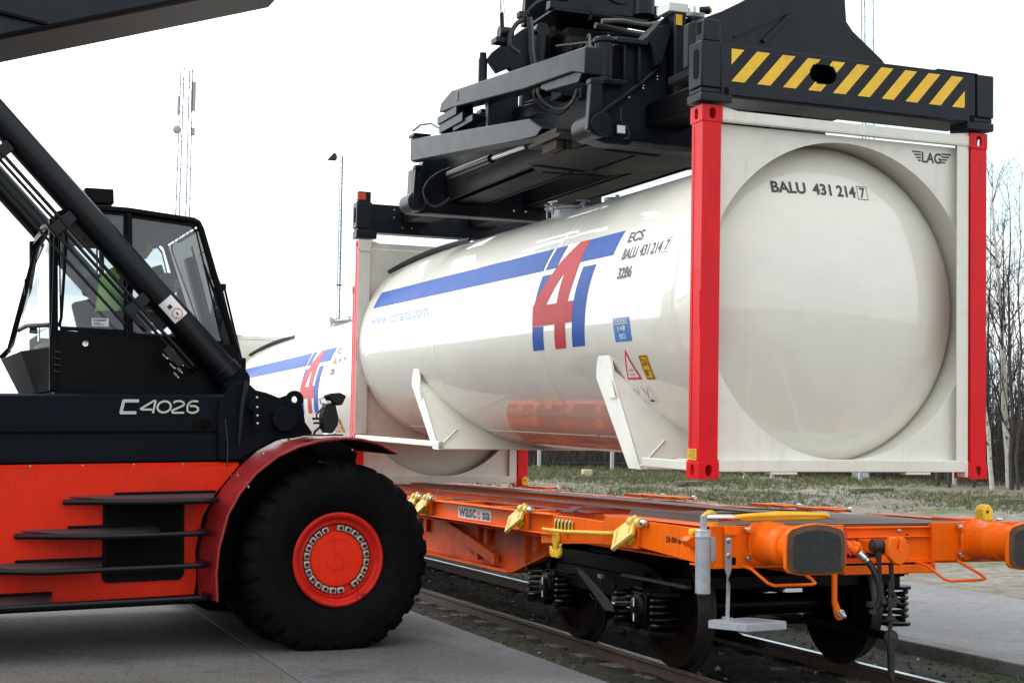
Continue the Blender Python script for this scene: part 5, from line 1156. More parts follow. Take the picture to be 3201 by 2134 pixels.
# side frames, deck
for sx in (-1, 1):
    X = lambda x: -sx * x if sx == 1 else x      # written for the left side (negative x)
    m = MB()
    m.prism([(.70, .90), (.70, 1.14), (2.25, 1.155), (2.30, 1.11), (2.78, 1.115), (2.80, .905), (2.4, .93), (1.7, .955)], 0, X(-1.305), X(-1.285))
    m.box(X(-1.305), X(-1.12), .70, 2.30, 1.155, 1.162); 
    wb(m, 'side_sill', ORANGE)
    m = MB(); m.prism([(2.80, .905), (2.80, 1.115), (3.30, 1.112), (3.30, 1.0), (3.55, .97), (3.55, .86), (3.0, .89)], 0, X(-1.300), X(-1.280)); wb(m, 'side_sill', ORANGE)
    m = MB(); m.box(X(-1.27), X(-1.258), 3.30, 16.4, .955, 1.105); m.box(X(-1.325), X(-1.20), 3.30, 16.4, 1.105, 1.119); m.box(X(-1.325), X(-1.20), 3.30, 16.4, .943, .955); lf = wb(m, 'side_sill', ORANGE)
    m = MB(); m.box(X(-1.305), X(-1.285), 16.4, 19.04, .90, 1.155); wb(m, 'side_sill', ORANGE)
    # deep centre girder
    m = MB()
    G = [(3.62, .935), (6.4, .95), (13.3, .95), (16.1, .935), (16.1, .75), (15.1, .53), (13.3, .515), (6.7, .515), (4.6, .53), (3.80, .74)]
    G = [(3.62, .935), (16.1, .935), (16.1, .75), (15.1, .53), (4.62, .53), (3.80, .74)]
    m.prism(G, 0, X(-1.08), X(-1.06)); m.beam((X(-1.07), 3.80, .735), (X(-1.07), 4.62, .52), .16, .014); m.box(X(-1.20), X(-.98), 4.6, 15.1, .512, .528)
    gd = wb(m, 'deep_girder', ORANGED, wg, .004)
    for (y0, y1, w_) in ((5.05, 6.9, .07), (4.5, 5.3, .0)):
        if w_: 
            m = MB(); m.beam((X(-1.13), y0, .60), (X(-1.16), y1, .94), .10, .05, (1, 0, 0)); wb(m, 'diagonal_brace', ORANGED, gd, .004)
    for y in (4.35, 5.6, 7.5, 9.5): 
        m = MB(); m.box(X(-1.12), X(-1.081), y, y + .012, .56, .93); wb(m, 'stiffener', ORANGED, gd, .002)
        m = MB(); m.box(X(-1.13), X(-1.085), y - .28, y - .20, .74, .94); wb(m, 'stiffener', ORANGED, gd, .002)
    # longitudinal top beams: brown flange over an orange web
    m = MB(); m.box(X(-.52), X(-.30), 1.3, 18.4, 1.142, 1.156, 0); 
    m.prism([(-.93 if sx < 0 else .93, 2.6)] + [(X(-.52), 3.4), (X(-.52), .92), (X(-1.22), .92), (X(-1.24), 1.7)], 2, 1.144, 1.150, 0)
    tb = wb(m, 'top_beam', DECK, wg, .003)
    m = MB(); m.box(X(-.415), X(-.403), 1.3, 18.4, .92, 1.141); wb(m, 'beam_web', ORANGE, tb, 0)
    m = MB(); m.box(X(-.95), X(-.84), 3.3, 16.4, 1.118, 1.130); wb(m, 'outer_beam', DECK, wg, .003)
    m = MB(); m.box(X(-.90), X(-.888), 3.3, 16.4, .93, 1.117); wb(m, 'outer_web', ORANGE, wg, 0)
    for y in (4.6, 5.9, 7.4, 9.0, 10.6, 12.2, 13.8):
        m = MB(); m.box(X(-1.257), X(-.891), y, y + .16, 1.03, 1.125); wb(m, 'cross_bearer', ORANGE, wg, .003)
    m = MB(); m.beam((X(-1.20), 3.25, 1.135), (X(-.62), 4.3, 1.135), .09, .012); m.beam((X(-.60), 4.2, 1.137), (X(-.30), 3.4, 1.137), .10, .010); wb(m, 'deck_brace', DECK, wg, .002)
m = MB(); m.prism([(-1.18, .80), (-.30, 1.32), (.30, 1.32), (1.18, .80), (1.20, .66), (-1.20, .66)], 2, 1.153, 1.166); dk = wb(m, 'end_deck', DECK, wg, .003)
m = MB(); m.box(-1.18, 1.18, .655, .72, 1.167, 1.172); wb(m, 'deck_edge', DECKG, dk, .002)
m = MB(); m.box(-.28, .28, 1.32, 1.9, 1.13, 1.142); m.box(-.29, .29, 2.9, 3.2, 1.13, 1.142); m.box(-.30, .30, 1.3, 18.4, .93, .94); wb(m, 'centre_deck', DECK, wg, .003)
m = MB(); m.box(-1.25, 1.25, .95, 18.8, .905, .918); m.box(-.4, .4, .9, 18.8, .80, .90); wb(m, 'floor_pan', ORANGED, wg, .003)
for y in (5.2, 7.0, 8.8, 10.8, 12.9, 15.0):
    m = MB(); m.box(-1.25, 1.25, y, y + .12, .945, 1.10); wb(m, 'cross_beam', ORANGE, wg, .003)
# lettering on the side
lp_ = lambda x, z: (-1.2725, 5.74 - x, z)
m = MB(); m.box(-1.2745, -1.2705, 4.83, 5.76, .970, 1.088); sg_ = wb(m, 'name_board', SWHITE, wg, .001)
m = MB()
text_fit(m, 'wasc', .50, .088, lambda u, v: (-1.2755, 5.74 - u, .984 + v), bold=.03); wb(m, 'board_lettering', INK, sg_, 0)
m = MB(); text_fit(m, 'sa', .21, .070, lambda u, v: (-1.2755, 5.065 - u, .984 + v), bold=.03); wb(m, 'board_lettering', INK, sg_, 0)
m = MB()
for i in range(24):
    a0, a1 = 2 * math.pi * i / 24, 2 * math.pi * (i + 1) / 24; f_ = lambda a, r_: (-1.2755, 5.165 - r_ * math.cos(a) * 1.25, 1.015 + r_ * math.sin(a))
    m.quad(f_(a0, .018), f_(a1, .018), f_(a1, .036), f_(a0, .036))
m.quad((-1.2755, 5.18, 1.062), (-1.2755, 5.16, 1.062), (-1.2755, 5.165, 1.045), (-1.2755, 5.175, 1.045)); wb(m, 'board_ring', LAMPOR, sg_, 0)
m = MB(); text_fit(m, 'Db 004 sa', .22, .044, lambda u, v: (-1.3075, 1.245 - u, 1.018 + v), bold=.03); wb(m, 'side_lettering', SBLK, wg, 0)
m = MB(); text_fit(m, 'A B C', .22, .035, lambda u, v: (-1.2715, 4.28 - u, .995 + v)); m.box(-1.2718, -1.2708, 3.98, 4.34, 1.045, 1.049); m.box(-1.2718, -1.2708, 3.98, 4.34, .980, .984); wb(m, 'load_grid', SBLK, wg, 0)
m = MB(); m.box(-1.3015, -1.3005, 2.93, 3.03, .975, .985); m.box(-1.3015, -1.3005, 2.97, 2.985, .935, .975); wb(m, 'jack_mark', SBLK, wg, 0)
m = MB(); m.tube([(-1.0815, 5.9, .64), (-1.0815, 5.88, .60), (-1.0815, 5.84, .60), (-1.0815, 5.83, .63)], .004, 6); text_fit(m, '30 m 18 t', .25, .045, lambda u, v: (-1.0815, 5.7 - u, .60 + v)); m.v = m.v; wb(m, 'girder_lettering', ORANGED, wg, 0)
# striped hoop, yellow hand rail and yellow hook
m = MB(); sp = []
for i in range(9): t = i / 8 * math.pi / 2; sp.append((-1.312 + .07 * (1 - math.cos(t)) , 1.055 + .055 * math.sin(t)))
pr = [(-1.3125, 1.0)] + sp
for i in range(len(pr) - 1): m.quad((pr[i][0], 2.86, pr[i][1]), (pr[i + 1][0], 2.86, pr[i + 1][1]), (pr[i + 1][0], 3.24, pr[i + 1][1]), (pr[i][0], 3.24, pr[i][1]))
hp = wb(m, 'striped_guard', YEL, wg, 0)
for k_ in range(5):
    m = MB(); y = 2.885 + k_ * .074
    q = [(a_ - .002, b_ + .0012) for a_, b_ in pr]
    for i in range(len(q) - 1): m.quad((q[i][0], y - i * .003, q[i][1]), (q[i + 1][0], y - (i + 1) * .003, q[i + 1][1]), (q[i + 1][0], y + .036 - (i + 1) * .003, q[i + 1][1]), (q[i][0], y + .036 - i * .003, q[i][1]))
    wb(m, 'black_stripe', SBLK, hp, 0)
m = MB(); m.tube([(-1.30, 1.98, 1.035), (-1.37, 2.02, 1.035), (-1.375, 2.10, 1.03), (-1.375, 2.80, 1.0), (-1.37, 2.9, .995), (-1.36, 3.36, .99), (-1.34, 3.40, .99)], .0165, 10); wb(m, 'yellow_rail', YEL, wg, 0)
m = MB(); m.prism([(3.13, .97), (3.23, .97), (3.245, .91), (3.205, .85), (3.21, .815), (3.25, .84), (3.285, .86), (3.29, .80), (3.25, .765), (3.11, .765), (3.07, .80), (3.075, .86), (3.11, .84), (3.15, .815), (3.155, .85), (3.115, .91)], 0, -1.335, -1.305); wb(m, 'towing_hook', YEL, wg, .008)
# fold-down container latches
def latch(y, x=-1.30, single=True):
    s_ = -1 if x < 0 else 1
    r_ = empty('x', Matrix(), 'x', 'x') if False else None
    m = MB(); m.prism([(y - .06, 1.10), (y + .12, 1.115), (y + .12, 1.13), (y - .06, 1.13)], 0, x, x - s_ * .25)
    m.prism([(y - .05, 1.13), (y - .05, 1.02), (y - .02, .94), (y + .10, .94), (y + .02, 1.05), (y + .02, 1.13)], 0, x + s_ * .03, x); base = wb(m, 'latch_seat', ORANGE, wg, .004)
    m = MB(); p0 = Vector((x + s_ * .035, y + .0, 1.118)); p1 = Vector((x + s_ * .10, y + .22, .985)); m.beam(p0, p1, .19, .032, (s_ * 1, 0, .6)); wb(m, 'latch_flap', YELP, base, .006)
    m = MB(); c0, c1_ = (p0 + p1) / 2 + Vector((s_ * .019, 0, .010)), 0; 
    for q in (-.35, .3):
        m = MB(); m.beam(c0 + (p1 - p0) * q + Vector((0, -.0, 0)), c0 + (p1 - p0) * (q + .04), .12, .004, (s_ * 1, 0, .6)); wb(m, 'flap_rib', YEL, base, 0)
    for q in (-.075, .045):
        m = MB(); m.cyl((x + s_ * .03, y + q - .02, 1.135), (x + s_ * .03, y + q + .045, 1.135), .036, n=20); wb(m, 'latch_roller', YELP, base, .005)
    m = MB(); m.cyl((x + s_ * .03, y - .16, 1.135), (x + s_ * .03, y + .12, 1.135), .013, n=10); m.lathe([(.0005, -.175), (.02, -.172), (.030, -.16), (.030, -.125), (.02, -.12)], (x + s_ * .03, y, 1.135), 1, 16); wb(m, 'latch_pin', CHROME, base, 0)
    m = MB(); m.cyl((x + s_ * .04, y + .02, 1.03), (x + s_ * .04, y + .08, .985), .028, n=14); wb(m, 'latch_bush', YEL, base, .004)
for y in (1.68, 3.86, 6.55, 6.95, 9.6, 12.0): latch(y)
for (y, up) in ((1.0, 0), (2.9, 0), (3.7, 0), (5.7, 0), (6.4, 0), (9.3, 0)):
    m = MB(); m.box(1.02, 1.32, y, y + .30, 1.150, 1.178); m.box(1.10, 1.32, y - .18, y, 1.150, 1.172); w_ = wb(m, 'latch_seat', ORANGE, wg, .004)
    m = MB(); m.cyl((1.25, y - .24, 1.17), (1.25, y - .18, 1.17), .022, n=14); wb(m, 'latch_pin', CHROME, w_, 0)
for (x, y) in ((1.12, .82), (1.16, 10.02)):   # upright yellow spigots
    m = MB(); m.prism([(x - .045, 1.17), (x + .045, 1.17), (x + .045, 1.255), (x + .02, 1.285), (x, 1.295), (x - .02, 1.285), (x - .045, 1.255)], 1, y - .05, y + .05); sp_ = wb(m, 'spigot', YEL, wg, .010)
    m = MB(); m.lathe([(.0005, y - .056), (.010, y - .055), (.012, y - .05)], (x - .01, 0, 1.24), 1, 10); wb(m, 'spigot_bolt', RUSTY, sp_, 0)
m = MB(); m.prism([(-1.13, 1.15), (-1.03, 1.15), (-1.03, 1.22), (-1.08, 1.255), (-1.13, 1.22)], 1, .98, 1.06); wb(m, 'spigot', YEL, wg, .008)
m = MB(); m.cyl((-1.39, .74, 1.118), (-1.28, .76, 1.120), .024, n=16); wb(m, 'corner_bush', YEL, wg, .006); m = MB(); m.prism([(-1.385, 1.055), (-1.345, 1.085), (-1.307, 1.085), (-1.307, 1.01), (-1.345, 1.01)], 1, .80, .90, 0); wb(m, 'side_bracket', ORANGE, wg, .006)
# grey flag tube, spring coupling and yellow rope loop on the corner
m = MB(); m.lathe([(.0005, .722), (.040, .724), (.0495, .732), (.0495, 1.090), (.053, 1.092), (.053, 1.104), (.050, 1.108), (.049, 1.140), (.042, 1.148), (.0005, 1.148)], (-1.40, .55, 0), 2, 36); ft = wb(m, 'signal_holder', GALV, wg, 0)
m = MB(); m.cyl((-1.395, .55, 1.148), (-1.395, .55, 1.238), .023, n=18); m.box(-1.345, -1.325, .54, .60, .93, 1.10); m.box(-1.345, -1.28, .585, .60, .94, 1.09); wb(m, 'holder_bracket', GALV, ft, .003)
m = MB(); m.lathe([(.0005, -1.375), (.026, -1.373), (.027, -1.18), (.022, -1.165), (.0005, -1.16)][::-1] if False else [(.0005, -1.375), (.022, -1.373), (.0265, -1.36), (.0265, -1.185), (.022, -1.165), (.0005, -1.162)], (0, .56, 1.222), 0, 24); wb(m, 'cable_ferrule', CHROME, ft, 0)
loop = []
for t in range(0, 41):
    a = t / 40
    if a < .45: loop.append((-1.17 + a / .45 * .72, .58 + .05 * math.sin(a * 6), 1.222 + .014 * math.sin(min(a * 9, math.pi / 2))))
    elif a < .60: b_ = (a - .45) / .15 * math.pi; loop.append((-.45 + .09 * math.sin(b_), .62 + .07 * (1 - math.cos(b_)) / 2, 1.236 - .014 * (1 - math.cos(b_))))
    else: b_ = (a - .60) / .40; loop.append((-.45 - b_ * .58, .69 - .05 * b_, 1.208 + .0 * b_))
m = MB(); m.tube(loop, .0155, 10); wb(m, 'yellow_rope', YEL, ft, 0)
m = MB(); m.tube([(-1.03, .64, 1.208), (-1.06, .62, 1.212), (-1.08, .60, 1.222)], .0155, 10); m.tube([(-1.0, .66, 1.225), (-.75, .68, 1.243), (-.52, .69, 1.240), (-.42, .70, 1.225)], .0155, 10); wb(m, 'yellow_rope', YEL, ft, 0)
# shunter's step
m = MB(); m.box(-1.205, -1.155, .596, .604, .93, 1.105); tw = []
for i in range(25):
    t = i / 24; z = .93 - .10 * t if False else .93 - t * .20; a = math.pi / 2 * (1 if t > .75 else (0 if t < .25 else (t - .25) / .5)) * 1.0
    wv = .025; tw.append(((-1.18 - wv * math.cos(a), .60 - wv * math.sin(a), z), (-1.18 + wv * math.cos(a), .60 + wv * math.sin(a), z)))
tw.append(((-1.185, .575, .56), (-1.185, .625, .56)))
for i in range(len(tw) - 1):
    m.quad(tw[i][0], tw[i][1], tw[i + 1][1], tw[i + 1][0]); m.quad(*[(q[0] + .004, q[1] + .003, q[2]) for q in (tw[i][1], tw[i][0], tw[i + 1][0], tw[i + 1][1])])
m.box(-1.205, -1.165, .56, .64, .552, .562); m.cyl((-1.185, .60, .93), (-1.185, .60, .74), .006, n=6)
stp = wb(m, 'shunter_step', GALV, wg, 0, angle=50)
m = MB(); z0 = .552
m.prism([(-1.36, .55), (-1.22, .30), (-.89, .34), (-1.02, .60)], 2, z0 - .050, z0); tr = wb(m, 'step_plate', GALV, stp, .004)
m = MB()
for i in range(26):
    t = i / 25
    for (p, q) in (((-1.36, .55), (-1.22, .30)), ((-1.22, .30), (-.89, .34)), ((-.89, .34), (-1.02, .60)), ((-1.02, .60), (-1.36, .55))):
        x, y = p[0] + (q[0] - p[0]) * t, p[1] + (q[1] - p[1]) * t; x = x * .97 - 1.12 * .03; y = y * .95 + .45 * .05
        m.lathe([(.006, 0), (.004, .005), (.0005, .006)], (x, y, z0), 2, 5)
tag(wb(m, 'plate_studs', GALV, tr, 0), kind='stuff')
for z in (1.07, .97):
    m = MB(); m.lathe([(.0005, .578), (.010, .579), (.011, .588), (.018, .590), (.019, .596)], (-1.18, 0, z), 1, 10); wb(m, 'bolt', CHROME, stp, 0)
m = MB(); m.box(-1.205, -1.12, .56, .62, 1.105, 1.168); wb(m, 'lamp_iron', ORANGE, wg, .004)
m = MB(); m.box(-1.145, -1.11, .6175, .6195, .905, .955); wb(m, 'frame_slot', DARKIN, wg, 0)
# under-buffer hand rails
for (x0, x1) in ((-1.07, -.66), (.34, .74)):
    m = MB(); m.tube([(x0, .60, .90), (x0 + .01, .50, .885), (x0 + .075, .40, .80), (x0 + .11, .37, .785), (x1 - .02, .36, .788), (x1 + .01, .37, .795), (x1 + .01, .42, .82), (x1 - .04, .60, .90)], .0105, 8); wb(m, 'shunter_rail', ORANGE, wg, 0)
# draw hook, screw coupling, brake hose and cock
m = MB(); m.prism([(-.115, 1.095), (-.06, 1.10), (-.055, 1.045), (-.07, 1.03), (-.05, 1.0), (-.04, 1.06), (-.03, 1.10), (.0, 1.095), (.035, 1.045), (.04, .99), (.01, .93), (-.04, .905), (-.09, .925), (-.13, .97), (-.135, 1.03)], 1, .27, .32); m.beam((-.08, .30, 1.02), (-.08, .66, 1.02), .09, .09)
hk = wb(m, 'draw_hook', ORANGE, wg, .014, seg=3)
m = MB(); m.cyl((-.205, .36, 1.035), (-.115, .36, 1.03), .046, n=24); m.cyl((-.215, .36, 1.035), (-.20, .36, 1.035), .028, n=16); wb(m, 'coupling_pin', BUFF, hk, .006)
m = MB(); m.tube([(-.165, .35, 1.01), (-.160, .34, .90), (-.155, .34, .80), (-.150, .34, .72), (-.125, .34, .66)], [.026, .015, .013, .014, .022], 12); l1 = wb(m, 'coupling_link', RUSTY, hk, 0)
m = MB(); m.tube([(-.06, .35, .92), (-.058, .34, .80), (-.055, .34, .72), (-.02, .34, .66)], [.018, .014, .014, .022], 12); wb(m, 'coupling_link', RUSTY, hk, 0)
m = MB(); m.cyl((-.15, .34, .655), (-.005, .34, .655), .022, n=14); m.box(-.11, -.045, .31, .37, .62, .69); m.cyl((-.078, .34, .80), (-.078, .34, .30), .014, n=12); m.cyl((-.078, .34, .54), (-.078, .34, .565), .035, n=16); m.cyl((-.078, .34, .49), (-.078, .34, .50), .025, n=16); m.cyl((-.078, .34, .72), (-.078, .34, .735), .025, n=14)
for i in range(14): m.cyl((-.078, .34, .50 + i * .006), (-.078, .34, .503 + i * .006), .0175, n=12)
wb(m, 'coupling_screw', BUFF, hk, .002)
m = MB()
sh2 = []
for i in range(20):
    a = math.pi * (i / 19) ; sh2.append((-.060 + .052 * math.cos(a), .42 + .052 * math.sin(a)))
m.prism(sh2 + [(-.112, .40), (-.085, .34), (-.08, .16), (-.065, .12), (-.045, .12), (-.040, .16), (-.036, .34), (-.008, .40)], 1, .34, .37); m.cyl((-.060, .33, .42), (-.060, .375, .42), .022, n=16); wb(m, 'coupling_shackle', BUFF, hk, .005)
m = MB(); m.cyl((-.35, .64, 1.035), (-.33, .48, 1.035), .035, n=16); m.cyl((-.33, .50, 1.035), (-.26, .44, .995), .038, n=16); m.cyl((-.27, .46, 1.01), (-.225, .46, 1.005), .03, n=14); m.cyl((-.30, .46, 1.04), (-.24, .46, 1.025), .030, n=12); ck = wb(m, 'brake_cock', ORANGE, wg, .005)
m = MB(); m.beam((-.355, .45, 1.16), (-.350, .45, 1.0), .014, .018, (0, 1, 0)); m.beam((-.350, .45, 1.0), (-.315, .44, .965), .016, .016, (0, 1, 0)); m.box(-.36, -.345, .44, .46, .965, 1.01); wb(m, 'cock_handle', REDH, ck, .004)
m = MB(); m.cyl((-.262, .43, .985), (-.225, .405, .945), .030, n=18); m.cyl((-.225, .405, .945), (-.21, .395, .93), .026, n=18, mi=0); wb(m, 'hose_clamp', CHROME, ck, .003)
m = MB()
hp_ = [(-.225, .405, .945), (-.19, .38, .89), (-.165, .36, .83), (-.15, .35, .77), (-.145, .35, .70), (-.15, .36, .64), (-.17, .38, .60)]
m.tube(hp_, .023, 14); wb(m, 'brake_hose', HOSE, ck, 0)
m = MB(); m.cyl((-.17, .38, .60), (-.19, .39, .57), .032, n=14); m.box(-.22, -.17, .36, .41, .62, .66); wb(m, 'hose_head', RUSTY, ck, .006)
m = MB(); m.prism([(-.415, .86), (-.385, .86), (-.385, .66), (-.345, .565), (-.34, .53), (-.375, .525), (-.395, .55), (-.418, .65)], 1, .50, .53); hr = wb(m, 'hose_rest', ORANGE, wg, .006)
m = MB(); m.cyl((-.385, .49, .595), (-.355, .48, .555), .022, n=16); m.cyl((-.375, .47, .60), (-.345, .47, .55), .010, n=10); wb(m, 'rest_clip', CHROME, hr, .003)
# bogies
def bogie(yc):
    m = MB()
    for sx in (-1, 1):
        x0, x1 = sx * .98, sx * 1.06
        P = [(yc - 1.25, .60), (yc - 1.25, .70), (yc - .95, .80), (yc - .30, .82), (yc + .30, .82), (yc + .95, .80), (yc + 1.25, .70), (yc + 1.25, .60), (yc + .62, .60), (yc + .45, .50), (yc - .45, .50), (yc - .62, .60)]
        m.prism(P, 0, min(x0, x1), max(x0, x1))
        m.box(min(x0, x1) - .02, max(x0, x1) + .03, yc - 1.27, yc + 1.27, .685, .70)
    m.box(-1.0, 1.0, yc - .22, yc + .22, .50, .84); m.box(-1.0, 1.0, yc - 1.27, yc - 1.20, .62, .72); m.box(-1.0, 1.0, yc + 1.20, yc + 1.27, .62, .72)
    bg_ = wb(m, 'bogie', BOGIE, wg, .012)
    for dy_ in (-.9, .9):
        y = yc + dy_
        m = MB(); m.cyl((-.98, y, .46), (.98, y, .46), .085, n=20); wb(m, 'wheel_axle', BOGIE, bg_, 0)
        for sx in (-1, 1):
            m = MB(); s_ = sx
            pf = [(.085, .66), (.11, .68), (.20, .70), (.36, .715), (.385, .69), (.43, .685), (.49, .69), (.49, .715), (.465, .722), (.46, .73), (.455, .815), (.448, .822), (.385, .822), (.375, .80), (.355, .775), (.20, .745), (.12, .80), (.085, .82)]
            mis = [0, 0, 1, 1, 1, 1, 2, 2, 2, 2, 2, 1, 1, 1, 1, 1, 0]
            m.lathe([(r_, s_ * a) for r_, a in pf], (0, y, .46), 0, 72, mis=mis); wb(m, 'wheel', [BOGIE, WHEELR, TREADW], bg_, 0, angle=30)
            m = MB(); X = lambda x: s_ * x
            m.box(X(.92), X(1.10), y - .13, y + .13, .36, .585); m.cyl((X(.92), y, .46), (X(1.115), y, .46), .115, n=28); m.box(X(.96), X(1.07), y - .16, y + .16, .57, .62); ab = wb(m, 'axle_box', BOGIE, bg_, .014)
            m = MB(); m.lathe([(.0005, X(1.130)), (.03, X(1.132)), (.085, X(1.128)), (.105, X(1.112)), (.115, X(1.09))], (0, y, .46), 0, 28); wb(m, 'box_cover', BOGIE, ab, 0)
            for (za, zb) in ((.365, .42), (.475, .535)):
                m = MB(); m.box(X(1.1335), X(1.1365), y - .007, y + .007, za, zb); wb(m, 'white_mark', SWHITE, ab, 0)
            for so in (-.31, .31):
                m = MB(); pts = []
                r0 = .098 
                for i in range(5 * 18 + 1):
                    t = i / 18; a = 2 * math.pi * t; pts.append((X(1.03) + r0 * math.cos(a), y + so + r0 * math.sin(a), .335 + t * .047))
                m.tube(pts, .0155, 6); m.cyl((X(1.03), y + so, .30), (X(1.03), y + so, .325), .125, n=24); m.cyl((X(1.03), y + so, .585), (X(1.03), y + so, .61), .13, n=24); m.box(X(.99), X(1.07), y + so * .5 - .05, y + so * .5 + .05, .285, .33); wb(m, 'coil_spring', BOGIE, bg_, 0)
            m = MB(); m.prism([(y - .05, .62), (y - .10, .74), (y + .02, .74), (y + .02, .62)], 0, min(X(1.065), X(1.09)), max(X(1.065), X(1.09))); m.cyl((X(1.11), y - .08, .60), (X(1.135), y - .08, .60), .012, n=8); wb(m, 'friction_plate', BOGIE, ab, .004)
    for sx in (-1, 1):   # brake blocks and hangers
        for dy_ in (-.36, .36):
            m = MB(); m.beam((sx * .76, yc + dy_, .62), (sx * .76, yc + dy_ * 1.05, .22), .06, .05, (1, 0, 0)); m.beam((sx * .76, yc + dy_ * 1.15, .52), (sx * .76, yc + dy_ * 1.25, .36), .09, .05, (1, 0, 0)); wb(m, 'brake_hanger', BOGIE, bg_, .006)
    for dy_ in (-.4, .4):
        m = MB(); m.cyl((-.76, yc + dy_, .25), (.76, yc + dy_, .25), .028, n=12); wb(m, 'brake_beam', BOGIE, bg_, 0)
    m = MB(); m.box(.97, 1.12, yc - 1.28, yc - 1.05, .70, .80); wb(m, 'side_bearer', BOGIE, bg_, .004)
    return bg_
b1 = bogie(3.0); bogie(19.74 - 3.0)
m = MB(); m.prism([(3.10, .66), (2.55, .395), (2.40, .405), (2.44, .46), (2.85, .62), (3.08, .70)], 0, -1.165, -1.145); wb(m, 'load_valve_arm', SPRG, b1, .004)
m = MB(); m.box(-1.17, -1.14, 2.62, 2.68, .64, .67); m.cyl((-1.155, 2.65, .64), (-1.155, 2.66, .615), .004, n=6); wb(m, 'tag_plate', DECKG, b1, .002)
m = MB(); m.tube([(-1.155, 2.66, .62), (-1.16, 2.68, .52), (-1.17, 2.75, .46), (-1.16, 2.85, .50)], .004, 6); wb(m, 'thin_wire', HOSE, b1, 0)
m = MB(); m.beam((-1.12, 2.3, .695), (-1.12, 1.25, .695), .05, .02); wb(m, 'support_strap', RUSTY, b1, .003)
m = MB(); m.cyl((-.95, 7.4, .70), (-.55, 7.4, .70), .20, n=36); wb(m, 'air_tank', ORANGED, wg, .02)
m = MB(); m.beam((.55, 3.9, .30), (.55, 1.2, .30), .05, .06); m.beam((-.55, 3.9, .28), (-.55, 1.2, .28), .05, .05); wb(m, 'brake_rod', BOGIE, wg, .004)

# ------------------------------------------------------------------ ground
def gmat(name, c1, c2, c3, s1, s2, bump, rough=.9, sp=(.45, .60), sp2=(.55, .75), fine=0.0, brick=None, stain=None):
    m = bpy.data.materials.new(name); m.use_nodes = True; t = m.node_tree; b = t.nodes['Principled BSDF']; b.inputs['Roughness'].default_value = rough; b.inputs['Specular IOR Level'].default_value = .25
    co = N(t, 'ShaderNodeTexCoord')
    def ns(sc, det=8, r_=.65):
        n_ = N(t, 'ShaderNodeTexNoise'); n_.inputs['Scale'].default_value = sc; n_.inputs['Detail'].default_value = det; n_.inputs['Roughness'].default_value = r_; t.links.new(co.outputs['Object'], n_.inputs['Vector']); return n_
    def rng(n_, a, b_, lo=0, hi=1):
        r_ = N(t, 'ShaderNodeMapRange'); t.links.new(n_.outputs['Fac'], r_.inputs['Value']); r_.inputs['From Min'].default_value = a; r_.inputs['From Max'].default_value = b_; r_.inputs['To Min'].default_value = lo; r_.inputs['To Max'].default_value = hi; return r_
    a_, b2, f3 = ns(s1), ns(s2), ns(s2 * 9, 6)
    m1 = N(t, 'ShaderNodeMixRGB'); m1.inputs[1].default_value = (*c1, 1); m1.inputs[2].default_value = (*c2, 1); t.links.new(rng(a_, *sp).outputs[0], m1.inputs[0])
    m2 = N(t, 'ShaderNodeMixRGB'); t.links.new(m1.outputs[0], m2.inputs[1]); m2.inputs[2].default_value = (*c3, 1); t.links.new(rng(b2, *sp2).outputs[0], m2.inputs[0])
    m3 = N(t, 'ShaderNodeVectorMath', operation='SCALE'); t.links.new(m2.outputs[0], m3.inputs[0]); t.links.new(rng(f3, .3, .7, 1 - fine, 1 + fine).outputs[0], m3.inputs['Scale'])
    last = m3.outputs[0]; hsrc = f3.outputs['Fac']
    if stain:
        n6 = ns(stain[0], 5, .6); m6 = N(t, 'ShaderNodeMixRGB'); t.links.new(rng(n6, stain[1], stain[1] + .12, 0, stain[2]).outputs[0], m6.inputs[0]); t.links.new(last, m6.inputs[1]); m6.inputs[2].default_value = (.035, .033, .032, 1); last = m6.outputs[0]
    if brick:
        mp = N(t, 'ShaderNodeMapping'); mp.inputs['Rotation'].default_value = (0, 0, brick[2]); t.links.new(co.outputs['Object'], mp.inputs['Vector'])
        bk = N(t, 'ShaderNodeTexBrick'); bk.inputs['Scale'].default_value = 1.0; bk.inputs['Brick Width'].default_value = brick[0]; bk.inputs['Row Height'].default_value = brick[1]; bk.inputs['Mortar Size'].default_value = .006; bk.inputs['Mortar Smooth'].default_value = .3
        bk.inputs['Color1'].default_value = (1.05, 1.05, 1.05, 1); bk.inputs['Color2'].default_value = (.94, .94, .94, 1); bk.inputs['Mortar'].default_value = (.74, .73, .72, 1); bk.inputs['Bias'].default_value = -.1
        t.links.new(mp.outputs[0], bk.inputs['Vector']); mb_ = N(t, 'ShaderNodeVectorMath', operation='MULTIPLY'); t.links.new(last, mb_.inputs[0]); t.links.new(bk.outputs['Color'], mb_.inputs[1]); last = mb_.outputs[0]
    t.links.new(last, b.inputs['Base Color'])
    bp = N(t, 'ShaderNodeBump'); bp.inputs['Distance'].default_value = bump; t.links.new(f3.outputs['Fac'], bp.inputs['Height']); t.links.new(bp.outputs[0], b.inputs['Normal'])
    return m
ASPH = gmat('asphalt_brownish', (.125, .117, .108), (.155, .147, .138), (.085, .08, .078), .5, 3.5, .004, .85, fine=.35, brick=(.22, .11, .2), stain=(.9, .60, .55))
PAVE = gmat('concrete_grey', (.120, .122, .128), (.150, .150, .155), (.080, .080, .085), .55, 3.0, .003, .8, fine=.40, stain=(1.3, .60, .6))
PAVER = gmat('asphalt_right', (.19, .187, .195), (.225, .22, .225), (.135, .13, .128), .35, 4.0, .004, .85, fine=.28, brick=(.24, .12, .05), stain=(.8, .62, .4))
KERB = gmat('kerb_concrete', (.15, .15, .15), (.21, .21, .20), (.09, .085, .08), 1.0, 6.0, .004, .9, fine=.3)
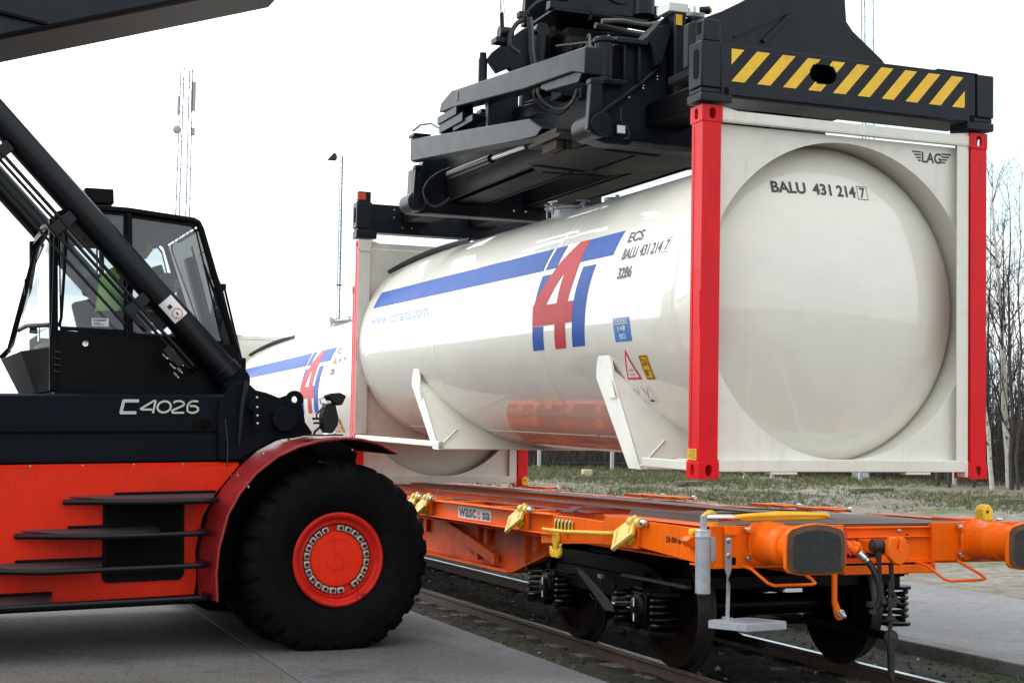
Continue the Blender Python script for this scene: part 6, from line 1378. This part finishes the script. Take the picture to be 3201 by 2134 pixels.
BALL = gmat('track_bed_soil', (.022, .019, .015), (.042, .036, .030), (.022, .040, .010), 2.2, 1.1, .02, .95, sp2=(.54, .64), fine=.6)
FIELD = gmat('gravel_grass_field', (.20, .18, .158), (.145, .125, .10), (.085, .115, .035), .30, .42, .03, .95, sp2=(.54, .66), fine=.45)
def sheet(name, x0, x1, y0, y1, nx, ny, fz, m, kind='structure', cond=None):
    mb = MB(); vs = []
    for i in range(nx + 1):
        for j in range(ny + 1):
            x = x0 + (x1 - x0) * i / nx; y = y0 + (y1 - y0) * j / ny; vs.append((x, y, fz(x, y)))
    fs = [(i * (ny + 1) + j, (i + 1) * (ny + 1) + j, (i + 1) * (ny + 1) + j + 1, i * (ny + 1) + j + 1) for i in range(nx) for j in range(ny)]
    mb.add(vs, fs); return tag(build(mb, name, m, None, smooth=True, angle=80), kind=kind)
import mathutils
nz = lambda x, y, s_=1.0: mathutils.noise.noise(Vector((x * s_, y * s_, 3.1)))
sheet('ground', -900, 1500, -900, 1500, 8, 8, lambda x, y: -.35, FIELD)
m = MB(); m.box(-60, -3.674, -40, 160, -.2, 0.0); tag(build(m, 'asphalt_yard', ASPH, None, bevel=.01), kind='structure')
m = MB()
edge = [(-1.59 + .014 * nz(0, y * .25, 4) + .006 * nz(2, y, 3), y) for y in [(-40 + i * .25) for i in range(240)]] + [(-1.6, 160)]
m.prism([(-3.668, -40)] + edge + [(-3.668, 160)], 2, -.2, .003); tag(build(m, 'concrete_strip', PAVE, None, bevel=.006), kind='structure')
def bedz(x, y): return -.105 - .02 * (1 if abs(abs(x) - .75) < .2 else 0) + .020 * nz(x, y, 2.2) + .014 * nz(x, y, 7.0) + .010 * nz(x, y, 17)
sheet('track_bed', -1.64, 2.02, -9, 40, 60, 600, bedz, BALL)
sheet('track_bed', -1.64, 2.02, 40, 160, 4, 40, lambda x, y: -.10, BALL)
m = MB()
ke = [(1.955 + .012 * nz(5, y, .9), y) for y in [(-30 + i * .5) for i in range(380)]]
m.prism(ke + [(2.16, 160), (2.16, -30)], 2, -.2, .002); tag(build(m, 'kerb', KERB, None, bevel=.012), kind='structure')
m = MB(); re_ = [(5.55 + .35 * nz(9, y, .35) + .1 * nz(3, y, 1.7), y) for y in [(-40 + i * .5) for i in range(401)]][::-1]
m.prism([(2.166, -40), (2.166, 160)][::-1] + [] + [(2.166, -40)][:0] + re_[::-1], 2, -.2, -.002); tag(build(m, 'asphalt_strip', PAVER, None, bevel=.004), kind='structure')
def sm(a, b, x): t = max(0, min(1, (x - a) / (b - a))); return t * t * (3 - 2 * t)
def fz(x, y):
    u = (x - 6) * .5 + (y - 9) * .86
    h = max(0, min(1.02, .048 * u)) * sm(2.2, 7.5, x)
    return -.012 + h + (.05 * nz(x, y, .35) + .025 * nz(x, y, 1.3)) * sm(5.8, 9, x) * (1 if u > -6 else .4)
sheet('field', 2.3, 122.3, -40, 40, 240, 160, fz, FIELD)
sheet('field', 2.3, 122.3, 40, 240, 60, 50, lambda x, y: fz(x, 40) if y < 41 else fz(x, y), FIELD)
# rails
def rail(x):
    P = [(-.036, 0), (.036, 0), (.036, -.030), (.010, -.044), (.009, -.125), (.065, -.142), (.065, -.152), (-.065, -.152), (-.065, -.142), (-.009, -.125), (-.010, -.044), (-.036, -.030)]
    m = MB(); m.prism([(x + a, b) for a, b in P], 1, -30, 120, 0)
    m.box(x - .030, x + .030, -30, 120, -.002, .0012, 1)
    o = build(m, 'rail', [RAILSIDE, RAILTOP], None, bevel=.006, angle=30); return o
tag(rail(-.7535), 'near steel rail with a dull rusty side, next to the concrete strip', 'rail')
tag(rail(.7535), 'far steel rail with a bright polished top, seen under the wagon', 'rail')
# sleepers just showing in the soil
slp = None
for i in range(34):
    y = -5 + i * .62
    if slp is None:
        m = MB(); m.box(-1.28, 1.28, -.12, .12, -.24, -.116); slp = tag(build(m, 'sleeper', WOOD, None, bevel=.01), 'worn wooden sleeper half buried in the track bed under the rails', 'sleeper', 'sleepers under the track'); o = slp
    else: o = slp.copy(); COL.objects.link(o)
    o.location = (0, y, 0); o.rotation_euler = (0, 0, random.uniform(-.01, .01))
# stones and weeds along the track (uncountable)
random.seed(11)
m = MB()
for i in range(2600):
    x = random.uniform(-1.55, 1.92); y = random.uniform(-4.5, 14) if random.random() < .8 else random.uniform(14, 30)
    if abs(abs(x) - .7535) < .05: continue
    s_ = random.uniform(.008, .026) * (1.5 if random.random() < .05 else 1); z = bedz(x, y) + s_ * .3
    bmv = []
    for (a, b, c) in ((1, 0, 0), (-1, 0, 0), (0, 1, 0), (0, -1, 0), (0, 0, .8), (0, 0, -.8)): bmv.append((x + a * s_ * random.uniform(.7, 1.2), y + b * s_ * random.uniform(.7, 1.2), z + c * s_ * random.uniform(.6, 1.1)))
    m.add(bmv, [(0, 2, 4), (2, 1, 4), (1, 3, 4), (3, 0, 4), (2, 0, 5), (1, 2, 5), (3, 1, 5), (0, 3, 5)], 0 if random.random() < .93 else 1)
STONE = mat('ballast_stone', (.035, .031, .027), .9, var=.5, scale=6); STONEL = mat('pale_stone', (.38, .36, .33), .8, var=.3, scale=8)
tag(build(m, 'track_stones', [STONE, STONEL], None, smooth=False), kind='stuff')
def grass(name, spots, hmin, hmax, wd, mats_, seed):
    random.seed(seed); m = MB()
    for (x, y, z, sc) in spots:
        for _ in range(5):
            a = random.uniform(0, 6.28); h = random.uniform(hmin, hmax) * sc; l = random.uniform(.1, .9) * h; w_ = wd * random.uniform(.6, 1.3)
            bx, by = x + random.gauss(0, .03), y + random.gauss(0, .03); ca, sa = math.cos(a), math.sin(a); p = random.uniform(0, 6.28); cp, sp_ = math.cos(p) * w_, math.sin(p) * w_
            m.add([(bx - cp, by - sp_, z - .01), (bx + cp, by + sp_, z - .01), (bx + ca * l * .5 + cp * .7, by + sa * l * .5 + sp_ * .7, z + h * .6), (bx + ca * l, by + sa * l, z + h)], [(0, 1, 2), (0, 2, 3)], random.choice(range(len(mats_))))
    return tag(build(m, name, mats_, None, smooth=False), kind='stuff')
GR1 = mat('grass_green', (.10, .155, .035), .7, var=.3, scale=2); GR2 = mat('grass_dry', (.23, .19, .12), .8, var=.3, scale=2); GR3 = mat('grass_dark', (.06, .09, .025), .8, var=.3); GR4 = mat('weed_brown', (.12, .085, .06), .85, var=.3)
sp_ = []
random.seed(5)
while len(sp_) < 1500:
    x = random.uniform(-1.56, 1.9); y = random.uniform(-4, 16)
    if abs(abs(x) - .75) < .06: continue
    dens = .12 + (.75 if x < -1.30 else 0) + (.3 if x > 1.5 else 0)
    if random.random() < dens * (0.5 + nz(x, y, 1.6) * 1.6): sp_.append((x, y, bedz(x, y), random.uniform(.5, 1.2)))
grass('track_weeds', sp_, .015, .055, .003, [GR1, GR3, GR1, GR2], 6)
sp_ = []
random.seed(8)
while len(sp_) < 15000:
    x = random.uniform(6.5, 44); y = random.uniform(4, 62)
    u = (x - 6) * .5 + (y - 9) * .86
    if u < 4 or u > 23: continue
    az_ = math.degrees(math.atan2(x + 6.07, y + 7.83))
    if az_ < 17 or az_ > 48: continue
    q = (.25 + nz(x, y, .30) * 1.6 + nz(x, y, 1.1) * .5 + .06 * (u - 9)) * (1 if u > 7.5 + 1.5 * nz(x, y, .2) else .04)
    if random.random() < q: sp_.append((x, y, fz(x, y), random.uniform(.6, 1.3) * (1 + max(0, u - 16) * .12)))
grass('field_grass', sp_, .03, .10, .009, [GR1, GR2, GR1, GR3, GR4], 9)

# ------------------------------------------------------------------ things lying in the field
def plank(x, y, L_, w_, h_, ang, label, m_=WOOD, tilt=0.0, cat='plank'):
    m = MB(); m.box(-L_ / 2, L_ / 2, -w_ / 2, w_ / 2, 0, h_)
    o = build(m, 'plank', m_, None, bevel=.01); o.location = (x, y, fz(x, y) + .02); o.rotation_euler = (0, tilt, ang); return tag(o, label, cat)
plank(10.6, 27.5, 1.95, .16, .07, rad(6), 'long pale weathered plank lying in the grass below the pale block')
plank(11.7, 24.8, 1.35, .20, .09, rad(38), 'dark broken plank lying in the grass below the red corner post')
plank(13.2, 25.8, 1.5, .14, .06, rad(12), 'thin grey plank in the grass under the end of the tank frame')
plank(16.2, 17.8, 1.1, .22, .09, rad(-12), 'short dark timber in the grass at the right edge, beyond the yellow spigot', WOOD)
plank(14.8, 21.3, 1.6, .22, .07, rad(20), 'dark rotten timber half hidden in the long grass under the tank')
m = MB(); m.box(-.14, .14, -.1, .1, 0, .20); o = build(m, 'block', PALEBLOCK, None, bevel=.03); o.location = (10.48, 28.4, fz(10.48, 28.4) - .01); tag(o, 'small pale yellowish block standing in the grass behind the long plank', 'block')
m = MB(); m.beam((0, 0, .30), (.35, .1, .04), .04, .04); m.beam((.12, 0, .0), (.30, .2, .16), .04, .03); o = build(m, 'branch', BIRCH, None, bevel=.008); o.location = (13.9, 26.0, fz(13.9, 26.0)); tag(o, 'broken white branch in the grass just right of the red post foot', 'branch')
m = MB(); m.box(-.24, .24, -.15, .15, 0, .62); m.box(-.26, .26, -.17, .17, .62, .66); o = build(m, 'cabinet', CONC, None, bevel=.01)
dr = MB(); dr.box(-.10, .02, -.158, -.152, .08, .56); d2 = build(dr, 'door', SWHITE, o, bevel=.003); dr = MB(); dr.box(.06, .20, -.158, -.152, .08, .56); d3 = build(dr, 'door', SWHITE, o, bevel=.003)
o.location = (17.11, 25.02, fz(17.11, 25.02)); o.rotation_euler = (0, 0, rad(-35)); tag(o, 'small pale grey cabinet by the fence, seen under the tank end', 'cabinet')
m = MB(); m.prism([(-.09, 0), (.05, 0), (.09, .02), (.06, .035), (-.07, .03)], 1, -.018, .018); o = build(m, 'red_scrap', SRED, None, bevel=.006); o.location = (-1.40, 1.72, -.085); o.rotation_euler = (0, 0, rad(15)); tag(o, 'flat red scrap lying in the weeds beside the near rail', 'scrap')

# ------------------------------------------------------------------ fence
fp0, fp1 = Vector((6.2, 38.3)), Vector((27.2, 10.6)); fl_ = (fp1 - fp0).length; fd_ = (fp1 - fp0) / fl_
fence = empty('wire_fence', Matrix.Translation((fp0.x, fp0.y, fz(fp0.x, fp0.y))), 'wire fence with pale thin posts along the edge of the bare trees', 'fence')
np_ = 15
def fpt(t): p = fp0 + fd_ * t; return Vector((p.x, p.y, fz(p.x, p.y)))
og = Vector((fp0.x, fp0.y, fz(fp0.x, fp0.y)))
for i in range(np_):
    t = fl_ * i / (np_ - 1); p = fpt(t) - og; m = MB(); m.box(p.x - .045, p.x + .045, p.y - .045, p.y + .045, p.z - .2, p.z + 1.75); build(m, 'post', CONC, fence, bevel=.008)
for hgt in (.25, .75, 1.2, 1.68):
    m = MB(); m.tube([tuple(fpt(fl_ * i / 28) - og + Vector((0, 0, hgt))) for i in range(29)], .005, 4); build(m, 'wire', MAST, fence)

# ------------------------------------------------------------------ trees
def tree(x, y, h, r, seed, label, bark, lean=(0, 0), dens=1.0, group='bare trees beyond the fence', nm='birch_tree', cat='tree'):
    random.seed(seed); root = empty(nm, Matrix.Translation((x, y, fz(x, y) - .05)), label, cat, group)
    tr = MB(); P = []; n = 9
    for i in range(n + 1):
        t = i / n; P.append(Vector((lean[0] * t + random.gauss(0, .03) * (t > 0), lean[1] * t + random.gauss(0, .03) * (t > 0), h * t)))
    tr.tube(P, [r * (1 - .93 * i / n) for i in range(n + 1)], 8); build(tr, 'trunk', bark, root, angle=80)
    br_ = MB()
    def branch(p, d, l, r_, depth):
        k_ = 4 if depth < 2 else 3; pts = [p]; q = p.copy(); dd = d.copy()
        for i in range(k_):
            dd = (dd + Vector((random.gauss(0, .12), random.gauss(0, .12), random.gauss(.05 if depth < 2 else -.06, .08)))).normalized(); q = q + dd * l / k_; pts.append(q.copy())
        br_.tube(pts, [r_ * (1 - .8 * i / k_) for i in range(k_ + 1)], 3, cap=False)
        if depth >= 3: return
        for i in range(int((4.5 if depth < 2 else 4) * dens)):
            t = random.uniform(.25, 1); j = min(int(t * k_), k_ - 1); b0 = pts[j].lerp(pts[j + 1], t * k_ - j)
            nd = (dd + Vector((random.gauss(0, .55), random.gauss(0, .55), random.gauss(.15, .35)))).normalized(); branch(b0, nd, l * random.uniform(.38, .62), max(r_ * .5, .0035), depth + 1)
    nb = int(22 * dens)
    for i in range(nb):
        t = random.uniform(.16, .97); j = min(int(t * n), n - 1); p = P[j].lerp(P[j + 1], t * n - j); a_ = random.uniform(0, 6.28)
        branch(p, Vector((math.cos(a_) * .55, math.sin(a_) * .55, random.uniform(.55, 1.1))).normalized(), h * (.30 - .22 * t) * random.uniform(.8, 1.2), r * .30 * (1 - .8 * t) + .004, 1)
    build(br_, 'crown', TWIG, root, angle=80)
    return root
tree(19.14, 21.5, 8.4, .105, 1, 'white trunked birch at the right edge, its bare crown rising beside the red post', BIRCH, (-.35, .1), 1.1)
tree(17.75, 20.5, 6.6, .06, 2, 'slim pale birch just right of the container post, leaning left', BIRCH, (-.55, .2), .9)
tree(20.5, 23.5, 7.2, .07, 3, 'dark thin bare tree right behind the thick white birch', BARK, (.3, 0), 1.0, nm='bare_tree')
tree(20.3, 20.6, 6.6, .055, 4, 'narrow dark bare tree at the far right edge of the picture', BARK, (.2, 0), 1.0, nm='bare_tree')
tree(18.5, 23.2, 6.2, .06, 5, 'bushy dark bare tree between the two pale birches', BARK, (.1, .1), 1.0, nm='bare_tree')
random.seed(21)
ks = [(21.5 + random.uniform(-1.5, 8), 20 + random.uniform(-6, 9)) for _ in range(9)] + [(17 - i * 1.0 + random.uniform(-.3, .3) + 1.5, 25.2 + i * 1.35 + random.uniform(0, 3)) for i in range(9)]
for i, (x, y) in enumerate(ks):
    tree(x, y, random.uniform(4.5, 6.2) if i >= 9 else random.uniform(6.0, 8.5), random.uniform(.04, .08), 40 + i, 'bare grey tree in the row beyond the fence, mostly hidden by the tank' if i >= 9 else 'bare dark tree in the wood beyond the fence at the right', BARK if i % 3 else BIRCH, (random.uniform(-.4, .4), 0), .8, nm='bare_tree')
random.seed(77)
for i in range(16):
    az_, ds_ = rad(37.5 + 7.5 * (i + random.random()) / 16), random.uniform(37, 52)
    x, y = -6.07 + ds_ * math.sin(az_), -7.83 + ds_ * math.cos(az_)
    tree(x, y, random.uniform(5.5, 8.6), random.uniform(.04, .075), 90 + i, 'bare dark tree in the wood beyond the fence at the right', BARK, (random.uniform(-.3, .3), 0), .85, nm='bare_tree')
# undergrowth that reads as one mass
random.seed(31); m = MB()
nrm = Vector((-fd_.y, fd_.x)); nrm = nrm if nrm.dot(Vector((1, 1))) > 0 else -nrm
for i in range(42000):
    t = random.uniform(0, 1) ** .85 * fl_; dpt = .35 + abs(random.gauss(0, 3.2)); p = fp0 + fd_ * t + nrm * dpt
    hm = (1.15 + .28 * dpt) * (1.0 + .5 * nz(p.x, p.y, .5)); hm = min(hm * (1 + .35 * sm(.5, .7, t / fl_)), 4.3)
    z0_ = random.uniform(0, 1) ** 1.5 * hm; l = random.uniform(.25, .85); a_ = random.uniform(0, 6.28); tl = random.gauss(0, .4); w_ = random.uniform(.004, .014) + .004 * (dpt > 2)
    z = fz(p.x, p.y); dx_, dy_ = math.cos(a_) * math.sin(tl) * l, math.sin(a_) * math.sin(tl) * l; b_ = random.uniform(0, 3.14); cx, cy = math.cos(b_) * w_, math.sin(b_) * w_
    m.add([(p.x - cx, p.y - cy, z + z0_), (p.x + cx, p.y + cy, z + z0_), (p.x + dx_, p.y + dy_, z + z0_ + l * abs(math.cos(tl)))], [(0, 1, 2)], 0 if random.random() < .8 else (1 if random.random() < .6 else 2))
tag(build(m, 'undergrowth', [TWIG, GR4, BARK], None, smooth=False), kind='stuff')
# far dark mass of wood behind the thicket: many crossing stems with depth
m = MB(); random.seed(33)
for i in range(5200):
    t = random.uniform(-.05, 1.35) * fl_; dpt = random.uniform(5, 14); p = fp0 + fd_ * t + nrm * dpt; h_ = random.uniform(1.6, 3.4) + (1.0 if t > .55 * fl_ else 0); w_ = random.uniform(.015, .06)
    b_ = random.uniform(0, 3.14); z = fz(p.x, p.y) if p.x < 120 else 1
    m.add([(p.x - math.cos(b_) * w_, p.y - math.sin(b_) * w_, z), (p.x + math.cos(b_) * w_, p.y + math.sin(b_) * w_, z), (p.x + random.gauss(0, .35), p.y + random.gauss(0, .2), z + h_)], [(0, 1, 2)])
tag(build(m, 'distant_wood', TWIG, None, smooth=False), kind='stuff')

# ------------------------------------------------------------------ masts
def mast(x, y, h, w0, w1, legs, step_, label, r_=.02, rz=0.0, z0=0.0, extra=None, group='lattice masts on the skyline'):
    root = empty('lattice_mast', Matrix.Translation((x, y, z0)) @ Matrix.Rotation(rz, 4, 'Z'), label, 'mast', group)
    cor = [(math.cos(2 * math.pi * (i + .5) / legs), math.sin(2 * math.pi * (i + .5) / legs)) for i in range(legs)]
    pt = lambda i, z: Vector((cor[i][0] * (w0 + (w1 - w0) * z / h) * .7, cor[i][1] * (w0 + (w1 - w0) * z / h) * .7, z))
    for i in range(legs): m = MB(); m.tube([pt(i, 0), pt(i, h)], r_, 5); build(m, 'leg', MAST, root)
    m = MB(); z = 0; k_ = 0
    while z + step_ <= h:
        for i in range(legs):
            j = (i + 1) % legs; m.tube([pt(i if k_ % 2 else j, z), pt(j if k_ % 2 else i, z + step_)], r_ * .45, 3, cap=False)
            if k_ % 4 == 0: m.tube([pt(i, z), pt(j, z)], r_ * .45, 3, cap=False)
        z += step_; k_ += 1
    build(m, 'lattice', MAST, root)
    return root
t1 = mast(15.75, 140.5, 40.5, 1.35, .95, 4, 1.5, 'tall lattice mast with antenna panels on the left, rising behind the cab', .055, rad(12))
for (dx_, z0_, z1_, w_) in ((.80, 36.2, 39.2, .20), (.85, 33.6, 34.4, .16), (.75, 20.0, 22.6, .20), (-.82, 35.5, 37.5, .06)): m = MB(); m.box(dx_ - w_, dx_ + w_, -.2, .2, z0_, z1_); build(m, 'antenna_panel', CONC, t1, bevel=.02)
m = MB(); m.lathe([(.0005, -.25), (.38, -.18), (.45, 0), (.40, .25), (.0005, .3)], (-.85, 0, 34.0), 1, 18); build(m, 'dish', CONC, t1)
m = MB(); m.tube([(-.6, 0, 40.5), (-.6, 0, 45.5)], .02, 4); m.tube([(-.95, -.1, 27), (.95, .1, 27)], .035, 4); build(m, 'whip_antenna', MAST, t1)
t2 = mast(14.03, 69.6, 17.9, .17, .12, 3, .30, 'slender lattice lighting mast with a lamp head turned left, between cab and tank', .020)
m = MB(); m.tube([(0, 0, 17.85), (0, 0, 18.05), (-.45, 0, 18.08)], .016, 5); build(m, 'lamp_arm', MAST, t2)
m = MB(); m.prism([(-.82, 17.62), (-.35, 17.62), (-.28, 17.78), (-.36, 18.0), (-.50, 18.02)], 1, -.16, .16); build(m, 'lamp_head', SPRG, t2, bevel=.03)
m = MB(); m.box(-.15, .15, -.1, .1, 10.6, 10.66); build(m, 'collar', MAST, t2)
t3 = mast(81, 114, 62, 1.0, 1.0, 3, 2.2, 'thin three legged lattice mast behind the striped beam on the right', .045, rad(40))
for i in range(3):
    a_ = 2 * math.pi * (i + .5) / 3; m = MB(); m.cyl((.7 * math.cos(a_), .7 * math.sin(a_), 38), (.7 * math.cos(a_), .7 * math.sin(a_), 38.5), .16, n=8); build(m, 'mast_light', SPRG, t3)
